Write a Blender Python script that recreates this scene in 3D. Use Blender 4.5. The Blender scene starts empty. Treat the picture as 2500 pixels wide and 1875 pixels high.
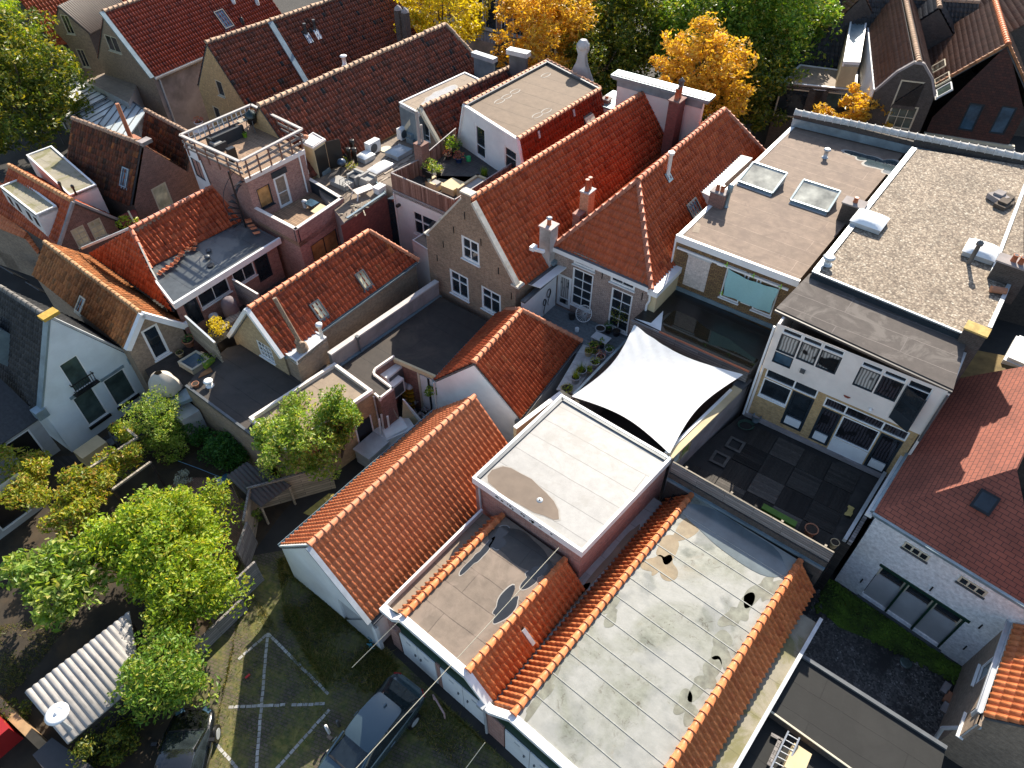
import bpy,math,random,os
import numpy as np
from mathutils import Vector
from mathutils.geometry import tessellate_polygon
random.seed(7)
R=math.radians
scene=bpy.context.scene
COL=scene.collection
FP,CX,CY,PITCH,CAMH=1735.0,1250.0,937.5,R(46),28.0
SP,CP=math.sin(PITCH),math.cos(PITCH)
CAM=np.array([0,0,CAMH])
cd=bpy.data.cameras.new('camera');cam=bpy.data.objects.new('camera',cd);COL.objects.link(cam)
cam.location=(0,0,CAMH);cam.rotation_euler=(R(90)-PITCH,0,0)
cd.sensor_width=36;cd.lens=36*FP/2500;cd.clip_end=2000;cd.clip_start=.5
scene.camera=cam
SHEET=dict(zip('abcdefghijklmnop',[(x,y)for y in(0,400,850,1375)for x in(0,600,1200,1800)]))
SHEET2=dict(t=(430,240,.3152),u=(830,200,.3152),v=(720,330,.2364),w=(400,640,.2364),x=(830,860,.2364),y=(340,780,.2364),s=(0,0,1))
def q(r,x,y):
 if r in SHEET2:o=SHEET2[r];return(o[0]+x*o[2],o[1]+y*o[2])
 o=SHEET[r];return(o[0]+x*.31645,o[1]+y*.31645)
def ray(p):
 u=(p[0]-CX)/FP;v=(CY-p[1])/FP
 return np.array([u,CP+v*SP,-SP+v*CP])
def P(r,x,y,z=0.0):
 d=ray(q(r,x,y));return CAM+d*((z-CAMH)/d[2])
def A3(*p):return np.array(p,float)
def nrm(v):v=np.asarray(v,float);return v/max(np.linalg.norm(v),1e-9)
UP=A3(0,0,1)
def flat(v):return nrm(A3(v[0],v[1],0))
AZ=R(37)
AX=A3(math.sin(AZ),math.cos(AZ),0);NX=A3(AX[1],-AX[0],0)
class MB:
 def __init__(s):s.v=[];s.f=[];s.m=[];s.r=[];s.sm=[]
 def add(s,vs,fs,m=0,r=None,sm=False):
  o=len(s.v);s.v.extend([tuple(map(float,p))for p in vs])
  for f in fs:
   s.f.append(tuple(i+o for i in f));s.m.append(m);s.r.append(random.random()if r is None else r);s.sm.append(sm)
 def poly(s,pts,m=0,r=None):s.add(pts,[tuple(range(len(pts)))],m,r)
 def tri(s,outer,holes=(),m=0):
  loops=[[Vector(p)for p in outer]]+[[Vector(p)for p in h]for h in holes]
  pts=[p for l in loops for p in l]
  n0=nrm(np.cross(A3(*outer[1])-outer[0],A3(*outer[2])-outer[1]))
  fs=[]
  for t in tessellate_polygon(loops):
   a,b,c=(A3(*pts[i])for i in t)
   if np.dot(np.cross(b-a,c-a),n0)<0:t=(t[0],t[2],t[1])
   fs.append(tuple(t))
  s.add(pts,fs,m,0.5)
 def obox(s,o,u,v,w,m=0,r=None):
  o,u,v,w=(np.asarray(t,float)for t in(o,u,v,w))
  if np.dot(np.cross(u,v),w)<0:o=o+u;u=-u
  p=[o,o+u,o+u+v,o+v];p=p+[t+w for t in p]
  s.add(p,[(3,2,1,0),(4,5,6,7),(0,1,5,4),(1,2,6,5),(2,3,7,6),(3,0,4,7)],m,random.random()if r is None else r)
 def box(s,c,size,ax=None,m=0,r=None):
  ax=AX if ax is None else ax;nx=A3(ax[1],-ax[0],0)
  s.obox(np.asarray(c)-nx*size[0]/2-ax*size[1]/2,nx*size[0],ax*size[1],UP*size[2],m,r)
 def beam(s,a,b,w,h,m=0,up=None,r=None):
  a=np.asarray(a,float);b=np.asarray(b,float);d=b-a;up=UP if up is None else up
  sd=np.cross(nrm(d),up)
  if np.linalg.norm(sd)<1e-3:sd=A3(1,0,0)
  sd=nrm(sd);u2=nrm(np.cross(sd,d))
  s.obox(a-sd*w/2-u2*h/2,sd*w,d,u2*h,m,r)
 def slab(s,pts,t,m=0,ms=None,r=None):
  pts=[np.asarray(p,float)for p in pts];n=nrm(np.cross(pts[1]-pts[0],pts[2]-pts[1]))
  if n[2]<0:pts=pts[::-1];n=-n
  k=len(pts);lo=[p-n*t for p in pts]
  s.add(pts,[tuple(range(k))],m,r);s.add(lo,[tuple(range(k))[::-1]],m if ms is None else ms,r)
  s.add(pts+lo,[(i,i+k,(i+1)%k+k,(i+1)%k)for i in range(k)],m if ms is None else ms,r)
 def extr(s,pts,z0,m=0,ms=None):
  pts=[np.asarray(p,float)for p in pts]
  if np.cross(pts[1]-pts[0],pts[2]-pts[1])[2]<0:pts=pts[::-1]
  k=len(pts);lo=[A3(p[0],p[1],z0)for p in pts]
  s.add(pts,[tuple(range(k))],m);s.add(pts+lo,[(i,i+k,(i+1)%k+k,(i+1)%k)for i in range(k)],m if ms is None else ms)
 def tube(s,a,b,r0,r1=None,seg=8,m=0,cap=True,r=None):
  a=np.asarray(a,float);b=np.asarray(b,float);r1=r0 if r1 is None else r1
  d=nrm(b-a);x=nrm(np.cross(d,UP if abs(d[2])<.9 else A3(1,0,0)));y=np.cross(d,x)
  vs=[]
  for c,rr in((a,r0),(b,r1)):
   vs+=[c+x*rr*math.cos(2*math.pi*i/seg)+y*rr*math.sin(2*math.pi*i/seg)for i in range(seg)]
  rr=random.random()if r is None else r
  s.add(vs,[(i,i+seg,(i+1)%seg+seg,(i+1)%seg)[::-1]for i in range(seg)],m,rr,True)
  if cap:s.add(vs,[tuple(range(seg,2*seg)),tuple(range(seg))[::-1]],m,rr)
 def path(s,pts,rad,seg=6,m=0):
  for a,b in zip(pts[:-1],pts[1:]):s.tube(a,b,rad,rad,seg,m)
 def lathe(s,c,prof,seg=12,m=0,r=None):
  vs=[]
  for rr,z in prof:vs+=[(c[0]+rr*math.cos(2*math.pi*i/seg),c[1]+rr*math.sin(2*math.pi*i/seg),c[2]+z)for i in range(seg)]
  fs=[]
  for k in range(len(prof)-1):fs+=[(k*seg+i,k*seg+(i+1)%seg,(k+1)*seg+(i+1)%seg,(k+1)*seg+i)for i in range(seg)]
  rr=random.random()if r is None else r
  s.add(vs,fs,m,rr,True)
  n=(len(prof)-1)*seg
  s.add(vs,[tuple(range(n,n+seg)),tuple(range(seg))[::-1]],m,rr)
 def grid(s,rows,m=0,sm=True,r=.5):
  w=len(rows[0]);vs=[p for row in rows for p in row]
  s.add(vs,[(j*w+i,j*w+i+1,(j+1)*w+i+1,(j+1)*w+i)for j in range(len(rows)-1)for i in range(w-1)],m,r,sm)
BASE={}
def obj(name,mb,mats,parent=None,base=None,uvaz=None):
 me=bpy.data.meshes.new(name)
 b=np.zeros(3)
 if parent is not None:b=BASE.get(parent.name,b)
 elif base is not None:b=np.asarray(base,float)
 else:
  a=np.array(mb.v);b=A3((a[:,0].min()+a[:,0].max())/2,(a[:,1].min()+a[:,1].max())/2,a[:,2].min())
 V=np.array(mb.v,dtype=np.float32).reshape(-1,3)
 me.from_pydata((V-b).tolist(),[],mb.f)
 if not isinstance(mats,(list,tuple)):mats=[mats]
 for m in mats:me.materials.append(m)
 me.polygons.foreach_set('material_index',np.array(mb.m,dtype=np.int32))
 me.polygons.foreach_set('use_smooth',np.array(mb.sm,dtype=bool))
 at=me.attributes.new('rnd','FLOAT','FACE');at.data.foreach_set('value',np.array(mb.r,dtype=np.float32))
 me.update()
 n=len(me.polygons);N=np.zeros(n*3,dtype=np.float32);me.polygons.foreach_get('normal',N);N=N.reshape(-1,3)
 tot=np.zeros(n,dtype=np.int32);me.polygons.foreach_get('loop_total',tot)
 li=np.zeros(len(me.loops),dtype=np.int32);me.loops.foreach_get('vertex_index',li)
 fl=np.repeat(np.arange(n),tot);az=AZ if uvaz is None else uvaz
 hz=np.abs(N[:,2])>.985
 U=np.stack([-N[:,1],N[:,0],np.zeros(n)],1);ln=np.linalg.norm(U,axis=1,keepdims=True);U=U/np.maximum(ln,1e-6)
 U[hz]=(math.cos(az),-math.sin(az),0);W=np.cross(N,U)
 p=V[li];uv=np.stack([(p*U[fl]).sum(1),(p*W[fl]).sum(1)],1).astype(np.float32)
 l=me.uv_layers.new(name='metres');l.data.foreach_set('uv',uv.ravel())
 o=bpy.data.objects.new(name,me);COL.objects.link(o)
 if parent is not None:o.parent=parent
 else:o.location=b
 BASE[o.name]=b
 return o
def tag(o,label,cat,group=None,kind=None):
 o['label']=label;o['category']=cat
 if group:o['group']=group
 if kind:o['kind']=kind
 return o
def thing(name,label,cat,base,group=None):
 o=bpy.data.objects.new(name,None);COL.objects.link(o);o.location=base;o.empty_display_size=.3
 BASE[o.name]=np.asarray(base,float)
 return tag(o,label,cat,group)
def struct(name,mb,mats,uvaz=None):
 o=obj(name,mb,mats,None,(0,0,0),uvaz);o['kind']='structure';return o
def dup(o,loc,label=None,group=None,rz=None,parent=None):
 c=o.copy();COL.objects.link(c)
 if parent is None:c.location=loc
 else:c.parent=parent
 if rz is not None:c.rotation_euler[2]=rz
 if label:c['label']=label
 if group:c['group']=group
 BASE[c.name]=A3(*loc)if loc is not None else BASE[parent.name]
 for ch in list(o.children):dup(ch,None,parent=c)
 return c
MATS={}
def newmat(name):
 m=bpy.data.materials.new(name);m.use_nodes=True;nt=m.node_tree
 b=nt.nodes['Principled BSDF'];return m,nt,b
def nd(nt,t,**k):
 n=nt.nodes.new(t)
 for a,v in k.items():setattr(n,a,v)
 return n
def lk(nt,a,b):nt.links.new(a,b)
def ramp(nt,fac,stops,interp='LINEAR'):
 r=nd(nt,'ShaderNodeValToRGB');cr=r.color_ramp;cr.interpolation=interp
 while len(cr.elements)<len(stops):cr.elements.new(.5)
 for e,(p,c)in zip(cr.elements,stops):e.position=p;e.color=(*c,1)if len(c)==3 else c
 lk(nt,fac,r.inputs[0]);return r.outputs[0]
def noise(nt,scale,detail=4,rough=.6,coord='UV',dist=0):
 tc=nd(nt,'ShaderNodeTexCoord');n=nd(nt,'ShaderNodeTexNoise');n.inputs['Scale'].default_value=scale
 n.inputs['Detail'].default_value=detail;n.inputs['Roughness'].default_value=rough;n.inputs['Distortion'].default_value=dist
 lk(nt,tc.outputs[coord],n.inputs['Vector']);return n.outputs[0]
def mix(nt,fac,a,b,mode='MIX'):
 n=nd(nt,'ShaderNodeMix',data_type='RGBA',blend_type=mode)
 for s,i in((fac,0),(a,6),(b,7)):
  if isinstance(s,(int,float)):n.inputs[i].default_value=s
  elif isinstance(s,tuple):n.inputs[i].default_value=(*s,1)
  else:lk(nt,s,n.inputs[i])
 return n.outputs[2]
def bump(nt,b,h,dist=.02,strength=.6):
 n=nd(nt,'ShaderNodeBump');n.inputs['Distance'].default_value=dist;n.inputs['Strength'].default_value=strength
 lk(nt,h,n.inputs['Height']);lk(nt,n.outputs[0],b.inputs['Normal'])
def done(name,m):MATS[name]=m;return m
def plain(name,col,rough=.6,var=.25,scale=1.2,metal=0,dirt=None,dirt_amt=.5,bmp=0,spec=None):
 """painted / rendered / metal surface: base colour, soft mottling, optional dirt stains"""
 m,nt,b=newmat(name)
 lo=tuple(c*(1-var)for c in col);hi=tuple(min(1,c*(1+var*.45))for c in col)
 c=ramp(nt,noise(nt,scale,6),[(.3,lo),(.7,hi)])
 if dirt:
  d=ramp(nt,noise(nt,scale*.45,7,.68,dist=.4),[(.48,(0,0,0)),(.68,(dirt_amt,)*3)]);c=mix(nt,d,c,dirt)
 lk(nt,c,b.inputs['Base Color']);b.inputs['Roughness'].default_value=rough;b.inputs['Metallic'].default_value=metal
 if spec is not None:b.inputs['Specular IOR Level'].default_value=spec
 if bmp:bump(nt,b,noise(nt,scale*9,5),.03,bmp)
 return done(name,m)
TK=1.3
def tilemat(name,stops,rough=.5,moss=None,moss_amt=.6,spec=.5):
 """clay tiles: every tile its own fired colour (attribute rnd), fine mottling, lichen and soot patches"""
 m,nt,b=newmat(name)
 a=nd(nt,'ShaderNodeAttribute',attribute_name='rnd')
 c=ramp(nt,a.outputs['Fac'],[(p,tuple(min(.8,x*TK)for x in k))for p,k in stops])
 g=ramp(nt,noise(nt,7,6,.7),[(.28,(.6,)*3),(.7,(1.1,)*3)]);c=mix(nt,1.0,c,g,'MULTIPLY')
 if moss:
  d=ramp(nt,noise(nt,.55,8,.72,dist=.6),[(.5,(0,0,0)),(.66,(moss_amt,)*3)]);c=mix(nt,d,c,moss)
 lk(nt,c,b.inputs['Base Color']);b.inputs['Roughness'].default_value=rough;b.inputs['Specular IOR Level'].default_value=spec*.45
 bump(nt,b,noise(nt,40,3),.004,.4)
 return done(name,m)
def brick(name,c1,c2,mortar,stain=(.05,.045,.04),amt=.5,bw=.22,bh=.075,rough=.85):
 k=1 if 'dark' in name else 1.32;c1,c2,mortar,stain=(tuple(min(.8,x*k)for x in c)for c in(c1,c2,mortar,stain))
 m,nt,b=newmat(name)
 tc=nd(nt,'ShaderNodeTexCoord');t=nd(nt,'ShaderNodeTexBrick')
 lk(nt,tc.outputs['UV'],t.inputs['Vector'])
 t.inputs['Color1'].default_value=(*c1,1);t.inputs['Color2'].default_value=(*c2,1);t.inputs['Mortar'].default_value=(*mortar,1)
 t.inputs['Scale'].default_value=1;t.inputs['Brick Width'].default_value=bw;t.inputs['Row Height'].default_value=bh
 t.inputs['Mortar Size'].default_value=.011;t.inputs['Bias'].default_value=0
 g=ramp(nt,noise(nt,6,6,.7),[(.25,(.55,)*3),(.75,(1.3,)*3)]);c=mix(nt,1.0,t.outputs[0],g,'MULTIPLY')
 d=ramp(nt,noise(nt,.7,8,.72,dist=.8),[(.45,(0,0,0)),(.72,(amt,)*3)]);c=mix(nt,d,c,stain)
 lk(nt,c,b.inputs['Base Color']);b.inputs['Roughness'].default_value=rough
 bump(nt,b,t.outputs['Fac'],.012,-.7)
 return done(name,m)
def bitumen(name,col,seam=1.0,seamcol=None,var=.3,patch=None,patch_amt=.5,rough=.8,length=9.0,wet=0,pscale=.35):
 """roofing felt in rolls: overlap seams, water stains, fine mineral grain"""
 m,nt,b=newmat(name)
 tc=nd(nt,'ShaderNodeTexCoord');t=nd(nt,'ShaderNodeTexBrick')
 wn=nd(nt,'ShaderNodeTexNoise');wn.inputs['Scale'].default_value=1.3;lk(nt,tc.outputs['UV'],wn.inputs['Vector'])
 mv=nd(nt,'ShaderNodeVectorMath',operation='SCALE');lk(nt,wn.outputs[1],mv.inputs[0]);mv.inputs[3].default_value=.08
 ad=nd(nt,'ShaderNodeVectorMath',operation='ADD');lk(nt,tc.outputs['UV'],ad.inputs[0]);lk(nt,mv.outputs[0],ad.inputs[1])
 lk(nt,ad.outputs[0],t.inputs['Vector'])
 k=1+var*.25
 t.inputs['Color1'].default_value=(*[x*k for x in col],1);t.inputs['Color2'].default_value=(*[x/k for x in col],1)
 t.inputs['Mortar'].default_value=(*(seamcol or tuple(x*.6 for x in col)),1)
 t.inputs['Scale'].default_value=1;t.inputs['Brick Width'].default_value=length;t.inputs['Row Height'].default_value=seam;t.inputs['Mortar Size'].default_value=.018
 g=ramp(nt,noise(nt,2.2,8,.68),[(.28,(1-var,)*3),(.72,(1+var*.6,)*3)]);c=mix(nt,1.0,t.outputs[0],g,'MULTIPLY')
 g2=ramp(nt,noise(nt,60,2,.6),[(.3,(.82,)*3),(.7,(1.15,)*3)]);c=mix(nt,1.0,c,g2,'MULTIPLY')
 if patch:
  d=ramp(nt,noise(nt,pscale,8,.66,dist=1.0),[(.5,(0,0,0)),(.6,(patch_amt,)*3)]);c=mix(nt,d,c,patch)
 lk(nt,c,b.inputs['Base Color']);b.inputs['Roughness'].default_value=rough
 bump(nt,b,mix(nt,.35,t.outputs['Fac'],noise(nt,3,5)),.02,.5)
 return done(name,m)
def planks(name,col,w=.14,var=.5,rough=.75,gap=(.015,.013,.012),length=2.4):
 m,nt,b=newmat(name)
 tc=nd(nt,'ShaderNodeTexCoord');t=nd(nt,'ShaderNodeTexBrick');lk(nt,tc.outputs['UV'],t.inputs['Vector'])
 t.inputs['Color1'].default_value=(*[x*(1+var*.5)for x in col],1);t.inputs['Color2'].default_value=(*[x*(1-var*.5)for x in col],1)
 t.inputs['Mortar'].default_value=(*gap,1);t.inputs['Scale'].default_value=1;t.inputs['Brick Width'].default_value=length
 t.inputs['Row Height'].default_value=w;t.inputs['Mortar Size'].default_value=.008
 mp=nd(nt,'ShaderNodeMapping');mp.inputs['Scale'].default_value=(1.2,22,1);lk(nt,tc.outputs['UV'],mp.inputs[0])
 n=nd(nt,'ShaderNodeTexNoise');n.inputs['Scale'].default_value=1.5;n.inputs['Detail'].default_value=5;lk(nt,mp.outputs[0],n.inputs['Vector'])
 c=mix(nt,1.0,t.outputs[0],ramp(nt,n.outputs[0],[(.25,(.5,)*3),(.75,(1.35,)*3)]),'MULTIPLY')
 lk(nt,c,b.inputs['Base Color']);b.inputs['Roughness'].default_value=rough;bump(nt,b,t.outputs['Fac'],.01,-.6)
 return done(name,m)
def glassmat(name,col=(.012,.016,.02),rough=.03,curtain=None):
 """window pane: dark room behind reflecting glass; optional curtain folds behind the pane"""
 m,nt,b=newmat(name)
 if curtain:
  tc=nd(nt,'ShaderNodeTexCoord');w=nd(nt,'ShaderNodeTexWave');w.inputs['Scale'].default_value=2.6;w.inputs['Distortion'].default_value=3.5
  w.inputs['Detail'].default_value=2;w.inputs['Detail Scale'].default_value=.6;lk(nt,tc.outputs['UV'],w.inputs['Vector'])
  c=ramp(nt,w.outputs[0],[(.1,tuple(x*.35 for x in curtain)),(.8,curtain)])
  n=ramp(nt,noise(nt,.9,2),[(.42,(0,0,0)),(.47,(1,1,1))]);c=mix(nt,n,col,c)
  lk(nt,c,b.inputs['Base Color'])
 else:
  c=ramp(nt,noise(nt,1.1,3),[(.35,col),(.75,tuple(x*2.6 for x in col))]);lk(nt,c,b.inputs['Base Color'])
 b.inputs['Roughness'].default_value=rough;b.inputs['Specular IOR Level'].default_value=.8
 return done(name,m)
def leafmat(name,stops,trans=.35):
 m,nt,b=newmat(name)
 a=nd(nt,'ShaderNodeAttribute',attribute_name='rnd');c=ramp(nt,a.outputs['Fac'],stops)
 c=mix(nt,1.0,c,ramp(nt,noise(nt,.5,4,coord='Object'),[(.3,(.7,)*3),(.7,(1.2,)*3)]),'MULTIPLY')
 lk(nt,c,b.inputs['Base Color']);b.inputs['Roughness'].default_value=.45;b.inputs['Specular IOR Level'].default_value=.35
 tr=nd(nt,'ShaderNodeBsdfTranslucent');lk(nt,mix(nt,1.0,c,(1.7,1.6,.55),'MULTIPLY'),tr.inputs['Color'])
 ms=nd(nt,'ShaderNodeMixShader');ms.inputs[0].default_value=trans
 lk(nt,b.outputs[0],ms.inputs[1]);lk(nt,tr.outputs[0],ms.inputs[2]);lk(nt,ms.outputs[0],nt.nodes['Material Output'].inputs['Surface'])
 return done(name,m)
T_ORANGE=tilemat('orange clay tile',[(0,(.5,.16,.07)),(.5,(.58,.2,.09)),(1,(.46,.14,.06))],.5)
T_ORANGE2=tilemat('bright orange clay tile',[(0,(.47,.15,.055)),(.5,(.52,.18,.07)),(1,(.42,.125,.05))],.45)
T_RED=tilemat('red clay tile',[(0,(.27,.05,.02)),(.3,(.38,.08,.032)),(.8,(.44,.1,.04)),(.95,(.3,.06,.026)),(1,(.5,.14,.055))],.42,(.12,.05,.03),.5)
T_REDW=tilemat('weathered red clay tile',[(0,(.17,.042,.024)),(.35,(.31,.068,.032)),(.85,(.38,.086,.04)),(.93,(.2,.05,.03)),(1,(.48,.15,.05))],.42,(.1,.05,.032),.5)
T_HIP=tilemat('red brown hip tile',[(0,(.3,.066,.028)),(.5,(.4,.09,.036)),(1,(.35,.076,.032))],.5,(.16,.075,.045),.7)
T_BROWN=tilemat('old brown red pantile',[(0,(.07,.032,.025)),(.25,(.16,.05,.032)),(.6,(.21,.06,.037)),(.88,(.11,.045,.034)),(.915,(.22,.06,.035)),(.955,(.25,.07,.04)),(.965,(.03,.033,.037)),(1,(.025,.03,.035))],.42,(.06,.042,.034),.55,.6)
T_DARKRED=tilemat('dark red pantile',[(0,(.19,.035,.02)),(.5,(.25,.046,.026)),(1,(.13,.028,.02))],.36,(.12,.035,.025),.4,.7)
T_MOSSY=tilemat('soot and lichen pantile',[(0,(.035,.025,.02)),(.25,(.085,.036,.024)),(.6,(.15,.052,.028)),(.85,(.08,.042,.028)),(.93,(.26,.1,.035)),(1,(.03,.03,.03))],.65,(.035,.03,.022),.7)
T_RUST=tilemat('rusty orange pantile',[(0,(.2,.085,.035)),(.4,(.34,.13,.05)),(.8,(.42,.17,.065)),(1,(.22,.11,.05))],.65,(.09,.06,.03),.6)
T_GREY=tilemat('grey concrete tile',[(0,(.13,.12,.11)),(1,(.2,.185,.165))],.7,(.1,.095,.085),.4)
T_SLATE=tilemat('dark grey tile',[(0,(.035,.037,.04)),(1,(.06,.06,.062))],.6)
T_DUSK=tilemat('brown tile in old rows',[(0,(.10,.055,.04)),(.5,(.17,.09,.06)),(1,(.12,.07,.05))],.5,(.06,.04,.03),.5)
T_MAROON=tilemat('maroon tile hanging',[(0,(.06,.022,.017)),(.6,(.10,.03,.022)),(1,(.13,.045,.028))],.7,(.05,.03,.022),.6)
C_RIDGE=tilemat('orange ridge cap',[(0,(.42,.16,.085)),(1,(.5,.2,.11))],.55)
C_OLD=tilemat('mortar coated ridge cap',[(0,(.3,.2,.14)),(1,(.38,.26,.18))],.8,(.16,.12,.09),.5)
C_HIP=tilemat('red ridge cap',[(0,(.36,.12,.07)),(1,(.46,.17,.1))],.5,(.2,.12,.08),.3)
B_OLD=brick('old buff brick',(.27,.17,.105),(.2,.12,.075),(.27,.215,.165),(.085,.06,.04),.55)
B_HIP=brick('brown grey brick',(.24,.165,.13),(.17,.11,.09),(.33,.29,.26),(.14,.1,.08),.3)
B_YEL=brick('yellow brick',(.44,.28,.12),(.34,.21,.09),(.36,.27,.16),(.15,.1,.05),.35)
B_MUS=brick('mustard and dark brick',(.32,.19,.075),(.2,.11,.05),(.05,.04,.03),(.06,.04,.025),.3)
B_PINK=brick('pink red brick',(.34,.17,.13),(.25,.11,.085),(.3,.22,.19),(.15,.08,.065),.3)
B_RED=brick('dark red brick',(.25,.075,.06),(.17,.05,.04),(.14,.075,.065),(.07,.03,.03),.4)
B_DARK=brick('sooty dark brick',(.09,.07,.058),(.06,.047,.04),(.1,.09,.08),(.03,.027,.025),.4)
B_TAN=brick('tan brick',(.26,.19,.13),(.2,.145,.1),(.24,.19,.15),(.1,.07,.05),.45)
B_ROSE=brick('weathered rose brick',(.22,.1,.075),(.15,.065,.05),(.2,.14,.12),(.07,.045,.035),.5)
B_WHITE=brick('white painted brick',(.78,.8,.82),(.7,.73,.76),(.62,.66,.7),(.32,.34,.36),.35)
B_BROWN=brick('brown town brick',(.23,.115,.075),(.17,.085,.058),(.17,.13,.11),(.08,.05,.04),.3)
W_WHITE=plain('white render',(.8,.8,.79),.7,.1,.9,dirt=(.5,.47,.44),dirt_amt=.3)
W_PINK=plain('pale pink render',(.8,.73,.67),.7,.1,.8,dirt=(.5,.44,.39),dirt_amt=.4)
W_GREYB=plain('pale grey render',(.5,.5,.5),.8,.2,.6,dirt=(.18,.16,.15),dirt_amt=.6)
W_CONC=plain('stained concrete',(.34,.3,.29),.85,.35,.7,dirt=(.1,.09,.08),dirt_amt=.7)
W_CREAM=plain('cream render',(.62,.5,.3),.8,.15,.8,dirt=(.35,.26,.15),dirt_amt=.5)
W_TAN=brick('rough tan brick',(.36,.26,.14),(.28,.2,.11),(.33,.26,.17),(.17,.12,.07),.5)
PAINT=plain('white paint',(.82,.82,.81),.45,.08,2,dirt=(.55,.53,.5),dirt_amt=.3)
CREAM=plain('cream paint',(.62,.56,.42),.5,.1,2)
DPAINT=plain('dark blue paint',(.02,.03,.04),.4,.2,2)
BLUEM=plain('blue grey zinc',(.26,.34,.38),.4,.3,1.5,.35,dirt=(.1,.12,.13),dirt_amt=.4)
ZINC=plain('pale zinc',(.55,.58,.6),.45,.25,1.5,.3,dirt=(.3,.3,.3),dirt_amt=.4)
LEAD=plain('dark lead',(.12,.13,.14),.5,.3,2,.3)
GREENP=plain('dark green boarding',(.012,.045,.027),.35,.25,.8)
WOODG=planks('silver grey boards',(.24,.22,.21),.14)
WOODB=planks('brown reed screen',(.2,.115,.08),.05,.7)
WOODDK=planks('worn dark decking',(.035,.03,.027),.13,.6)
DECKW=planks('warm timber decking',(.33,.21,.13),.12,.35)
WOODL=planks('pale fence boards',(.34,.29,.22),.16,.5)
BLACK=plain('black paint',(.012,.012,.013),.4,.3,2)
CLAY=plain('terracotta',(.42,.13,.06),.7,.2,3)
GLASS=glassmat('dark glass');GLASSB=glassmat('blue reflecting glass',(.03,.06,.09),.04);GLASSG=glassmat('greenish glass',(.035,.05,.045),.05)
CURT=glassmat('glass over pale curtain',(.015,.016,.018),.05,(.5,.48,.45));CURTD=glassmat('glass over dark curtain',(.012,.012,.014),.05,(.05,.046,.055))
GOLDG=glassmat('sunlit room glass',(.26,.14,.05),.06);BLIND=glassmat('glass over cream blind',(.42,.38,.25),.1)
FROST=plain('frosted skylight dome',(.85,.86,.86),.25,.06,2)
GLAZE=plain('milky canopy glass',(.5,.55,.56),.35,.2,.5,spec=.9)
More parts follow.
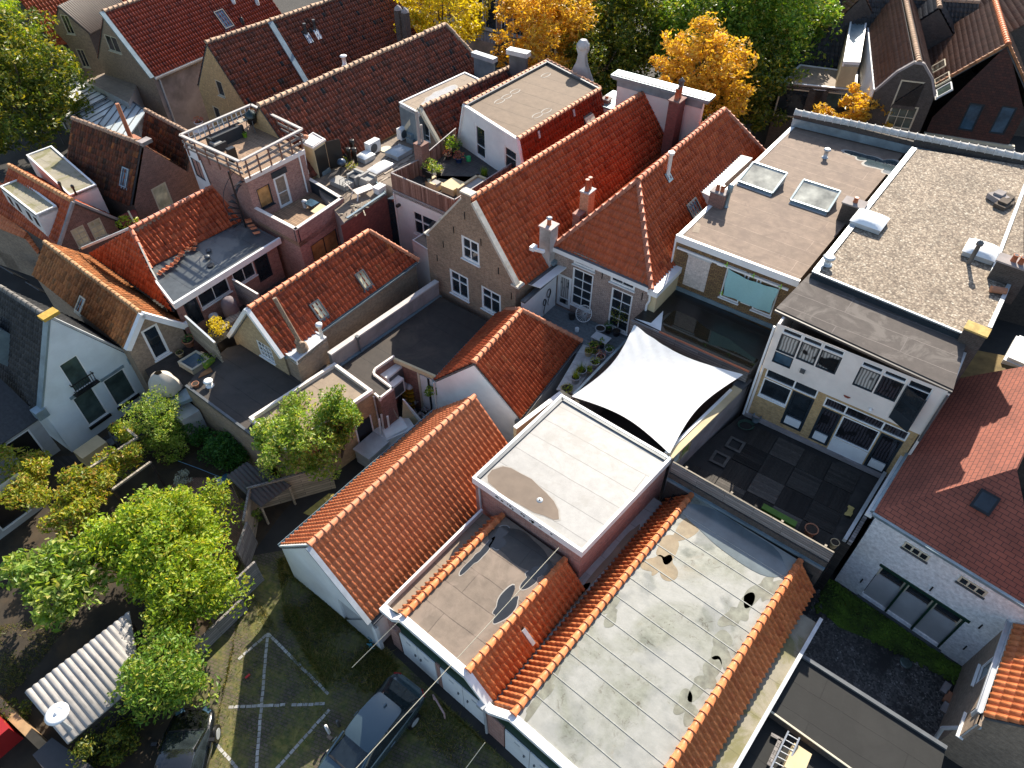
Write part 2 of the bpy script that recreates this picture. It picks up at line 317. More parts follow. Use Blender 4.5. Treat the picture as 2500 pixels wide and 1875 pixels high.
class Wall:
 """vertical wall: origin a, direction u (horizontal), outward normal n; outline in (s, z)"""
 def __init__(s,a,b,outline=None,facing=True):
  s.a=np.asarray(a,float);s.u=flat(np.asarray(b,float)-s.a);s.L=float(np.dot(np.asarray(b,float)-s.a,s.u))
  s.n=A3(s.u[1],-s.u[0],0)
  if(np.dot(s.n,CAM-s.a)<0)==facing:s.n=-s.n
  s.out=outline;s.holes=[];s.wins=[]
 def pt(s,t,z,d=0.0):p=s.a+s.u*t+s.n*d;return A3(p[0],p[1],z)
 def at(s,sig,d=0.0):
  dr=ray(q(*sig));t=np.dot(s.a+s.n*d-CAM,s.n)/np.dot(dr,s.n);w=CAM+dr*t
  return float(np.dot(w-s.a,s.u)),float(w[2])
 def rect(s,p0,p1):
  (s0,z0),(s1,z1)=s.at(p0),s.at(p1);return min(s0,s1),max(s0,s1),min(z0,z1),max(z0,z1)
 def rectc(s,p0,p1,w,h):
  (s0,z0),(s1,z1)=s.at(p0),s.at(p1);c=(s0+s1)/2;return c-w/2,c+w/2,min(z0,z1),max(z0,z1)
 def window(s,r,nx=2,nz=2,fm=None,gm=None,name='window',fw=.07,bar=.035,sill=True,rec=.07,zs=None,dp=None,lab=None,xs=None):
  s.holes.append(r);s.wins.append((r,nx,nz,fm or PAINT,gm or GLASS,name,fw,bar,sill,rec,zs,dp,lab,xs))
 def build(s,T,mat,name='wall',reveal=.16,extra=None):
  mb=MB()if extra is None else extra
  o3=[s.pt(*p)for p in s.out]
  hs=[[s.pt(r[0],r[2]),s.pt(r[1],r[2]),s.pt(r[1],r[3]),s.pt(r[0],r[3])]for r in s.holes]
  mb.tri(o3,hs)
  n=nrm(np.cross(o3[1]-o3[0],o3[2]-o3[1]))
  for r in s.holes:
   c=[(r[0],r[2]),(r[1],r[2]),(r[1],r[3]),(r[0],r[3])]
   for i in range(4):
    p0,p1=c[i],c[(i+1)%4]
    mb.poly([s.pt(*p0),s.pt(*p1),s.pt(*p1,-reveal),s.pt(*p0,-reveal)],0,.5)
  w=None
  if extra is None:w=obj(name,mb,mat,T)
  for(r,nx,nz,fm,gm,nm,fw,bar,sill,rec,zs,dp,lab,xs)in s.wins:
   f=MB();s0,s1,z0,z1=r;d=-rec
   def bx(a0,a1,b0,b1,d0=d,d1=d+.05):f.obox(s.pt(a0,b0,d0),s.u*(a1-a0),s.n*(d1-d0),UP*(b1-b0))
   bx(s0,s0+fw,z0,z1);bx(s1-fw,s1,z0,z1);bx(s0+fw,s1-fw,z1-fw,z1);bx(s0+fw,s1-fw,z0,z0+fw)
   X=xs if xs else[i/nx for i in range(1,nx)]
   Z=zs if zs else[j/nz for j in range(1,nz)]
   iw,ih=s1-s0-2*fw,z1-z0-2*fw
   zl=[0]+list(Z)+[1]
   for zz in Z:bx(s0+fw,s1-fw,z0+fw+ih*zz-bar/2,z0+fw+ih*zz+bar/2,d+.003,d+.045)
   for xx in X:
    for b0,b1 in zip(zl[:-1],zl[1:]):
     bx(s0+fw+iw*xx-bar/2,s0+fw+iw*xx+bar/2,z0+fw+ih*b0+(bar/2 if b0 else 0),z0+fw+ih*b1-(bar/2 if b1<1 else 0),d+.006,d+.04)
   if dp:bx(s0+fw,s1-fw,z0+fw,z0+fw+ih*dp,d-.01,d+.03)
   if sill:bx(s0-.05,s1+.05,z0-.05,z0,-.14,.09)
   fo=obj(nm,f,fm,T)
   if lab:fo['label']=lab
   g=MB();g.obox(s.pt(s0+fw*.5,z0+fw*.5,d-.03),s.u*(s1-s0-fw),s.n*.02,UP*(z1-z0-fw));obj('pane',g,gm,fo)
  return w
 def rail(s,T,t0,t1,z0,z1,d0,d1,mat,name='trim'):
  mb=MB();mb.obox(s.pt(t0,z0,d0),s.u*(t1-t0),s.n*(d1-d0),UP*(z1-z0));return obj(name,mb,mat,T)
PROF_PAN=[(0,.0),(.16,-.016),(.34,-.022),(.47,-.004),(.53,.05),(.62,.074),(.84,.046)]
PROF_ROLL=[(0,0),(.15,-.006),(.32,0),(.37,.06),(.44,.085),(.66,.066),(.86,.03)]
PROF_FLAT=[(0,0.0),(.3,-.008),(.6,-.004),(.74,.012),(.86,.02),(.95,.012)]
def slope(mb,pts,tw=.24,tl=.34,prof=PROF_PAN,amp=1.0,lift=.045,jit=0.0,lip=True,off=0.0):
 """pts: 3-D polygon, first edge = eave (left to right seen from outside or reversed); fills it with single tiles"""
 pts=[np.asarray(p,float)for p in pts]
 u=nrm(pts[1]-pts[0]);n=nrm(np.cross(u,pts[2]-pts[1]))
 if n[2]<0:n=-n
 v=np.cross(n,u)
 if v[2]<0:v=-v
 o=pts[0]
 p2=[(float(np.dot(p-o,u)),float(np.dot(p-o,v)))for p in pts]
 u0=min(p[0]for p in p2);u1=max(p[0]for p in p2)
 def span(x):
  ys=[]
  for(a,b),(c,d)in zip(p2,p2[1:]+p2[:1]):
   if abs(c-a)<1e-9:
    if abs(x-a)<1e-6:ys+=[b,d]
   elif min(a,c)-1e-9<=x<=max(a,c)+1e-9:ys.append(b+(d-b)*(x-a)/(c-a))
  return(min(ys),max(ys))if ys else(0,0)
 ncol=max(1,round((u1-u0)/tw));tw=(u1-u0)/ncol
 xs=[]
 for c in range(ncol):xs+=[(u0+(c+t)*tw,h*amp)for t,h in prof]
 xs.append((u1,prof[0][1]*amp))
 k=len(prof)
 sp=[span(min(max(x,u0+1e-5),u1-1e-5))for x,h in xs]
 vmax=max(s[1]for s in sp);nrow=max(1,math.ceil(vmax/tl-.15))
 V,F,M,RR,S=mb.v,mb.f,mb.m,mb.r,mb.sm
 for c in range(ncol):
  cj=random.gauss(0,jit)
  for r in range(nrow):
   a,b=r*tl+off*(r>0),(r+1)*tl+off
   if r==nrow-1:b=max(b,vmax)
   rr=random.random();jj=random.gauss(0,jit);j2=random.gauss(0,jit)+cj
   row=[]
   for i in range(c*k,c*k+k+1):
    x,h=xs[i];lo,hi=sp[i]
    v0,v1=min(max(a,lo),hi),min(max(b+.02,lo),hi)
    f0=(v0-a)/tl;f1=(v1-a)/tl
    row.append((x+j2*.6,v0,h+lift*(1-f0)+jj,v1,h+lift*(1-f1)+jj*.5))
   if all(t[3]-t[1]<.01 for t in row):continue
   ba=len(V)
   for x,v0,h0,v1,h1 in row:
    for vv,hh in((v0,h0),(v1,h1),(v0,-.03)):
     w=o+u*x+v*vv+n*hh;V.append((float(w[0]),float(w[1]),float(w[2])))
   for i in range(k):
    if row[i][3]-row[i][1]<.004 and row[i+1][3]-row[i+1][1]<.004:continue
    p=ba+i*3
    fq=(p,p+3,p+4,p+1);lq=(p+2,p+5,p+3,p)
    F.append(fq);M.append(0);RR.append(rr);S.append(True)
    if lip:F.append(lq);M.append(0);RR.append(rr);S.append(False)
 return u,v,n
def under(mb,pts,t=.1,m=1):
 pts=[np.asarray(p,float)for p in pts];n=nrm(np.cross(pts[1]-pts[0],pts[2]-pts[1]));n=n if n[2]>0 else-n
 mb.slab([p-n*.035 for p in pts],t,m)
def caps(mb,a,b,r=.13,sp=.36,jit=0.0,seg=7,lift=.03,m=0):
 a=np.asarray(a,float);b=np.asarray(b,float);L=np.linalg.norm(b-a);d=(b-a)/L;k=max(1,round(L/sp));sp=L/k
 x=nrm(np.cross(d,UP));y=np.cross(x,d)
 for i in range(k):
  jj=random.gauss(0,jit);p0=a+d*(i*sp-.02)+UP*(lift+jj);p1=a+d*((i+1)*sp)+UP*(lift+jj*.6);rr=random.random()
  rings=[]
  for c,q_ in((p0,r*1.2),(p0+d*.05,r*1.2),(p0+d*.051,r),(p1,r*.94)):
   rings.append([c+x*q_*math.cos(math.pi*(j/(seg-1)*1.2-.1))+y*q_*math.sin(math.pi*(j/(seg-1)*1.2-.1))for j in range(seg)])
  mb.grid(rings,m,True,rr)
  mb.add(rings[0],[tuple(range(seg))],m,rr)
def gutter(T,a,b,mat=None,r=.07,name='gutter'):
 mb=MB();a=np.asarray(a,float);b=np.asarray(b,float);d=nrm(b-a);x=nrm(np.cross(d,UP))
 prof=[(-r,.02),(-r,-r*.8),(-r*.5,-r*1.5),(r*.5,-r*1.5),(r,-r*.8),(r,.02),(r*.8,.02),(r*.7,-r*.7),(-r*.7,-r*.7),(-r*.8,.02)]
 r0=[a+x*p+UP*h for p,h in prof];r1=[b+x*p+UP*h for p,h in prof];k=len(prof)
 mb.add(r0+r1,[(i,(i+1)%k,(i+1)%k+k,i+k)for i in range(k)]+[tuple(range(k))[::-1],tuple(range(k,2*k))])
 return obj(name,mb,mat or ZINC,T)
def pipe(T,pts,mat=None,r=.045,name='downpipe'):
 mb=MB();mb.path(pts,r,8);return obj(name,mb,mat or ZINC,T)
class House:
 """pitched-roof house: ridge sighted at two points with height zr; eaves wl / wr to the sides at heights zl / zr_"""
 def __init__(s,name,label,rf,rb,zr,zE,wl,wr,cat='house',hf=0,hb=0,zb=0,zel=None,zer=None,ax=None,L=None):
  s.a=P(*rf,zr);b=P(*rb,zr)if rb is not None else None
  s.ax=flat(b-s.a)if ax is None else ax;s.L=float(np.dot(b-s.a,s.ax))if L is None else L
  s.nx=A3(s.ax[1],-s.ax[0],0);s.zr,s.wl,s.wr=zr,wl,wr;s.zel=zE if zel is None else zel;s.zer=zE if zer is None else zer
  s.hf,s.hb,s.zb=hf,hb,zb;s.b=s.a+s.ax*s.L
  base=A3(*(s.a+s.b)[:2]/2,zb)if True else 0
  s.T=thing(name,label,cat,base)
 def g(s,t,w,z):p=s.a+s.ax*t+s.nx*w;return A3(p[0],p[1],z)
 def walls(s,mat,front=True,sides='lr',back=True,inset=.0,drop=.06):
  """returns (front, left, right) Wall objects, unbuilt"""
  t0,t1=-s.hf,s.L+s.hb;zr=s.zr-drop;s.W={}
  L_,R_=-s.wl+inset,s.wr-inset
  fo=[(0,s.zb),(R_-L_,s.zb),(R_-L_,s.zer-drop)]+([(-L_,zr)]if s.hf==0 else[])+[(0,s.zel-drop)]
  s.F=Wall(s.g(t0,L_,s.zb),s.g(t0,R_,s.zb),fo)
  bo=[(0,s.zb),(R_-L_,s.zb),(R_-L_,s.zer-drop)]+([(-L_,zr)]if s.hb==0 else[])+[(0,s.zel-drop)]
  s.B=Wall(s.g(t1,L_,s.zb),s.g(t1,R_,s.zb),bo,facing=False)
  s.Rt=Wall(s.g(t0,R_,s.zb),s.g(t1,R_,s.zb),[(0,s.zb),(t1-t0,s.zb),(t1-t0,s.zer-drop),(0,s.zer-drop)])
  s.Lt=Wall(s.g(t0,L_,s.zb),s.g(t1,L_,s.zb),[(0,s.zb),(t1-t0,s.zb),(t1-t0,s.zel-drop),(0,s.zel-drop)])
  return s.F,s.Lt,s.Rt
 def build_walls(s,fm,sm=None,which='FBLR'):
  sm=sm or fm
  for k,w,m in(('F',s.F,fm),('B',s.B,sm),('L',s.Lt,sm),('R',s.Rt,sm)):
   if k in which:w.build(s.T,m)
 def roof(s,tm,tw=.24,tl=.34,prof=PROF_PAN,amp=1.0,cap=None,oh=.12,jit=0.0,vf=.0,vb=.0,caps_r=.13,capsp=.36,which='LRFB',tm2=None,lift=.035,cjit=0,hipcap=True,ridge=True):
  mb=MB();t0,t1=-s.hf-(oh if s.hf else vf),s.L+s.hb+(oh if s.hb else vb);r0=0 if s.hf else-vf;r1=s.L if s.hb else s.L+vb
  def eave(w,ze):
   k=(s.zr-ze)/max(w,.01);return w+oh,ze-oh*k
  wl,zl=eave(s.wl,s.zel);wr,zr_=eave(s.wr,s.zer)
  fl,fr,bl,br=s.g(t0,-wl,zl),s.g(t0,wr,zr_),s.g(t1,-wl,zl),s.g(t1,wr,zr_)
  rf,rb=s.g(r0,0,s.zr),s.g(r1,0,s.zr)
  polys={'R':[fr,br,rb,rf],'L':[bl,fl,rf,rb]}
  if s.hf:polys['F']=[fl,fr,rf]
  if s.hb:polys['B']=[br,bl,rb]
  s.polys=polys
  for k,p in polys.items():
   if k in which:slope(mb,p,tw,tl,prof,amp,lift,jit)
   under(mb,p)
  s.roofo=obj('roof',mb,[tm,LEAD],s.T)
  if ridge:
   c=MB();caps(c,rf,rb,caps_r,capsp,cjit)
   if hipcap:
    for k,(e1,e2),t in(('F',(fl,fr),rf),('B',(bl,br),rb)):
     if k in polys:
      for e in(e1,e2):caps(c,e,t,caps_r*.95,capsp,cjit)
   obj('ridge_tiles',c,cap or C_RIDGE,s.roofo)
  s.corn=dict(fl=fl,fr=fr,bl=bl,br=br,rf=rf,rb=rb)
  return s.roofo
 def plane(s,side):
  p=s.polys[side];u=nrm(p[1]-p[0]);n=nrm(np.cross(u,p[2]-p[1]));n=n if n[2]>0 else-n;v=np.cross(n,u);v=v if v[2]>0 else-v
  return p[0],u,v,n
 def on(s,side,sig,d=0):
  o,u,v,n=s.plane(side);dr=ray(q(*sig));t=np.dot(o+n*d-CAM,n)/np.dot(dr,n);return CAM+dr*t
 def skylight(s,side,c,w,h,fm=None,gm=None,name='skylight',open_=0):
  o,u,v,n=s.plane(side);c=s.on(side,c);f=MB();g=MB();t=.07
  a=c-u*w/2-v*h/2
  f.obox(a,u*t,v*h,n*.12);f.obox(a+u*(w-t),u*t,v*h,n*.12);f.obox(a+u*t,u*(w-2*t),v*t,n*.12);f.obox(a+u*t+v*(h-t),u*(w-2*t),v*t,n*.12)
  f.obox(a-u*.06-v*.12,u*(w+.12),v*.12,n*.05)
  fo=obj(name,f,fm or LEAD,s.T);g.obox(a+u*t+v*t+n*.04,u*(w-2*t),v*(h-2*t),n*.03);obj('pane',g,gm or GLASSB,fo);return fo
 def verge(s,mat=None,w=.16,h=.2,end='F',sides='LR',name='bargeboard',out=.0,lift=.02):
  mb=MB();c=s.corn;d=s.ax*(-1 if end=='F' else 1)
  top=c['rf']if end=='F' else c['rb'];el=c['fl']if end=='F' else c['bl'];er=c['fr']if end=='F' else c['br']
  for k,e in(('L',el),('R',er)):
   if k not in sides:continue
   dv=top-e;n=nrm(np.cross(dv,s.ax));n=n if n[2]>0 else-n
   o=e+d*out-n*(h-.06-lift)
   mb.obox(o,dv,d*w,n*h)
  return obj(name,mb,mat or PAINT,s.T)
def vent(T,c,r=.06,h=.5,mat=None,cap=True,name='vent_pipe'):
 mb=MB();prof=[(r*1.6,0),(r*1.6,.02),(r,.03),(r,h)]
 if cap:prof+=[(r*1.7,h),(r*1.8,h+.06),(r*1.2,h+.1)]
 mb.lathe(c,prof,10);return obj(name,mb,mat or ZINC,T)
def chimney(T,c,w,d,h,mat,ax=None,pots=1,potm=None,potr=.1,poth=.35,capm=None,capo=.06,zdown=.8,name='chimney'):
 ax=AX if ax is None else ax;mb=MB();c=np.asarray(c,float)
 mb.box(c-UP*zdown,(w,d,h+zdown),ax);o=obj(name,mb,mat,T)
 k=MB();k.box(c+UP*h,(w+2*capo,d+2*capo,.07),ax);obj('chimney_cap',k,capm or W_CONC,o)
 for i in range(pots):
  p=c+UP*(h+.07)+ax*(i-(pots-1)/2)*potr*2.5;m=MB()
  m.lathe(p,[(potr*1.1,0),(potr,.05),(potr*.9,poth),(potr*1.1,poth),(potr*1.1,poth+.03)],10);m.lathe(p+UP*(poth+.031),[(potr*.8,0),(potr*.8,.004)],10,1)
  obj('chimney_pot',m,[potm or CLAY,BLACK],o)
 return o
def poly_at(z,*sig):return[P(*s,z)for s in sig]
def rim(mb,pts,w=.16,h=.12,m=0,drop=.25,closed=True):
 """roof edge profile: a coping running round a polygon (inside the outline), with a fascia hanging below"""
 pts=[np.asarray(p,float)for p in pts];c=sum(pts)/len(pts);k=len(pts)
 for i in range(k if closed else k-1):
  a,b=pts[i],pts[(i+1)%k];d=flat(b-a);n=A3(d[1],-d[0],0)
  if np.dot(n,c-a)<0:n=-n
  mb.obox(A3(a[0],a[1],a[2]-drop)+d*(w if True else 0),(b-a)-d*w,n*w,UP*(h+drop),m)
BT_WHITE=bitumen('pale roofing',(.34,.333,.32),1.0,(.24,.235,.225),.18,(.27,.26,.24),.7,.55,12,pscale=.5)
def stainroof():
 m,nt,b=newmat('stained pale roofing');g=ramp(nt,noise(nt,2.2,8,.7),[(.3,(.24,.243,.22)),(.7,(.32,.32,.297))])
 p1=ramp(nt,noise(nt,.33,7,.62,dist=.9),[(.46,(0,0,0)),(.62,(1,1,1))]);c=mix(nt,p1,g,ramp(nt,noise(nt,3,6,.7),[(.3,(.14,.145,.11)),(.7,(.25,.26,.215))]))
 p2=ramp(nt,noise(nt,.27,5,.6,dist=.5),[(.6,(0,0,0)),(.7,(.8,)*3)]);c=mix(nt,p2,c,(.25,.18,.095))
 sp=mix(nt,1.0,p1,ramp(nt,noise(nt,2.6,9,.75,dist=.6),[(.56,(0,0,0)),(.62,(.85,)*3)]),'MULTIPLY');c=mix(nt,sp,c,(.075,.062,.042))
 wt=ramp(nt,noise(nt,.5,3),[(.5,(.55,)*3),(.62,(.18,)*3)]);lk(nt,c,b.inputs['Base Color']);lk(nt,wt,b.inputs['Roughness']);bump(nt,b,noise(nt,2.5,4),.02,.4);return done('stained pale roofing',m)
BT_STAIN=stainroof()
BT_BROWN=bitumen('brown roofing',(.2,.155,.118),1.0,(.12,.09,.07),.3,(.26,.2,.155),.6,.8,9,pscale=.6)
BT_TAUPE=bitumen('taupe roofing',(.225,.163,.122),1.0,(.32,.24,.185),.28,(.155,.11,.085),.6,.85,11,pscale=.9)
BT_DARK=bitumen('dark roofing',(.025,.022,.02),1.0,(.03,.027,.025),.3,(.08,.068,.058),.5,.75,8)
BT_WET=bitumen('wet black roofing',(.018,.018,.018),1.0,(.018,.018,.018),.3,(.012,.012,.011),.9,.3,8,pscale=.3)
BT_GREY=bitumen('grey brown roofing',(.085,.07,.062),.95,(.17,.145,.13),.3,(.15,.13,.115),.8,.85,5,pscale=.7)
BT_SAND=bitumen('sand coloured roofing',(.28,.215,.155),1.2,(.18,.135,.1),.25,(.2,.15,.11),.5,.8,9)
BT_MOSS=bitumen('mossy flat roofing',(.3,.27,.2),1.5,(.22,.2,.15),.2,(.16,.15,.05),.8,.8,9,pscale=.55)
PUDDLE=plain('shallow rain water',(.22,.17,.125),.12,.2,1.2,spec=.6)
WETD=plain('dark wet film',(.028,.03,.032),.1,.3,1.2,spec=.7)
RIMDRY=plain('dried water edge',(.36,.335,.3),.8,.15,3)
def blob(mb,c,ax,L,W,n=40,seed=0,m=0,z=.006,rough=.16):
 """irregular puddle outline lying on a flat roof: c centre, ax long axis"""
 rnd=random.Random(seed);nx=A3(ax[1],-ax[0],0);ph=[rnd.uniform(0,6.28)for _ in range(6)]
 pts=[]
 for i in range(n):
  t=2*math.pi*i/n;k=1+sum(rough/(j+1)*math.sin((j+2)*t+ph[j])for j in range(6))
  pts.append(c+ax*(L*k*math.cos(t))+nx*(W*k*math.sin(t))+UP*z)
 if np.cross(pts[1]-pts[0],pts[2]-pts[1])[2]<0:pts=pts[::-1]
 mb.tri(pts,(),m)
def sheet(sigs,z,up=.006):
 return[P(*s,z)+UP*up for s in sigs]
 # front row
H=House('tiled_shed','long white shed with a bright orange tiled roof beside the car park grass',('j',490,1520),('j',1770,370),5.2,2.5,2.56,2.56,'shed')
F,Lw,Rw=H.walls(W_WHITE)
r=F.rect(('n',648,240),('n',1000,560));s0=F.at(('n',715,300))[0];s1=F.at(('n',1000,520))[0]
gz=F.at(('n',735,285))[1]
F.holes.append((s0,s1,.02,1.9))
H.build_walls(W_WHITE)
gd=MB()
k=16
for i in range(k):gd.obox(F.pt(s0+(s1-s0)*i/k+.006,.02,-.12),F.u*((s1-s0)/k-.012),F.n*.03,UP*1.88)
obj('garage_door',gd,W_GREYB,H.T)
H.roof(T_ORANGE,.235,.34,PROF_ROLL,1.0,C_RIDGE,.05,.001,caps_r=.13,capsp=.37)
H.verge(ZINC,.2,.12,'F','R','verge_flashing',.0,.06);
mb=MB();c=H.corn
mb.obox(c['fl']-H.ax*.02-UP*.02,(c['rf']-c['fl']),H.ax*.16,UP*.1);obj('bargeboard',mb,PAINT,H.T)
gutter(H.T,c['fl']-H.nx*.12-UP*.05,c['bl']-H.nx*.12-UP*.05,BLUEM,.08)
pipe(H.T,[c['fl']-H.nx*.12+H.ax*.1-UP*.15,H.g(.15,-H.wl-.07,1.9),H.g(.15,-H.wl-.07,.05)],LEAD,.05)
gutter(H.T,c['fr']+H.nx*.1-UP*.04,c['br']+H.nx*.1-UP*.04,LEAD,.09)
SHED=H
def flat_garage(name,label,capL,capR,zc,L,ax,topm,eL,eR,zeL,zeR,zb=0):
 """capL, capR: front ends of the two ridge caps (world); eL, eR: eave offsets outwards"""
 T=thing(name,label,'garage',A3(*(capL+capR)[:2]/2,zb)+ax*L/2);nx=A3(ax[1],-ax[0],0)
 w=float(np.dot(capR-capL,nx));o=A3(capL[0],capL[1],0)
 g=lambda t,s,z:o+ax*t+nx*s+UP*z
 fo=[(-eL,zb),(w+eR,zb),(w+eR,zeR-.05),(w,zc-.08),(0,zc-.08),(-eL,zeL-.05)]
 F=Wall(g(0,0,0),g(0,w,0),fo)
 side=MB()
 for s_,z_ in((-eL,zeL),(w+eR,zeR)):side.obox(g(.05,s_-.05 if s_>0 else s_,zb),ax*(L-.1),nx*.05,UP*(z_-zb-.08))
 obj('side_wall',side,B_PINK,T)
 top=MB();top.slab([g(.02,.1,zc),g(.02,w-.1,zc),g(L,w-.1,zc),g(L,.1,zc)],.1);ro=obj('flat_roof',top,topm,T)
 for sgn,s_,e,ze in((-1,0,eL,zeL),(1,w,eR,zeR)):
  mb=MB();p=[g(0.05,s_+sgn*e,ze),g(L,s_+sgn*e,ze),g(L,s_,zc+.02),g(0.05,s_,zc+.02)]
  slope(mb,p,.235,.34,PROF_ROLL,1.0,.035,.001);under(mb,p);so=obj('tiled_flank',mb,[T_ORANGE2,LEAD],T)
  c=MB();caps(c,g(-.02,s_,zc+.03),g(L,s_,zc+.03),.125,.36,0,8);obj('ridge_tiles',c,C_ORG,so)
 return T,F,g,w
C_ORG=tilemat('clean orange ridge cap',[(0,(.48,.155,.06)),(1,(.56,.2,.085))],.45)
axA=flat(A3(math.sin(R(39.6)),math.cos(R(39.6)),0));nxA=A3(axA[1],-axA[0],0)
zA=3.95
cl=P('n',1222,405,zA);crp=P('n',1700,850,zA)
wA=float(np.dot(crp-cl,nxA));crA=cl+nxA*wA
TA,FA,gA,wA=flat_garage('green_garage','narrow green fronted garage with a brown flat roof between orange tile strips',cl,crA,zA,5.5,axA,BT_BROWN,.5,1.0,3.35,2.86)
zt=2.05
FA.holes+=[]
FA.out=[(-1.15,0),(wA+1.0,0),(wA+1.0,2.76),(wA,zA-.08),(0,zA-.08),(-1.15,3.28)]
ws,ww=FA.at(('n',1205,530)),FA.at(('n',1360,725))
for s_ in((.12,.95),(1.95,2.75)):
 FA.window((s_[0],s_[1],2.72,3.2),1,1,CREAM,GLASS,fw=.06,sill=False)
fm=MB();FA.build(TA,GREENP,'front_wall')
def doors(T,W,spans,z1,mat,d=.02,name='garage_door',gap=.015):
 for a,b in spans:
  mb=MB();n=max(1,round((b-a)/1.15))
  for i in range(n):mb.obox(W.pt(a+(b-a)*i/n+gap,.03,d),W.u*((b-a)/n-2*gap),W.n*.04,UP*(z1-.03))
  o=obj(name,mb,mat,T)
  for i in range(n):
   h=MB();h.obox(W.pt(a+(b-a)*(i+.5)/n+(.3 if i%2==0 else-.36),1.02,d+.04),W.u*.06,W.n*.05,UP*.14);obj('door_handle',h,LEAD,o)
   h=MB();h.obox(W.pt(a+(b-a)*(i+.5)/n-.12,1.55,d+.04),W.u*.24,W.n*.006,UP*.12);obj('number_plate',h,ZINC,o)
doors(TA,FA,[(-.55,1.35),(1.6,wA+.75)],2.0,PAINT)
for o_,u_,d_,h_ in((FA.pt(-1.15,0,0),.5,.05,2.3),(FA.pt(1.38,0,0),.2,.05,2.05),(FA.pt(wA+.78,0,0),.3,.05,2.1),(FA.pt(-.75,2.2,.05),.35,.2,.28)):
 pr=MB();pr.obox(o_,FA.u*u_,FA.n*d_,UP*h_);obj('brick_pier',pr,B_PINK,TA)
def fascia(T,W,pts,h=.3,d=.0,t=.14,mat=None,name='fascia'):
 mb=MB()
 for(s0,z0),(s1,z1)in zip(pts[:-1],pts[1:]):
  a,b=W.pt(s0,z0,d),W.pt(s1,z1,d);mb.obox(a-UP*h,b-a,W.n*t,UP*h)
 return obj(name,mb,mat or PAINT,T)
fascia(TA,FA,[(-1.15,3.4),(-.5,3.42),(0,zA+.06),(wA,zA+.06),(wA+1.02,2.92)],.22,-.05,.3)
gb=MB();gb.obox(gA(.05,-1.15,3.02),axA*5.4,nxA*.62,UP*.12,0);gb.obox(gA(.05,-1.15,3.14),axA*5.4,nxA*.1,UP*.28,1)
obj('box_gutter',gb,[BT_SAND,PAINT],TA)
pd=MB();rr_=MB()
for s_,t_,L_,W_,sd in((.45,3.5,.75,.16,3),(wA-.55,2.6,.75,.3,5),(wA-.5,4.2,.5,.3,8),(.55,4.6,.5,.3,9)):
 cc=gA(t_,s_,zA);blob(rr_,cc,axA,L_+.035,W_+.035,seed=sd,z=.003,rough=.3);blob(pd,cc,axA,L_,W_,seed=sd,z=.006,rough=.3)
bk=MB();blob(bk,gA(4.75,wA/2,zA),nxA,wA/2-.2,.7,seed=4,z=.0045,rough=.12);obj('damp_shade_patch',bk,bitumen('damp shaded felt',(.05,.045,.04),1.0,(.03,.028,.025),.3,(.09,.075,.06),.6,.45,8),TA)  # damp felt, its dark colour also painting the annex's cast shadow
po=obj('puddle_edge',rr_,RIMDRY,TA);obj('puddle',pd,WETD,TA)
mb=MB();v0=gA(2.35,wA+.4,zA-.33);mb.obox(v0,axA*.16,nxA*.5-UP*.52,UP*.05+nxA*.05);obj('metal_flashing',mb,ZINC,TA)
zB=3.98
axB=flat(A3(math.sin(R(40.3)),math.cos(R(40.3)),0));nxB=A3(axB[1],-axB[0],0)
cB=P('o',170,1165,zB);cBr=P('o',1380,1560,zB);wB=float(np.dot(cBr-cB,nxB));
LB=float(np.dot(P('k',1525,1120,zB)-cB,axB))
TB,FB,gB,wB=flat_garage('wide_garage','wide green fronted garage whose big pale flat roof is stained and seamed',cB,cB+nxB*wB,zB,LB,axB,BT_STAIN,.93,.93,2.85,2.85)
FB.out=[(-1.35,0),(wB+1.0,0),(wB+1.0,2.75),(wB,zB-.08),(0,zB-.08),(-.93,2.78),(-1.35,2.78)]
FB.window((.35,1.35,2.75,3.4),1,1,CREAM,GLASS,fw=.06,sill=False);FB.window((2.4,3.4,2.75,3.4),1,1,CREAM,GLASS,fw=.06,sill=False)
FB.build(TB,GREENP,'front_wall')
doors(TB,FB,[(-.35,1.9),(2.2,wB)],2.0,PAINT)
pr=MB();pr.obox(FB.pt(-1.35,0,0),FB.u*.95,FB.n*.05,UP*2.05);obj('brick_pier',pr,B_PINK,TB)
fascia(TB,FB,[(-1.35,2.98),(-.93,2.96),(0,zB+.06),(wB,zB+.06),(wB+1.0,2.9)],.2,-.05,.3)
pipe(TB,[FB.pt(-1.25,2.9,.2),FB.pt(-1.25,2.3,.1),FB.pt(-1.2,.05,.1)],ZINC,.055)
hp=MB();hp.obox(FB.pt(-1.4,2.8,.12),FB.u*.3,FB.n*.2,UP*.22);obj('rainwater_head',hp,ZINC,TB)
vg=MB();vg.slab([gB(0,-1.6,2.8),gB(0,-.8,2.8),gB(LB-.3,-.8,2.8),gB(LB-.3,-1.6,2.8)],.1);obj('valley_gutter',vg,BT_WHITE,TB)
vp=MB()
for i,(t_,L_)in enumerate(((1.2,.6),(2.6,.9),(4.6,1.3),(7.4,2.0))):blob(vp,gB(t_,-1.16,2.802),axB,L_,.16,seed=11+i)
obj('gutter_water',vp,PUDDLE,TB)
ALG=plain('green grey algae film',(.2,.205,.16),.6,.5,3,dirt=(.1,.09,.06),dirt_amt=.6);OCH=plain('ochre stain',(.25,.19,.11),.6,.35,3,dirt=(.2,.13,.06),dirt_amt=.6)
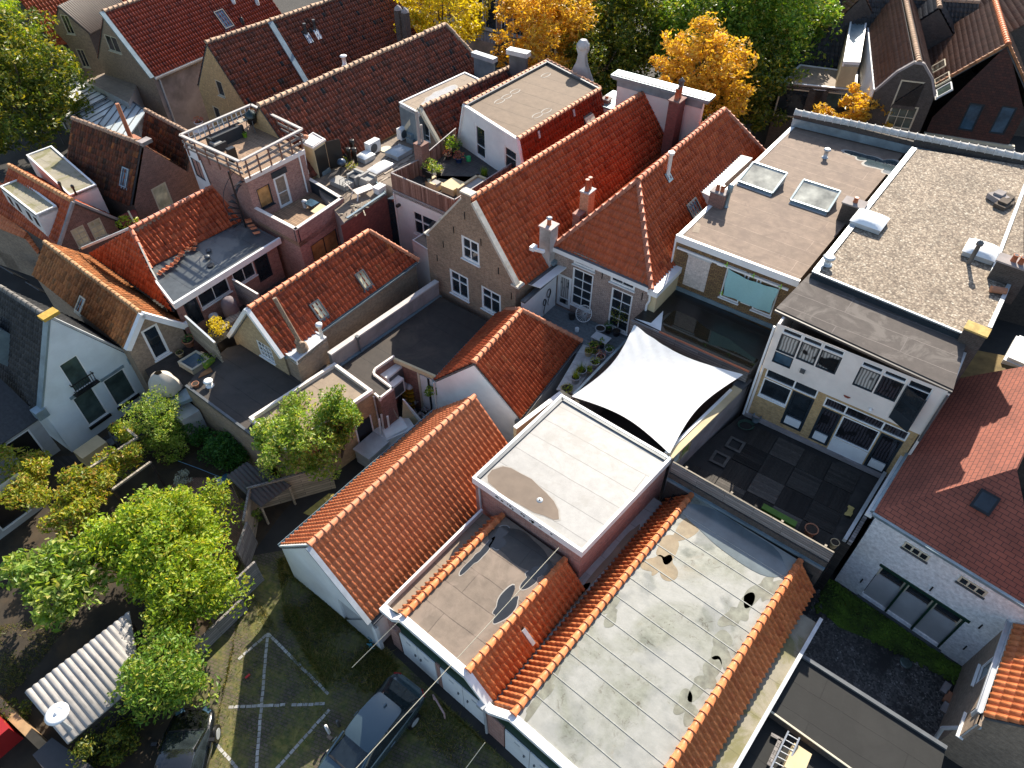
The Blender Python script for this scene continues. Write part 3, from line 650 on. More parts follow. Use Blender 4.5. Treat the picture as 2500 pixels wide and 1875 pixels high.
for(s_,t_),L_,W_,o_ in[((.6,9.0),.9,.45,1),((.8,7.7),.7,.4,1),((3.9,7.9),.6,.4,0),((4.1,6.3),.5,.45,0),((4.2,5.1),.6,.4,0),((4.2,3.8),.5,.35,0),((.35,5.0),.5,.3,0),((.3,1.2),.9,.2,0),((4.2,9.3),.9,.35,0)]:
 st=MB();blob(st,gB(t_,s_,zB),axB,L_,W_,n=70,seed=int(t_*10),z=.004,rough=.42);obj('algae_stain',st,OCH if o_ else ALG,TB)
ws_=MB();blob(ws_,gB(LB-.75,wB/2,zB),nxB,wB/2-.2,.8,seed=14,z=.011,rough=.1)
obj('water_or_shade',ws_,plain('shaded rain water film',(.14,.17,.18),.15,.4,.8,spec=.6),TB)  # wet strip, with the shadow along the roof's back put into its colour
se=MB()
for i in range(1,int(LB/.93)):se.obox(gB(i*.93,.12,zB+.002),axB*.035,nxB*(wB-.24),UP*.014)
obj('welded_seam',se,plain('seam',(.33,.335,.3),.6,.3,6),TB)
cpb=MB();cpb.obox(gB(-.1,wB+.93,2.6),axB*(LB-1.0),nxB*.62,UP*.1,0);cpb.obox(gB(-.1,wB+1.55,2.42),axB*(LB-.8),nxB*.13,UP*.42,1)
obj('box_gutter',cpb,[BT_MOSS,ZINC],TB)
zW=5.0
pts=[P('k',1390,850,zW),P('k',540,355,zW),P('j',1745,1000,zW),P('k',700,1580,zW)]
T=thing('brick_annex','square brick annex under a pale flat roof with one big brown puddle','annex',A3(*sum(pts)[:2]/4,0))
cen=sum(pts)/4;ins=[p+flat(cen-p)*.12 for p in pts]
wl=MB();wl.extr([p-UP*.35 for p in ins],0,0,0);obj('wall',wl,B_PINK,T)
ro=MB();ro.slab([p+flat(cen-p)*.2-UP*.05 for p in pts],.12);obj('flat_roof',ro,BT_WHITE,T)
ri=MB();rim(ri,pts,.12,.03,0,.34);obj('roof_edge',ri,PAINT,T)
dk=MB()
for a,b in((0,1),(1,2)):
 d=pts[b]-pts[a];n=A3(d[1],-d[0],0)/np.linalg.norm(d);n=n if np.dot(n,cen-pts[a])>0 else-n
 dk.obox(pts[a]+n*.125+d*.03-UP*.06,d*.94,n*.14,UP*.075)
obj('edge_flashing',dk,LEAD,T)
pm,pe=MB(),MB()
outl=[('j',1865,985),('j',1900,940),('j',1985,912),('k',150,925),('k',240,975),('k',310,1010),('k',360,1060),('k',420,1115),('k',480,1180),('k',515,1250),('k',520,1320),('k',480,1325),('k',400,1290),('k',330,1270),('k',250,1225),('k',190,1190),('k',120,1155),('k',50,1110),('j',1930,1085),('j',1870,1035)]
pw=[P(*s,zW-.045)for s in outl];cw=sum(pw)/len(pw)
pe.tri([p+(p-cw)*.05+UP*.0 for p in pw][::-1]);pm.tri([p+UP*.006 for p in pw][::-1])
obj('puddle_edge',pe,RIMDRY,T);obj('puddle',pm,PUDDLE,T)
dr=MB();dr.lathe(P('k',372,1168,zW)-UP*.05,[(.13,0),(.13,.014),(.05,.02)],14);dr.lathe(P('k',372,1168,zW)-UP*.03,[(.045,0),(.045,.012)],10,1);obj('roof_drain',dr,[ZINC,BLACK],T)
gr=MB();d=pts[3]-pts[2];n=A3(d[1],-d[0],0)/np.linalg.norm(d);n=n if np.dot(n,pts[2]-cen)>0 else-n
rnd=random.Random(9)
for i in range(16):
 t=rnd.uniform(.22,.8);gr.obox(pts[2]+d*t+n*.002-UP*(.1+rnd.random()*.12),nrm(d)*rnd.uniform(.05,.16),n*.004,UP*rnd.uniform(-.03,-.1))
obj('graffiti',gr,BLACK,T)
pipe(T,[P('j',1800,1080,4.6),P('j',1815,1235,3.3)],ZINC,.05)
kf=MB();b_=[P('k',1330,1085,3.35),P('o',690,140,3.35)];
def leaves(mb,c,rad,n,size,flat_=.5,seed=None,shell=.45,m=0,el=2.2):
 """n leaf-shaped faces spread through an ellipsoid of foliage"""
 rnd=random.Random(seed if seed is not None else random.random())
 for _ in range(n):
  while True:
   d=A3(rnd.uniform(-1,1),rnd.uniform(-1,1),rnd.uniform(-1,1));l=float(np.dot(d,d))
   if l<=1 and(l>shell*shell or rnd.random()<.35):break
  p=np.asarray(c)+d*rad;s=size*rnd.uniform(.6,1.35)
  t=A3(rnd.gauss(0,1),rnd.gauss(0,1),rnd.gauss(0,.6)-.25);t=t/np.linalg.norm(t)
  nn=nrm(A3(rnd.gauss(0,1),rnd.gauss(0,1),rnd.gauss(0,1)+1.6*flat_+.01));b=nrm(np.cross(t,nn));k=s/el
  q0=p-t*s*.5;q1=p+b*k*.5+nn*k*.12;q2=p+t*s*.5-nn*s*.1;q3=p-b*k*.5+nn*k*.12
  mb.v+=[tuple(map(float,x))for x in(q0,q1,q2,q3)];o=len(mb.v)-4
  mb.f.append((o,o+1,o+2,o+3));mb.m.append(m);mb.r.append(rnd.random());mb.sm.append(False)
def crown(mb,c,R_,n_cl,n_lf,size,cl=.34,seed=1,flat_=.5,low=-.5,droop=0.0,cvar=.4):
 """crown = many leaf clumps placed through an ellipsoid, uneven and with gaps; returns clump centres"""
 rnd=random.Random(seed);R_=np.asarray(R_,float)*np.ones(3);cs=[]
 while len(cs)<n_cl:
  d=A3(rnd.uniform(-1,1),rnd.uniform(-1,1),rnd.uniform(low,1));l=np.linalg.norm(d)
  if l>1 or(l<.45 and rnd.random()<.7):continue
  wob=1+.18*math.sin(3*math.atan2(d[1],d[0])+seed)+.12*math.sin(5*math.atan2(d[1],d[0])+2*seed)
  cs.append(np.asarray(c)+d*R_*(wob if abs(d[2])<.8 else 1))
 for i,p in enumerate(cs):
  k=rnd.uniform(1-cvar,1+cvar)*cl*float(R_.mean());leaves(mb,p-UP*droop*k,A3(k,k,k*(.62+droop)),int(n_lf*rnd.uniform(.6,1.4)),size,flat_,seed*1000+i)
 return cs
def tree(name,label,base,h,R_,mat,n_cl=40,n_lf=70,size=.2,trunk=.16,seed=1,group=None,cat='tree',flat_=.5,cl=.34,bark=None,low=-.5,ctr=None,droop=0.0,cvar=.4,limbs=9):
 base=np.asarray(base,float);R_=np.asarray(R_,float)*np.ones(3);c=base+UP*(h-R_[2])if ctr is None else np.asarray(ctr,float)
 T=thing(name,label,cat,base,group);mb=MB();cs=crown(mb,c,R_,n_cl,n_lf,size,cl,seed,flat_,low,droop,cvar)
 tr=MB();f=c-UP*R_[2]*.55;mid=base+(f-base)*.6+A3(.08,-.05,0);tr.tube(base-UP*.1,mid,trunk,trunk*.8,8);tr.tube(mid,f,trunk*.8,trunk*.6,8)
 for p in cs[::max(1,len(cs)//limbs)]:
  m_=f+(p-f)*.5-UP*.1;tr.tube(f-UP*.1,m_,trunk*.42,trunk*.26,6);tr.tube(m_,p,trunk*.26,trunk*.1,5)
 obj('trunk',tr,bark or BARK,T);obj('crown',mb,mat,T);return T
BARK=plain('bark',(.1,.075,.055),.9,.4,5)
L_GREEN=leafmat('fresh green leaf',[(0,(.08,.17,.025)),(.5,(.16,.29,.03)),(.85,(.31,.38,.05)),(1,(.42,.38,.08))])
L_YG=leafmat('yellow green leaf',[(0,(.12,.23,.02)),(.5,(.28,.4,.03)),(.85,(.44,.48,.045)),(1,(.52,.44,.06))],.42)
L_GOLD=leafmat('golden autumn leaf',[(0,(.45,.27,.03)),(.5,(.62,.4,.05)),(.8,(.68,.48,.1)),(1,(.6,.28,.06))],.42)
L_YEL=leafmat('yellow leaf',[(0,(.42,.36,.02)),(.5,(.6,.5,.03)),(1,(.64,.48,.05))],.42)
L_OLIVE=leafmat('olive tree leaf',[(0,(.05,.09,.014)),(.5,(.11,.16,.02)),(.85,(.26,.25,.03)),(1,(.4,.32,.04))],.35)
L_DEEP=leafmat('deep green leaf',[(0,(.02,.085,.015)),(.5,(.045,.15,.025)),(1,(.1,.24,.04))],.3)
L_PALE=leafmat('pale spring leaf',[(0,(.11,.22,.03)),(.5,(.24,.36,.05)),(.9,(.42,.48,.12)),(1,(.48,.42,.14))],.4)
L_RED=leafmat('pink flower',[(0,(.4,.06,.06)),(.6,(.55,.2,.15)),(1,(.3,.25,.05))],.3)
L_RUST=leafmat('rusty vine leaf',[(0,(.12,.18,.02)),(.4,(.27,.33,.03)),(.8,(.45,.4,.06)),(1,(.42,.2,.05))],.38)
SOIL=plain('potting soil',(.04,.028,.02),.95,.3,6)
TERRA,GREYPOT,BUFFP,DARKP,BLUEP=plain('terracotta pot',(.4,.17,.09),.7,.2,4),plain('grey pot',(.42,.43,.44),.6,.2,4),plain('buff pot',(.5,.38,.22),.7,.2,4),plain('dark pot',(.05,.045,.045),.5,.2,4),plain('blue glazed pot',(.03,.07,.2),.25,.2,3)
def pot(label,c,r=.2,h=.32,mat=None,leafm=None,ph=.35,pr=None,n=70,size=.12,seed=1,group=None,name='potted_plant',cat='potted plant',stem=0,spiky=False):
 T=thing(name,label,cat,c,group);mb=MB();c=np.asarray(c,float)
 mb.lathe(c,[(r*.72,0),(r*.95,h*.85),(r*1.06,h*.86),(r*1.06,h),(r*.93,h),(r*.9,h*.9)],14);obj('pot',mb,mat or TERRA,T)
 s=MB();s.lathe(c+UP*h*.9,[(r*.9,0),(r*.6,.01)],12);obj('soil',s,SOIL,T)
 if leafm:
  l=MB();pr=pr or r*1.25;rnd=random.Random(seed)
  if spiky:
   for i in range(n):
    a=rnd.uniform(0,6.28);o=c+UP*h*.9+A3(math.cos(a),math.sin(a),0)*r*rnd.random()*.7;d=nrm(A3(math.cos(a)*.5*rnd.random(),math.sin(a)*.5*rnd.random(),1))*ph*rnd.uniform(.6,1.2);w=A3(-math.sin(a),math.cos(a),0)*.015
    l.add([o-w,o+w,o+d],[(0,1,2)])
  else:
   if stem:
    t=MB();t.tube(c+UP*h*.9,c+UP*(h+stem),.018,.014,6);obj('stem',t,BARK,T)
   leaves(l,c+UP*(h+stem+ph*.45),A3(pr,pr,ph*.6),n,size,.4,seed,.2)
   l2=[c+UP*(h*.9),c+UP*(h+stem+ph*.4)];l.tube(l2[0],l2[1],.012,.008,5)
  obj('foliage',l,leafm,T)
 return T
 # middle: hip-roofed shed, terrace, sail yard, deck
def along(h_,sig,z,from_back=True):
 return float(np.dot(P(*sig,z)-(h_.b if from_back else h_.a),h_.ax))
def hipshed():
 H=House('hipped_shed','small white walled shed with a red tiled roof hipped at the terrace end',('j',1760,110),('g',230,1130),5.9,3.6,2.3,2.3,'shed')
 H.hb=along(H,('g',740,1375),3.6)-.1
 H.walls(W_WHITE);H.build_walls(W_WHITE)
 H.roof(T_RED,.2,.33,PROF_PAN,1.0,C_RIDGE,.1,.002,caps_r=.13,capsp=.36)
 c=H.corn
 gutter(H.T,c['fl']-H.nx*.06-UP*.05,c['bl']-H.nx*.06-UP*.05,BLUEM,.06);gutter(H.T,c['fr']+H.nx*.07-UP*.05,c['br']+H.nx*.07-UP*.05,LEAD,.06)
 pipe(H.T,[H.g(-.06,-H.wl-.08,3.4),H.g(-.06,-H.wl-.08,.5)],W_PINK,.045)
 hb=MB();hb.obox(H.g(-.14,H.wr-.1,3.2),H.ax*.2,H.nx*.2,UP*.22);obj('rainwater_head',hb,LEAD,H.T)
 return H
HIPSHED=hipshed()
mb=MB();a,b=P('k',170,605,3.6),P('k',525,335,3.6);d=flat(b-a);n=A3(d[1],-d[0],0)
mb.obox(A3(a[0],a[1],0)+n*.0,b-a,n*.18,UP*3.55,0);mb.obox(a-n*.02-UP*.05,b-a,n*.22,UP*.06,1);mb.obox(A3(b[0],b[1],0)+d*.0,d*.18,n*1.1,UP*3.6,0)
obj_=obj('garden_wall',mb,[W_CREAM,PAINT]);tag(obj_,'beige rendered wall squeezed between the hipped shed and the pale roofed annex','wall')
TZ=3.3
TER=plain('grey terrace boards',(.16,.175,.18),.6,.3,1.5);ROOFC=bitumen('pale grey ledge',(.55,.53,.5),2,None,.2,(.3,.28,.27),.7,.8,pscale=.8)
tp=[P('g',470,1075,TZ),P('g',1085,1345,TZ),P('k',640,352,TZ),P('k',520,335,TZ),HIPSHED.corn['br']*A3(1,1,0)+UP*TZ,HIPSHED.corn['bl']*A3(1,1,0)+UP*TZ]
T=thing('roof_terrace','small roof terrace of grey boards crowded with flower pots below brown brick house','terrace',A3(*sum(tp)[:2]/6,0))
mb=MB();mb.extr([p-UP*.02 for p in tp],0);obj('base',mb,W_CONC,T)
bd=MB();a0=P('g',490,1092,TZ);d=flat(P('g',1040,1330,TZ)-a0);nn=A3(d[1],-d[0],0);
for i in range(13):bd.obox(a0-d*.15+nn*(.02+i*.2),d*(5.6 if i<5 else 5.2),nn*.185,UP*.03)
obj('boards',bd,tilemat('weathered grey board',[(0,(.13,.15,.16)),(1,(.2,.215,.22))],.6),T)
lg=MB();lg.slab([HIPSHED.corn['br']*A3(1,1,0)+HIPSHED.nx*.12+UP*(TZ+.05),HIPSHED.corn['br']*A3(1,1,0)+HIPSHED.nx*1.2+UP*(TZ+.05),P('k',640,350,TZ+.05),P('k',500,318,TZ+.05)],.06);obj('ledge',lg,ROOFC,T)
ra,rb_=P('g',1045,1358,4.05),P('k',632,362,4.05)
rl=MB();rl.beam(ra,rb_,.12,.1);obj('handrail',rl,BLUEM,T)
pw_=MB();d2=flat(rb_-ra);n2=A3(-d2[1],d2[0],0);pw_.obox(A3(ra[0],ra[1],0),rb_-ra,A3(d2[1],-d2[0],0)*.1*(1 if d2[0]<0 else-1),UP*3.95);obj('parapet',pw_,WOODG,T)
c0=P('g',490,1092,TZ);w0=c0-AX*2.9
mb=MB();mb.obox(A3(w0[0],w0[1],TZ+.001),AX*2.9,-NX*.16,UP*2.05,0);mb.obox(w0+UP*2.05-UP*0-NX*.2,AX*2.95,NX*.26,UP*.09,1)
o=obj('garden_wall',mb,[W_WHITE,LEAD]);tag(o,'white terrace wall with garden hoses hung on it','wall')
def coil(label,c,r,L):
 mb=MB();pts=[]
 for k_ in range(3):
  for i in range(17):a=2*math.pi*i/16;pts.append(c+NX*(.04+.012*k_)+AX*(r*.55*math.cos(a)*(1+.1*k_))+UP*(r*math.sin(a)))
 pts+=[c+NX*.05-UP*(r+.1)+AX*.05,c+NX*.06-UP*(r+L*.6)-AX*.06,c+NX*.05-UP*(r+L)]
 mb.path(pts,.016,5);tag(obj('garden_hose',mb,BLACK),label,'garden hose','hoses on the white wall')
coil('long dark hose loop nearest the white door',c0-AX*.75+UP*1.35,.26,.55)
coil('shorter dark hose loop hung left of the long one',c0-AX*1.1+UP*.95,.2,.6)
cc=P('g',705,1225,TZ+.03);T=thing('wicker_chair','round white string chair on the grey terrace','chair',cc)
s=MB();rr=.42;tilt=nrm(A3(-.35,-.75,.62));xx=nrm(np.cross(tilt,UP));yy=np.cross(xx,tilt);ctr=cc+UP*.62
ring=[ctr+xx*rr*math.cos(2*math.pi*i/24)+yy*rr*1.05*math.sin(2*math.pi*i/24)for i in range(25)]
s.path(ring,.018,5)
for i in range(0,24):s.tube(ring[i],ctr-tilt*.3+(ring[i]-ctr)*.12,.008,.008,4)
obj('seat',s,PAINT,T);f=MB()
for a in(.6,2.2,3.9,5.5):f.tube(ctr-tilt*.26+UP*-.02,cc+A3(math.cos(a),math.sin(a),0)*.33,.014,.014,5)
obj('leg_frame',f,LEAD,T)
rnd=random.Random(3);gp='flower pots along the terrace ledge'
pl=[(('g',835,1310),'large grey planter of bare soil beside the string chair',.26,.4,GREYPOT,None,0),(('g',785,1425),'brown pot of seedlings at the back of the pot cluster',.24,.3,TERRA,L_GREEN,.1),(('g',745,1475),'buff pot of wilted stems next to red roof tiles',.2,.3,BUFFP,L_RUST,.08),(('g',793,1478),'pale pot with a whitish rim in the middle of the cluster',.18,.25,GREYPOT,L_OLIVE,.1),(('g',838,1512),'pink rimmed pot of reddish flowers in the cluster',.22,.26,W_PINK,L_RED,.3),(('g',795,1560),'violet rimmed pot of green shoots low in the cluster',.22,.28,W_PINK,L_YG,.2),(('g',905,1460),'white pot of leafy herbs against the terrace handrail',.2,.26,PAINT,L_GREEN,.2),(('g',850,1415),'tall bright green young plant behind the cluster',.14,.22,DARKP,L_GREEN,.45),(('k',690,205),'wide grey tub of feathery grasses by the handrail',.26,.34,GREYPOT,L_GREEN,.5),(('k',645,262),'grey bucket of tall yellow green spikes',.22,.36,GREYPOT,L_YG,.6),(('k',580,330),'low buff bowl of yellow succulents at the terrace corner',.28,.2,BUFFP,L_YG,.12),(('k',752,190),'small buff pot of yellow succulents under the handrail',.17,.22,BUFFP,L_YG,.1)]
for i,(s_,lab,r_,h_,m_,lm,ph)in enumerate(pl):
 pot(lab,P(*s_,TZ+.06),r_,h_,m_,lm,ph,n=60 if ph else 0,size=.11,seed=i,group=gp,spiky=(i in(9,8)))
pot('thin grey leaved olive tree in a pot beside tall window',P('g',960,1320,TZ+.03),.2,.3,DARKP,L_OLIVE,.7,.5,160,.12,77,None,'olive_tree','tree',.75)
pot('grey green bush in a pot beside olive tree',P('g',900,1300,TZ+.03),.18,.28,DARKP,L_DEEP,.4,.28,90,.1,78)
tb=thing('garden_table','small grey table amid the flower pots','table',P('g',840,1390,TZ+.03));mb=MB();mb.box(P('g',840,1390,TZ+.03)+UP*.42,(.9,.55,.04));obj('table_top',mb,W_GREYB,tb)
for sx in(-.38,.38):
 for sy in(-.22,.22):mb=MB();mb.box(P('g',840,1390,TZ+.03)+NX*sx+AX*sy,(.04,.04,.42));obj('leg',mb,W_GREYB,tb)
bk=MB();bk.lathe(P('g',620,1195,TZ+.03),[(.14,0),(.19,.3),(.2,.31),(.18,.3),(.16,.06)],14);tag(obj('bucket',bk,DARKP),'black bucket below the window ledge','bucket')
bk=MB();bk.lathe(P('g',658,1290,TZ+.03),[(.11,0),(.11,.2),(.1,.2),(.09,.04)],12);tag(obj('bucket',bk,PAINT),'small white bucket beside the string chair','bucket')
sh=MB();sh.box(P('g',680,1130,TZ+.03)+UP*.5,(1.1,.4,.04));sh.box(P('g',680,1130,TZ+.03),(1.0,.3,.5));tag(obj('window_bench',sh,PAINT),'white bench under the left tall window','bench')
sc_=[P('g',1100,1240,6.0),P('k',1945,203,5.75),P('k',1375,815,5.12),P('k',615,372,4.6)]
cen=sum(sc_)/4;rows=[]
N_=28
for j in range(N_+1):
 t=j/N_;row=[]
 for i in range(N_+1):
  s=i/N_;p=(sc_[0]*(1-s)+sc_[1]*s)*(1-t)+(sc_[3]*(1-s)+sc_[2]*s)*t
  k=4*s*(1-s)*(2*t-1)**2+4*t*(1-t)*(2*s-1)**2
  p=p+(cen-p)*.17*k;p=p-UP*(.12*(16*s*(1-s)*t*(1-t)))
  cr=math.exp(-((s)**2+t**2)*14);p=p+UP*(.03*cr*math.sin(40*(s-t)))
  row.append(p)
 rows.append(row)
sl=MB();sl.grid(rows);sl.grid([[p-UP*.006 for p in r]for r in rows])
SAILM=plain('white sail cloth',(.74,.74,.73),.8,.07,1.2,dirt=(.62,.6,.57),dirt_amt=.5)
st_=thing('shade_sail','large white shade sail stretched across the narrow yard','shade sail',A3(cen[0],cen[1],4.5));obj('cloth',sl,SAILM,st_)
rp=MB()
for p in sc_:d=nrm(p-cen);rp.tube(p-d*.05,p+d*.3,.012)
obj('rope',rp,LEAD,st_)
yd=MB();yd.poly([p*A3(1,1,0)+UP*.3 for p in(P('k',1390,850,5),P('k',540,355,5),P('g',1050,1250,5.5),P('k',2010,200,5.5))]);struct('yard',yd,WOODDK)
mb=MB();mb.beam(P('k',900,460,3.6),P('k',1000,545,3.6),.06,.06);mb.beam(P('k',940,440,3.6),P('k',1030,510,3.6),.06,.06)
DZ=3.3
a,b=P('k',1395,838,5.0),P('k',2010,235,5.0);Wd=Wall(A3(a[0],a[1],0),A3(b[0],b[1],0))
Wd.n=A3(Wd.u[1],-Wd.u[0],0);Wd.n=Wd.n if np.dot(Wd.n,NX)>0 else-Wd.n
LW=Wd.L;Wd.out=[(0,0),(LW,0),(LW,4.85),(0,4.85)]
T=thing('window_wall','low wall of yellow green panes and beige capping between sail and dark deck','wall',(a+b)/2*A3(1,1,0))
PANEG=glassmat('yellow green pane',(.2,.26,.06),.15);PANEW=glassmat('pale blue pane',(.35,.42,.42),.15)
n_=9
for i in range(n_):Wd.window((.25+i*(LW-.5)/n_,.25+(i+1)*(LW-.5)/n_,4.0,4.7),1,1,W_CREAM,PANEG if i%3 else PANEW,fw=.035,sill=False)
Wd.build(T,W_CONC)
cp=MB();cp.obox(Wd.pt(0,4.85,.04),Wd.u*LW*.86,-Wd.n*.42,UP*.1,0);cp.obox(Wd.pt(0,4.95,-.26),Wd.u*LW*.8,-Wd.n*.12,UP*.06,1);cp.obox(Wd.pt(LW*.86,4.82,.04),Wd.u*LW*.14,-Wd.n*.5,UP*.12,2)
obj('coping',cp,[W_CREAM,PAINT,LEAD],T)
dk0,dk1=P('l',150,548,DZ),P('l',1100,988,DZ);du=flat(dk1-dk0);dn=A3(du[1],-du[0],0);dn=dn if dn[1]<0 else-dn
DECKM=tilemat('weathered dark deck plank',[(0,(.012,.010,.009)),(.5,(.04,.034,.029)),(1,(.09,.077,.066))],.65,(.03,.03,.028),.5)
slab_=MB();q_=[Wd.pt(-.5,DZ-.06),dk0-du*.6+dn*-.0-UP*.06,dk1+du*.9-UP*.06,P('l',850,1500,DZ-.06),P('k',1500,960,DZ-.06)]
slab_.extr([q_[1]-dn*.3,q_[2]-dn*.3,P('l',770,1560,DZ-.06),P('k',1440,900,DZ-.06)],0);struct('deck_base',slab_,BT_DARK)
deck=thing('deck','dark weathered checkerboard deck of square plank tiles','deck',dk0+dn*3-UP*.04);ts=1.22
dko=Wd.a;
cnt=0
for i in range(-3,6):
 for j in range(0,5):
  o=dk0+dn*(.42+j*ts)+du*(i*ts)-UP*.045
  m_=o+dn*ts/2+du*ts/2
  sx=float(np.dot(m_-Wd.a,Wd.n))
  if sx<.95 or float(np.dot(m_-dk1,du))>-.2:continue
  tl_=MB();sh_=random.random();k=9
  for p in range(k):
   w_=ts*.97/k
   if(i+j)%2:tl_.obox(o+dn*w_*p,du*ts*.985,dn*w_*.93,UP*.035,0,min(1,max(0,sh_*.95+random.random()*.3-.12)))
   else:tl_.obox(o+du*w_*p,dn*ts*.985,du*w_*.93,UP*.035,0,min(1,max(0,sh_*.55+random.random()*.25-.05)))
  obj('deck_tile',tl_,DECKM,deck)
for i,s_ in enumerate((('k',1880,745),('k',1760,855))):
 o=P(*s_,DZ);f=MB()
 for k_ in(-1,1):f.obox(o+du*(.3*k_-.06)-dn*.36,du*.12,dn*.72,UP*.03);f.obox(o+dn*(.3*k_-.06)-du*.24,dn*.12,du*.48,UP*.03)
 tag(obj('paving_frame',f,plain('old frame',(.1,.09,.08),.8,.4,5)),('grey timber frame flat on the deck next to the window wall, farther from the fence' if i==0 else 'grey timber frame flat on the deck next to the window wall, nearer the fence'),'frame','timber frames on the deck')
mb=MB();cY=P('l',880,1270,DZ);rnd=random.Random(4);rows=[]
for j in range(6):rows.append([cY+du*((i-2.5)*.08+rnd.uniform(-.03,.03))-dn*((j-2.5)*.11+rnd.uniform(-.03,.03))+UP*(.02+rnd.random()*.08)for i in range(4)])
mb.grid(rows);tag(obj('cloth',mb,plain('yellow cloth',(.6,.45,.15),.8,.2,5)),'crumpled yellow cloth lying on the dark deck','cloth')
for lab,s_,r_,h_ in(('wide terracotta pot by the deck fence',('l',555,1430),.26,.36),('narrow pale terracotta pot at the deck corner',('l',735,1530),.17,.34)):
 pot(lab,P(*s_,DZ),r_,h_,TERRA if r_>.2 else BUFFP,group='empty pots on the deck')
gc=MB();o=P('l',180,1245,DZ+.1);d_=P('l',440,1390,DZ+.1)-o;gc.obox(o,d_,-dn*.28,UP*.12);tag(obj('planter',gc,plain('lime green plastic',(.09,.2,.015),.6,.3,3)),'lime green trough behind the deck fence','planter')  # low strip of artificial turf
hz=MB();rnd=random.Random(2);c_=P('k',1960,600,DZ)
for k_ in range(3):hz.path([c_+A3(.3*math.cos(a*.5),.25*math.sin(a*.5),.03+.02*k_)*(1+.12*k_)for a in range(13)],.014,5)
tag(obj('garden_hose',hz,plain('green hose',(.03,.09,.06),.5,.2,3)),'tangled green hose in the deck corner','garden hose')
bb=MB();bb.lathe(P('k',2035,560,DZ),[(.16,0),(.2,.32),(.21,.33),(.19,.32),(.17,.05)],14);tag(obj('bucket',bb,BLUEM),'blue grey bucket in the deck corner','bucket')
a,b=P('k',1398,882,5.0),P('l',745,1583,5.0);d=flat(b-a);n=A3(d[1],-d[0],0);n=n if n[1]<0 else-n
T=thing('board_fence','silver grey horizontal board fence between the wide garage and dark deck','fence',(a+b)/2*A3(1,1,0))
L_=float(np.linalg.norm((b-a)[:2]));mb=MB()
for i in range(5):mb.obox(A3(a[0],a[1],4.42+i*.115),d*L_,n*.03,UP*.108)
obj('boards',mb,WOODG,T);mb=MB();mb.obox(A3(a[0],a[1],4.995),d*L_,-n*.06,UP*.03);obj('capping',mb,WOODL,T)
mb=MB();mb.obox(A3(a[0],a[1],0)-n*.01,d*L_,-n*.04,UP*4.9);obj('rear_wall',mb,WOODDK,T)
mb=MB();mb.obox(A3(a[0],a[1],0),d*L_,n*.1,UP*4.4);obj('base_wall',mb,B_DARK,T)
mb=MB();mb.obox(A3(a[0],a[1],3.98)+n*.1,d*L_,n*.1,UP*.12);obj('flashing',mb,BLUEM,T)
for t_ in(.5,2.5,4.6,6.3):
 if t_<L_:mb=MB();mb.obox(A3(a[0],a[1],DZ)-n*.14+d*t_,d*.09,-n*.09,UP*1.65);obj('post',mb,WOODL,T)
 # curtain house: white front over the deck
FW=Wall(dk0,dk1);FW.n=FW.n if np.dot(FW.n,dn)>0 else-FW.n
T=thing('curtain_house','white fronted house with curtained dark windows and sloping black roof above the deck','house',dk0+du*3-dn*3-UP*DZ)
ZT=8.95
FW.out=[(-.6,0),(5.95,0),(5.95,6.45),(-.6,6.45)]
FW.window((-.32,1.93,5.9,6.46-.02),2,1,PAINT,GLASS,sill=False,fw=.06,bar=.07,xs=[.565],rec=.05)
FW.window((-.32,.95,4.8,5.85),1,1,PAINT,GLASS,sill=False,fw=.06,rec=.05)
FW.window((.99,1.93,3.72,5.85),1,2,DPAINT,GLASS,name='door',sill=False,fw=.1,zs=[.3],rec=.05)
FW.window((2.3,5.67,5.72,6.26),3,1,PAINT,CURTD,sill=False,fw=.06,bar=.07,xs=[.255,.72],rec=.05)
FW.window((2.32,3.15,3.6,5.66),1,2,DPAINT,CURTD,name='door',sill=False,fw=.1,zs=[.3],rec=.05)
FW.window((3.2,4.72,4.3,5.66),1,1,PAINT,CURTD,sill=False,fw=.06,rec=.05)
FW.window((4.77,5.65,3.45,5.66),1,2,DPAINT,CURTD,name='door',sill=False,fw=.1,zs=[.3],rec=.05)
FW.build(T,B_YEL,'lower_wall')
for s0,s1,z0,z1 in((1.12,1.8,3.86,4.28),(2.46,3.02,3.72,4.15),(4.92,5.52,3.6,4.05)):
 FW.rail(T,s0,s1,z0,z1,-.08,.012,PAINT,'door_panel')
FW.rail(T,3.2,4.72,3.5,4.28,-.05,.02,PAINT,'window_panel');FW.rail(T,-.6,6.0,3.3,3.5,.0,.14,W_CONC,'plinth')
FW.rail(T,-.33,.95,4.72,4.79,-.05,.05,PAINT,'sill')
UW=Wall(FW.pt(0,0,.1),FW.pt(1,0,.1));UW.n=FW.n;UW.out=[(-.55,6.46),(6.0,6.46),(6.0,ZT),(-.55,ZT)]
for s0,s1 in((-.25,.54),(.6,1.36),(1.42,2.23)):
 UW.window((s0,s1,7.6,8.55),1,1,DPAINT,CURT,sill=False,fw=.06,rec=.06);UW.window((s0,s1,8.6,8.86),1,1,PAINT,GLASS,sill=False,fw=.04,rec=.06)
UW.window((-.25,.54,6.95,7.56),1,1,DPAINT,GLASSB,sill=False,fw=.04,rec=.06)
for s0,s1 in((2.96,3.74),(3.8,4.62)):
 UW.window((s0,s1,7.48,8.5),1,1,DPAINT,CURT if s0<3 else CURTD,sill=False,fw=.06,rec=.06);UW.window((s0,s1,8.55,8.8),1,1,PAINT,GLASS,sill=False,fw=.04,rec=.06)
UW.window((4.7,5.56,6.62,8.8),1,2,PAINT,GLASS,name='door',sill=False,fw=.05,zs=[.86],rec=.1)
UW.build(T,W_PINK,'upper_wall',.12)
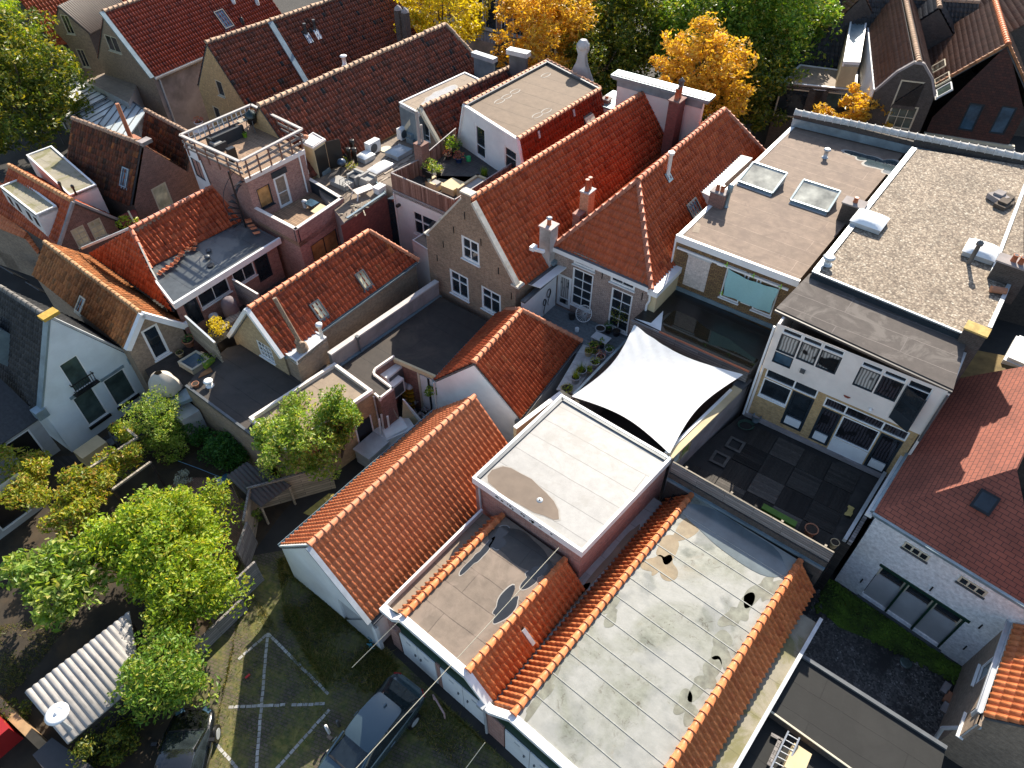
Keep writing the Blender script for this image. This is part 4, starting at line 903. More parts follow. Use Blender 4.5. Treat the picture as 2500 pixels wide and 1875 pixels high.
dm=MB();o=UW.pt(4.72,6.7,.0);dd=nrm(UW.u*.92+UW.n*.45);dm.obox(o,dd*.9,UW.n*.04-UW.u*.02,UP*.55,0);dm.obox(o+UP*.55,dd*.9,UW.n*.04-UW.u*.02,UP*1.2,1)
for k_ in(0,.84):dm.obox(o+UP*.5+dd*k_,dd*.06,UW.n*.055-UW.u*.02,UP*1.3,0)
obj('open_door',dm,[DPAINT,GLASS],T)
mb=MB();mb.box(UW.pt(1.05,7.05,.02),(.2,.1,.2),UW.n);obj('wall_lamp',mb,LEAD,T);mb=MB();mb.lathe(UW.pt(4.0,6.65,.06),[(.06,0),(.09,.06),(.02,.12)],8);obj('wall_lamp',mb,PAINT,T)
mb=MB();blobc=UW.pt(3.0,6.78,.006);k_=MB()
k_.add([blobc+UW.u*(.13*math.cos(a)*(1+.3*math.sin(3*a)))+UP*(.08*math.sin(a)*(1+.3*math.cos(2*a)))for a in[2*math.pi*i/16 for i in range(16)]],[tuple(range(16))]);obj('rust_stain',k_,plain('rust',(.25,.05,.03),.8,.3,9),T)
zR=9.2
f0,f1=P('h',300,1112,ZT+.06),P('l',1668,318,ZT+.06);b0,b1=P('h',560,845,zR),P('h',1775,1352,zR)
ro=MB();ro.slab([f0,f1,b1,b0],.1);obj('sloping_roof',ro,[BT_GREY,LEAD],T)
ev=MB();d=flat(f1-f0);ev.obox(f0-UP*.14+dn*.01,f1-f0,dn*.12,UP*.1);obj('gutter',ev,DARKP,T);ev=MB();ev.obox(f0-UP*.2+dn*.02,f1-f0,dn*.03,UP*.05);obj('eaves_trim',ev,W_CREAM,T)
sw=MB()
for s_,o_ in((-.55,0),(6.0,-.1)):sw.obox(UW.pt(s_,0,-.02),UW.u*.1,-UW.n*3.0,UP*8.85)
obj('side_wall',sw,W_PINK,T)
pipe(T,[UW.pt(-.6,8.8,.08),UW.pt(-.62,5.8,.06),UW.pt(-.62,3.4,.05)],PAINT,.05);pipe(T,[UW.pt(6.05,8.8,.08),UW.pt(6.06,6.2,.06)],LEAD,.05)
# gravel roof building
zG=9.45
g0,g1,g2=P('h',575,832,zG),P('h',1795,1325,zG),P('d',1345,1140,zG);g3=P('h',2212,330,zG);g4=P('h',1985,1275,zG)
T=thing('gravel_roof_house','big building topped by a wide tan gravel roof with skylight domes','building',(g0+g1+g2)/3*A3(1,1,0))
ed=flat(g2-g0);far=g2;e2=flat(g1-g0)
gr_=[g0,g0+e2*float(np.linalg.norm(P('h',1960,1290,zG)-g0)),None,g2]
g5=P('h',1880,850,zG)
rightdir=flat(P('d',2212,1560,zG)-P('h',1990,1280,zG))
gr_[2]=P('d',2212,1245,zG)+e2*6
right_far=P('h',2212,320,zG)
poly=[g0,P('h',1790,1335,zG),P('h',1960,1275,zG),P('h',2080,1000,zG),P('h',2120,920,zG),P('h',2212,700,zG)+e2*.0,P('h',2212,340,zG),P('h',2212,340,zG)+rightdir*9,P('d',2212,1270,zG),g2]
m,nt,b_=newmat('roof gravel');tc=nd(nt,'ShaderNodeTexCoord');vo=nd(nt,'ShaderNodeTexVoronoi');vo.inputs['Scale'].default_value=11;vo.inputs['Randomness'].default_value=1;lk(nt,tc.outputs['UV'],vo.inputs['Vector'])
cc_=ramp(nt,vo.outputs['Color'],[(.15,(.22,.165,.12)),(.45,(.38,.295,.215)),(.75,(.5,.405,.3)),(.95,(.66,.58,.46))]);dk_=ramp(nt,vo.outputs['Distance'],[(.0,(1.15,)*3),(.6,(.5,)*3)]);cc_=mix(nt,1.0,cc_,dk_,'MULTIPLY')
cc_=mix(nt,1.0,cc_,ramp(nt,noise(nt,.5,6),[(.3,(.82,)*3),(.7,(1.12,)*3)]),'MULTIPLY');lk(nt,cc_,b_.inputs['Base Color']);b_.inputs['Roughness'].default_value=.9;bump(nt,b_,vo.outputs['Distance'],.05,-1.0);GRAVEL=done('roof gravel',m)
mb=MB();mb.extr([p-UP*.03 for p in poly],0,0,1);obj('gravel_roof',mb,[GRAVEL,B_DARK],T)
ri=MB()
def curb(mb,a,b,w,h,m=0,side=1,dz=0):
 d=b-a;n=A3(d[1],-d[0],0)/np.linalg.norm(d[:2])*side;mb.obox(a-UP*(.1-dz),d,n*w,UP*(h+.1),m)
curb(ri,g0,P('h',1790,1335,zG),.09,.03,0,-1);curb(ri,P('h',1960,1275,zG),P('h',2120,920,zG),.16,.06,0,-1);curb(ri,P('h',1975,850,zG),P('h',2212,330,zG)+rightdir*4,.14,.08,0,-1)
obj('roof_edge',ri,ZINC,T);ri=MB();curb(ri,g0+ed*.1,g2,.26,.06,0,1);obj('roof_edge',ri,ZINC,T)
sf=MB();sf.obox(g0-UP*.5+dn*.02,P('h',1790,1335,zG)-g0,dn*.04,UP*.42);obj('fascia',sf,DPAINT,T)
def dome(T,c,w,l,ax):
 nx_=A3(ax[1],-ax[0],0);mb=MB();mb.box(c,(w,l,.22),ax);o=obj('skylight',mb,ZINC,T);rows=[];n_=8
 for j in range(n_+1):
  row=[]
  for i in range(n_+1):
   s,t=i/n_,j/n_;e=(1-(2*s-1)**4)*(1-(2*t-1)**4);row.append(c+nx_*(s-.5)*w*1.06+ax*(t-.5)*l*1.06+UP*(.225+.2*e**.6))
  rows.append(row)
 k=MB();k.grid(rows);obj('dome',k,FROST,o)
dome(T,P('h',1010,462,zG),1.35,1.25,ed);dome(T,P('h',1868,695,zG),1.25,1.2,ed)
vent(T,P('h',690,775,zG),.15,.32,ZINC);
fl=MB();c_=P('h',1785,770,zG);fl.lathe(c_-UP*.05,[(.09,0),(.09,1.0),(.14,1.02),(.14,1.15),(.05,1.25)],10);obj('vent_pipe',fl,LEAD,T)
chimney(T,P('h',2050,890,zG)+e2*.1,.6,1.3,.85,B_DARK,e2,2,CLAY,.11,.28,W_CONC)
tp_=MB();tp_.tube(P('h',1955,965,zG+.12),P('h',2075,985,zG+.12),.15,.15,10);tag(obj('clay_pipe',tp_,TERRA),'loose terracotta pipe lying on the gravel roof','pipe')
chimney(T,P('h',1830,1300,zG)+dn*.3,.55,.8,.35,B_DARK,e2,0,None,0,0,plain('lichen stone',(.5,.36,.12),.9,.4,4),.03,1.6)
for i,s_ in enumerate((('h',2075,290),('h',2040,330),('h',2000,275))):
 rb=MB();c_=P(*s_,zG);rnd=random.Random(i);rb.box(c_,(.5+.2*rnd.random(),.7,.12+.06*i),nrm(ed+e2*.3*i));rb.box(c_+UP*(.13+.06*i)+ed*.1,(.4,.5,.1),nrm(ed+e2*.2));tag(obj('slate_pile',rb,BARK if i<2 else W_CONC),['heap of dark slates at the right end of gravel roof','smaller heap of dark slates beside the first heap','single grey slab next to the slate heaps'][i],'rubble')
pa,pb=P('d',445,872,9.4),P('d',1375,1060,9.6);pc=P('d',2212,1215,9.7)+flat(P('d',2212,1215,9.7)-pb)*5
T=thing('tile_capped_parapet','long dark parapet wall capped with pale ridge tiles behind both flat roofs','wall',(pa+pb)/2*A3(1,1,0));mb=MB()
for a,b in((pa,pb),(pb,pc)):d=flat(b-a);n=A3(d[1],-d[0],0);n=n if n[1]<0 else-n;mb.obox(A3(a[0],a[1],0)-n*.1,b*A3(1,1,0)-a*A3(1,1,0),n*.22,UP*(a[2]-.02))
obj('wall',mb,B_DARK,T);c_=MB();caps(c_,pa,pb,.2,.42,.004);caps(c_,pb,pc,.2,.42,.004);obj('ridge_tiles',c_,tilemat('pale stone cap',[(0,(.42,.4,.37)),(1,(.55,.53,.5))],.8),T)
mb=MB()
for a,b in((pa,pb),(pb,pc)):d=flat(b-a);n=A3(d[1],-d[0],0);n=n if n[1]<0 else-n;mb.obox(A3(a[0],a[1],8.7)+n*.12,(b-a)*A3(1,1,0),n*.05,UP*.45)
obj('flashing',mb,BLUEM,T)
# taupe flat roof building
zB9=8.62
A0,A1,A2,A3_=P('g',1440,545,zB9),P('h',480,895,zB9),P('d',1330,1125,zB9),P('d',440,955,zB9)
T=thing('taupe_roof_house','yellow brown brick building with a taupe felt roof and two sloped rooflights','building',(A0+A1+A2+A3_)/4*A3(1,1,0))
W9=Wall(A0*A3(1,1,0),A1*A3(1,1,0));L9=W9.L;W9.out=[(0,0),(L9,0),(L9,zB9-.15),(0,zB9-.15)]
r=W9.rect(('g',1830,785),('h',250,1190));wz0,wz1=W9.at(('g',1755,1020))[1],W9.at(('h',340,935))[1]
s0,s1=W9.at(('g',1790,900))[0],W9.at(('h',300,1050))[0]
sm=s0+(s1-s0)*.5
W9.window((s0,s0+.95,wz0,wz1),1,2,PAINT,GLASSB,zs=[.7]);W9.window((s0+1.05,s1-1.05,wz0+.1,wz1),1,1,PAINT,GLASSB,sill=False);W9.window((s1-.95,s1,wz0,wz1),1,2,PAINT,GLASSB,zs=[.7])
W9.build(T,B_MUS,'front_wall')
bs0,bs1=W9.at(('g',1500,800))[0],W9.at(('g',1672,850))[0];bz0,bz1=W9.at(('g',1560,960))[1],W9.at(('g',1620,735))[1]
W9.rail(T,bs0,bs1,bz0,bz1,.0,.012,brick('pale infill brick',(.5,.42,.37),(.42,.35,.31),(.55,.5,.46),(.3,.25,.22),.3),'bricked_up_window');W9.rail(T,bs0-.05,bs1+.05,bz1,bz1+.16,0,.05,ZINC,'lintel')
W9.rail(T,-.05,L9+.05,zB9-.32,zB9+.03,.0,.14,PAINT,'fascia');W9.rail(T,.1,L9-.3,zB9-.72,zB9-.62,.0,.09,PAINT,'gutter');W9.rail(T,2.2,2.5,zB9-.74,zB9-.6,.09,.12,PAINT,'bracket')
pipe(T,[W9.pt(-.03,zB9-.25,.08),W9.pt(-.03,6.8,.08),W9.pt(-.2,6.3,.08),W9.pt(-.2,5.7,.08)],PAINT,.05)
sd_=MB();sd_.extr([p-UP*.14 for p in(A0-W9.n*.03,A1-W9.n*.03,A2,A3_)],0);obj('wall',sd_,B_MUS,T)
ro=MB();ro.slab([A0,A1,A2,A3_],.1);obj('flat_roof',ro,BT_TAUPE,T)
ri=MB();curb(ri,A0,A3_,.2,.05,0,1);obj('roof_edge',ri,PAINT,T)
def rooflight(pts,h):
 """glass lean-to on a flat roof: front left, front right, back right sightings"""
 a,b,c=(P(*s,zB9+.02)for s in pts);d=c-b-(flat(b-a)*float(np.dot(c-b,flat(b-a))));d=a+d
 c2=b+(d-a);a1,b1=a+UP*.12,b+UP*.12;d1,c1=d+UP*h,c2+UP*h;f=MB()
 f.add([a,b,c2,d,a1,b1,c1,d1],[(0,1,5,4),(1,2,6,5),(3,0,4,7),(2,3,7,6)])
 for p,q_ in((a1,b1),(b1,c1),(c1,d1),(d1,a1)):f.beam(p,q_,.09,.07)
 o=obj('skylight',f,BLUEM,T);g=MB();g.add([a1,b1,c1,d1],[(0,1,2,3)]);obj('pane',g,SKYG,o)
 k=MB();k.obox(a-UP*.018-flat(d-a)*.16,b-a,flat(d-a)*.16,UP*.03);obj('flashing',k,ZINC,o)
SKYG=glassmat('skylight over pale room',(.3,.29,.24),.05)
rooflight((('h',5,150),('h',265,243),('h',372,152)),.55);rooflight((('h',405,293),('h',690,388),('h',780,292)),.55)
chimney(T,P('g',1735,320,zB9),.5,.75,.75,B_ROSE,flat(A1-A0),2,CLAY,.1,.3,None,.03)
fl=MB();c_=P('g',1808,330,zB9);fl.lathe(c_,[(.14,0),(.1,.06),(.1,.8),(.14,.82),(.14,1.15),(.06,1.25)],12);obj('vent_pipe',fl,BLUEM,T)
chimney(T,P('h',865,410,zB9+.2),.65,.95,.75,B_DARK,flat(A1-A0),1,CLAY,.11,.22,W_CONC,.05)
vent(T,P('d',675,1215,zB9),.11,.42,ZINC)
po_,pe_=MB(),MB();c_=P('d',1090,1262,zB9)
for k_,(dx,dy,l_,w_)in enumerate(((-.85,.2,.75,.42),(.1,.1,.75,.62),(.75,-.25,.5,.5))):
 cc2=c_+e2*dx+ed*dy;blob(pe_,cc2,e2,l_+.12,w_+.12,seed=k_+60,z=.002+.0006*k_,rough=.3);blob(po_,cc2,e2,l_,w_,seed=k_+60,z=.006+.0006*k_,rough=.3)
obj('puddle_edge',pe_,RIMDRY,T);obj('puddle',po_,plain('sky mirroring rain puddle',(.05,.075,.085),.08,.3,2,spec=.9),T)
pa_=MB();pa_.slab([p+UP*.008 for p in(P('g',1545,525,zB9),P('g',1600,535,zB9),P('g',1615,465,zB9),P('g',1580,450,zB9))],.004);obj('roof_patch',pa_,BT_SAND,T)
rows=[]
tl,tr,br,bl=W9.at(('g',1835,795)),W9.at(('h',330,955)),W9.at(('g',2150,1140)),W9.at(('g',1795,1000))
for j in range(15):
 t=j/14;row=[]
 for i in range(25):
  s=i/24;a=np.array(tl)*(1-s)+np.array(tr)*s;b=np.array(bl)*(1-s)+np.array(br)*s;p=a*(1-t)+b*t
  sag=.16*math.sin(math.pi*s)*(1-t);row.append(W9.pt(p[0]+.02*math.sin(9*t),p[1]-sag,.13+.03*math.sin(7*s+3*t)+.02*math.sin(19*s)))
 rows.append(row)
mb=MB();mb.grid(rows);tag(obj('cloth',mb,plain('turquoise cloth',(.32,.56,.56),.85,.08,9)),'pale turquoise cloth tied in front of the brick wall windows','cloth')
for i,s_ in enumerate((('g',1825,765),('g',2030,850),('g',1785,985),('h',345,935))):
 p=W9.at(s_);mb=MB();mb.beam(W9.pt(p[0],p[1]+.12,.12),W9.pt(p[0]+.02,p[1]-.14,.14),.03,.02);mb.beam(W9.pt(p[0]-.12,p[1]-.05,.12),W9.pt(p[0]+.05,p[1]-.02,.14),.025,.02)
 tag(obj('cloth_tie',mb,plain('neon ribbon',(.35,.7,.05),.6,.1,9)),['neon green tie at the top left corner of cloth','neon green tie midway along the top of cloth','neon green tie at the bottom left corner of cloth','neon green tie at the top right corner of cloth'][i],'tie')
zK=5.55
kp=[P('g',1385,950,zK),P('h',262,1292,zK),P('k',2090,75,zK),P('k',1995,190,zK),P('g',1095,1195,zK)]
T=thing('wet_flat_roof','low black flat roof half under rain water between brick wall and sail','flat roof',sum(kp)/5*A3(1,1,0));mb=MB();mb.extr(kp,0,0,1);obj('roof',mb,[BT_WET,B_DARK],T)
a,b=P('g',1085,1198,zK+.12),P('k',1990,180,zK+.12);d=flat(b-a);n=A3(d[1],-d[0],0);n=n if n[1]<0 else-n
mb=MB();mb.obox(a-UP*.6,b-a,n*.12,UP*.6);obj('parapet',mb,WOODG,T);mb=MB();mb.obox(a+(b-a)*.25+n*.0,(b-a)*.75,n*.1,UP*.04);obj('copper_strip',mb,CLAY,T)
mb=MB();mb.obox(W9.pt(0,zK,.0),W9.u*L9,W9.n*.06,UP*.22);obj('flashing',mb,BLUEM,T)
mb=MB();wp=[P(*s_,zK)+UP*.006 for s_ in(('g',1300,1180),('g',1420,1130),('g',1560,1190),('g',1660,1270),('g',1830,1350),('g',2000,1480),('k',2060,90),('k',1985,180),('k',1380,-60),('g',1340,1290))];mb.tri(wp[::-1]);obj('water_or_shade',mb,plain('dark rain water',(.018,.018,.012),.04,.3,.8,spec=.9),T)
mb=MB();mb.slab([P(*s_,zK)+UP*.02 for s_ in(('g',1105,1195),('g',1230,1230),('g',1325,1135),('g',1305,1290))],.015);obj('sun_patch',mb,PAINT,T)  # patch of sunlight on the black roof, made as a white sheet
# hip-roofed brick house
H=House('hip_roof_house','brown brick house with tall white windows under a red hipped roof',('g',1130,130),('c',1795,845),10.3,7.0,2.75,2.75)
HH=H
H.hf=-along(H,('g',890,755),7.0,False);H.hf=2.75;H.hb=2.4
F,Lw,Rw=H.walls(B_HIP)
F=H.F
def rr(W,t0,t1,z0,z1):return(t0,t1,z0,z1)
s_=lambda sig:F.at(sig)[0]
d0,d1=s_(('g',505,980)),s_(('g',620,1000));w10,w11=s_(('g',618,950)),s_(('g',775,1000));w20,w21=s_(('g',912,1090)),s_(('g',1070,1160));t10,t11=s_(('g',635,720)),s_(('g',800,800));t20,t21=s_(('g',920,860)),s_(('g',1108,950))
zz=lambda sig:F.at(sig)[1]
F.window((d0,d1-.06,TZ+.02,zz(('g',535,850))),1,2,PAINT,CURT,name='door',fw=.16,sill=False,zs=[.22])
F.window((w10,w11,zz(('g',690,1110)),zz(('g',710,830))),2,4,fw=.09);F.window((w20,w21,zz(('g',960,1275)),zz(('g',1010,985))),2,4,fw=.09)
F.window((t10,t11,zz(('g',710,800)),zz(('g',720,715))),2,1,fw=.11);F.window((t20,t21,zz(('g',1010,945)),zz(('g',1020,860))),2,1,fw=.11)
H.build_walls(B_HIP)
H.roof(T_RED,.24,.35,PROF_PAN,1.0,C_HIP,.1,.002,caps_r=.14,capsp=.4,which='LRB')
mb=MB();fl,fr,rf=H.corn['fl'],H.corn['fr'],H.corn['rf'];slope(mb,[fl,fr,rf],.24,.35,PROF_FLAT,1.2,.035,.004);obj('hip_slope',mb,T_HIP,H.T)
F.rail(H.T,-.15,F.L+.15,6.72,6.96,.0,.2,PAINT,'eaves_board');mb=MB();mb.obox(F.pt(-.1,6.965,.03),F.u*(F.L+.2),F.n*.16,UP*.02);obj('gutter',mb,LEAD,H.T)
Rw.rail(H.T,-.2,2.6,6.6,6.92,0,.5,PAINT,'eaves_board');Rw.rail(H.T,-.0,2.6,5.3,6.6,0,.42,W_CREAM,'rendered_pier')
pipe(H.T,[F.pt(F.L+.1,6.7,.12),F.pt(F.L+.12,6.2,.1),F.pt(F.L+.02,5.9,.1),F.pt(F.L+.02,4.2,.1)],PAINT,.055)
for k_ in(('g',855,860),('g',1163,1020)):p=F.at(k_);F.rail(H.T,p[0]-.02,p[0]+.02,p[1]-.22,p[1]+.22,0,.03,BLACK,'wall_anchor')
v=H.on('R',('g',1358,95));mb=MB();mb.lathe(v-UP*.1,[(.1,0),(.1,1.25),(.16,1.27),(.16,1.4)],12);obj('vent_pipe',mb,PAINT,H.T)
o,u,vv,n=H.plane('R');mb=MB();mb.obox(v-u*.22-vv*.3+n*.05,u*.44,vv*.5,n*.03);obj('flashing',mb,BLUEM,H.T)
H.skylight('R',('g',1555,345),1.0,.8,LEAD,GLASSB)
# old brick gable house
H=House('brick_gable_house','old buff brick gable house with three white windows and a long red tiled roof',('f',1700,292),('c',1280,650),9.66,6.0,3.08,3.08)
G11=H
F,Lw,Rw=H.walls(B_OLD,drop=-.05)
F.out=[(0,0),(F.L,0),(F.L,6.1),(F.L/2+.32,9.72),(F.L/2+.32,10.05),(F.L/2-.32,10.05),(F.L/2-.32,9.72),(.05,6.5),(0,6.5)]
for a,b,nx,zs,xs in((('f',1660,545),('f',1805,790),2,[.52],None),(('f',1570,805),('f',1725,1065),2,[.66],None),(('f',1815,935),('f',1970,1190),2,[.66],None)):
 r=F.rect(a,b);w_=r[1]-r[0];F.window(r,nx,2,fw=.13,zs=zs,bar=.07)
H.build_walls(B_OLD)
H.roof(T_RED,.25,.36,PROF_PAN,1.0,C_RIDGE,.1,.002,vf=-.28,caps_r=.14,capsp=.4)
mb=MB();p0,p1=F.pt(F.L/2+.3,9.8,.02),F.pt(F.L+.05,6.12,.02);mb.obox(p0-UP*.12,p1-p0,-F.n*.3,nrm(np.cross(F.n,p1-p0))*(.14 if nrm(np.cross(F.n,p1-p0))[2]>0 else-.14));p0,p1=F.pt(F.L/2-.3,9.8,.02),F.pt(.02,6.55,.02);mb.obox(p0-UP*.12,p1-p0,-F.n*.26,nrm(np.cross(F.n,p1-p0))*(.1 if nrm(np.cross(F.n,p1-p0))[2]>0 else-.1))
mb.obox(F.pt(F.L/2-.36,10.05,.04),F.u*.72,-F.n*.45,UP*.08);mb.obox(F.pt(F.L-.25,6.1,.08),F.u*.5,-F.n*.5,UP*.1);mb.obox(F.pt(-.12,6.5,.06),F.u*.4,-F.n*.45,UP*.08)
obj('gable_coping',mb,plain('worn white coping',(.6,.55,.47),.8,.2,3,dirt=(.25,.2,.12),dirt_amt=.6),H.T)
for k_ in(('f',1690,400),('f',1525,620),('f',1605,510),('f',1478,725),('f',1815,605),('f',1950,825),('f',2050,1020)):p=F.at(k_);F.rail(H.T,p[0]-.02,p[0]+.02,p[1]-.2,p[1]+.2,0,.03,BLACK,'wall_anchor')
va,vb=H.corn['fr']+H.nx*.02+H.ax*.6-UP*.02,H.corn['br']+H.nx*.02-UP*.02
mb=MB();mb.slab([va-UP*.05,vb-UP*.05,vb+H.nx*.75+UP*.1,va+H.nx*.75+UP*.1],.05);obj('valley_lining',mb,plain('bright zinc lining',(.75,.76,.77),.4,.1,2),H.T)
mb=MB();mb.slab([va-UP*.02,vb-UP*.02,vb+H.nx*.22,va+H.nx*.22],.03);obj('lead_strip',mb,LEAD,H.T)
c_=P('g',728,395,7.0);chimney(H.T,c_,.52,.62,1.45,brick('orange brick',(.5,.27,.14),(.42,.22,.11),(.5,.38,.27),(.3,.16,.09),.3),AX,2,CLAY,.11,.62,plain('grey cap',(.5,.5,.5),.8,.2,3),.04,1.2)
mb=MB();mb.box(c_-AX*.65-NX*.05-UP*1,(.42,.5,1.35));mb.box(c_-AX*.65-NX*.05+UP*.35,(.48,.56,.12));obj('flue_shoulder',mb,[B_PINK],H.T)
c_=P('g',432,745,6.0);chimney(H.T,c_,.66,.66,2.1,plain('streaked grey render',(.5,.46,.43),.85,.25,1.2,dirt=(.16,.14,.12),dirt_amt=.8),AX,1,CLAY,.11,.32,plain('pinkish cap',(.55,.45,.42),.8,.2,3),.05,2.8)
mb=MB();mb.lathe(P('g',432,745,6.0)+UP*2.5,[(.14,0),(.15,.06),(.05,.1)],10);obj('chimney_cowl',mb,ZINC,H.T)
mb=MB();q0=P('g',335,660,7.3);mb.beam(q0,q0+NX*.55+UP*.1,.16,.14);mb.box(q0-NX*.1-UP*.05,(.25,.35,.22));obj('white_flashing',mb,PAINT,H.T)
mb=MB();mb.box(P('g',487,760,6.0)-UP*.05,(.22,.5,.2));obj('rainwater_head',mb,BLUEM,H.T)
ch=P('c',1370,1150,7.2);CHB=ch
chimney(H.T,ch,.62,.85,3.0,B_RED,AX,2,CLAY,.13,.6,B_ROSE,.05,1.5);mb=MB();mb.lathe(P('c',1370,1150,7.2)+UP*3.75+AX*.16,[(.14,0),(.14,.25),(.2,.26),(.02,.45)],10);obj('chimney_cowl',mb,LEAD,H.T)
T=thing('pink_cornice_front','pale pink parapet front with a heavy blue grey cornice behind the long red roof','facade',G11.b*A3(1,1,0)+G11.ax*.5)
zc=10.4;a,b=P('c',945,560,zc),P('c',1680,755,zc);d=flat(b-a);n=A3(d[1],-d[0],0);n=n if n[1]<0 else-n;L_=float(np.linalg.norm((b-a)[:2]))
mb=MB();mb.obox(A3(a[0],a[1],0)+d*.3,d*(L_-.6),-n*.3,UP*(zc-.35));obj('wall',mb,W_PINK,T)
mb=MB();mb.obox(A3(a[0],a[1],zc-.35)+n*.12,d*L_,-n*.75,UP*.12);mb.obox(A3(a[0],a[1],zc-.23)+n*.22-d*.1,d*(L_+.2),-n*.95,UP*.16);mb.obox(A3(a[0],a[1],zc-.7)+n*.06+d*.3,d*(L_-.6),-n*.1,UP*.35);obj('cornice',mb,BLUEM,T)
mb=MB();mb.obox(A3(a[0],a[1],zc-.065)+n*.1,d*L_,-n*.55,UP*.03);obj('cornice_top',mb,W_PINK,T)
lf=MB();lf.box(P('c',1375,905,8.2)-UP*.0,(1.9,1.0,.14));obj('dormer_roof',lf,BLUEM,T);lf=MB();lf.box(P('c',1375,905,8.2)-UP*2.2,(1.75,.9,2.2));obj('dormer_wall',lf,W_PINK,T)
lf=MB();lf.box(P('c',960,790,8.0),(1.9,2.4,.12));obj('zinc_roof',lf,BLUEM,T);lf=MB();lf.box(P('c',960,790,8.0)-UP*3,(1.8,2.2,3.0));obj('side_wall',lf,W_PINK,T)
chimney(T,P('c',885,800,8.0),.45,.45,.3,B_ROSE,AX,1,CLAY,.1,.1,None)
zq=8.35;q_=[P('c',1890,1185,zq),P('c',2015,1218,zq),P('g',1690,250,zq),P('g',1575,195,zq)];T=thing('pale_lean_roof','narrow pale felt roof tucked beside the taupe roof edge','flat roof',sum(q_)/4*A3(1,1,0));mb=MB();mb.extr(q_,0,0,1);obj('roof',mb,[BT_WHITE,W_PINK],T)
mb=MB();mb.obox(q_[3]-UP*.15,q_[0]-q_[3],-NX*.06,UP*.2);obj('roof_edge',mb,LEAD,T);mb=MB();mb.tube(P('g',1640,75,zq),P('g',1665,130,zq-.1),.09,.09,8);mb.tube(P('g',1640,75,zq)+UP*.1,P('g',1640,75,zq)+UP*.35,.1,.08,8);obj('flue',mb,CLAY,T)
# left of the middle
def on_plane(sig,p0,n):
 d=ray(q(*sig));return CAM+d*(np.dot(p0-CAM,n)/np.dot(d,n))
H=House('buff_gable_house','buff brick gabled house with a red tiled roof, two small skylights and a leaning flue',('f',30,1112),('f',950,518),6.62,4.5,2.55,1.6,zel=3.65,zer=4.62)
H.hb=along(H,('f',1435,800),4.55)
F,Lw,Rw=H.walls(B_YEL)
r=F.rect(('f',62,1352),('f',255,1570));c0_,c1_=F.at(('f',150,1440)),F.at(('f',160,1480))
F.window((c0_[0]-.55,c0_[0]+.55,3.35,4.4),4,3,fw=.08,gm=BLIND if False else CURT)
H.build_walls(W_TAN,B_TAN)
H.roof(T_REDW,.25,.36,PROF_PAN,1.0,C_RIDGE,.1,.003,vf=.02,caps_r=.13,capsp=.42)
H.verge(PAINT,.2,.2,'F','LR','bargeboard',.04,.05)
for s_ in(('f',905,895),('f',560,1130)):H.skylight('R',s_,.62,.95,LEAD,BLIND)
c=H.corn;gutter(H.T,c['fr']+H.nx*.06-UP*.04,c['br']+H.nx*.06-UP*.04,BLUEM,.08)
pp=H.on('R',('f',430,1390));mb=MB();mb.tube(P('f',430,1400,4.9),P('f',430,1400,4.9)+A3(-.75,.35,2.6),.1,.1,10);mb.lathe(P('f',430,1400,4.9)-UP*.25,[(.3,0),(.26,.3),(.12,.36)],10);mb.tube(P('f',395,1370,4.95),P('f',440,1400,5.1),.15,.15,8);obj('flue',mb,plain('rusty flue',(.3,.22,.16),.7,.5,6,.3),H.T)
mb=MB();mb.lathe(P('f',590,1345,4.9),[(.11,0),(.09,.05),(.08,.75),(.16,.76),(.17,.9),(.08,.95)],12);obj('vent_pipe',mb,PAINT,H.T)
bx_=[P('f',290,1455,4.55),P('f',390,1530,4.55),P('f',625,1340,4.55),P('f',530,1290,4.55)];mb=MB();mb.extr(bx_,3.0,0,1);obj('bay_roof',mb,[plain('grey white lead',(.55,.57,.58),.5,.2,2),B_TAN],H.T);mb=MB();rim(mb,bx_,.07,.05,0,.2);obj('bay_edge',mb,PAINT,H.T)
a,b=P('f',655,1470,4.05),P('f',1485,905,4.05);d=flat(b-a);n=A3(d[1],-d[0],0);mb=MB();mb.obox(A3(a[0],a[1],0),(b-a),-n*.22,UP*3.96,0);mb.obox(a-UP*.09+n*.04,(b-a),-n*.3,UP*.09,1);mb.obox(A3(a[0],a[1],3.0)+n*.02,b-a,n*.16,UP*.12,2)
o=obj('parapet_wall',mb,[W_CONC,plain('pale coping',(.55,.5,.47),.8,.15,2),BLUEM]);tag(o,'long stained grey wall under the buff house roof eave','wall')
pipe_=MB();p_=a+(b-a)*.22+n*.08;pipe_.path([p_-UP*.05,p_-UP*.95],.045,8);pipe_.box(p_-UP*.1,(.22,.16,.2),d);tag(obj('rainwater_pipe',pipe_,LEAD),'lead rainwater hopper and pipe on the long stained grey wall','pipe')
zF=3.1
T=thing('dark_flat_roof','dark felt flat roof in front of the buff gable wall, half in sun','flat roof',P('i',1700,350,0))
fp=[P('i',1430,300,zF),P('i',1985,715,zF),P('j',30,545,zF),P('j',690,120,zF),P('f',390,1580,zF),P('i',1850,-30,zF),P('i',1750,0,zF),P('i',1500,210,zF)]
mb=MB();mb.extr(fp,0,0,1);obj('roof',mb,[BT_GREYD if 'BT_GREYD' in globals()else bitumen('taupe dark felt',(.06,.05,.043),1.0,(.035,.03,.027),.25,(.085,.07,.06),.5,.8,9),B_TAN],T)
mb=MB();mb.obox(fp[0]-UP*.1,fp[1]-fp[0],NX*.0+A3(*(nrm(np.cross(UP,fp[1]-fp[0]))))*.12,UP*.2);obj('roof_edge',mb,LEAD,T)
vent(T,P('i',1620,290,zF),.13,.28,PAINT)
zF2=3.35
T=thing('raised_flat_roof','tan felt flat roof with raised edges above the leafy yard tree','flat roof',P('j',500,400,0))
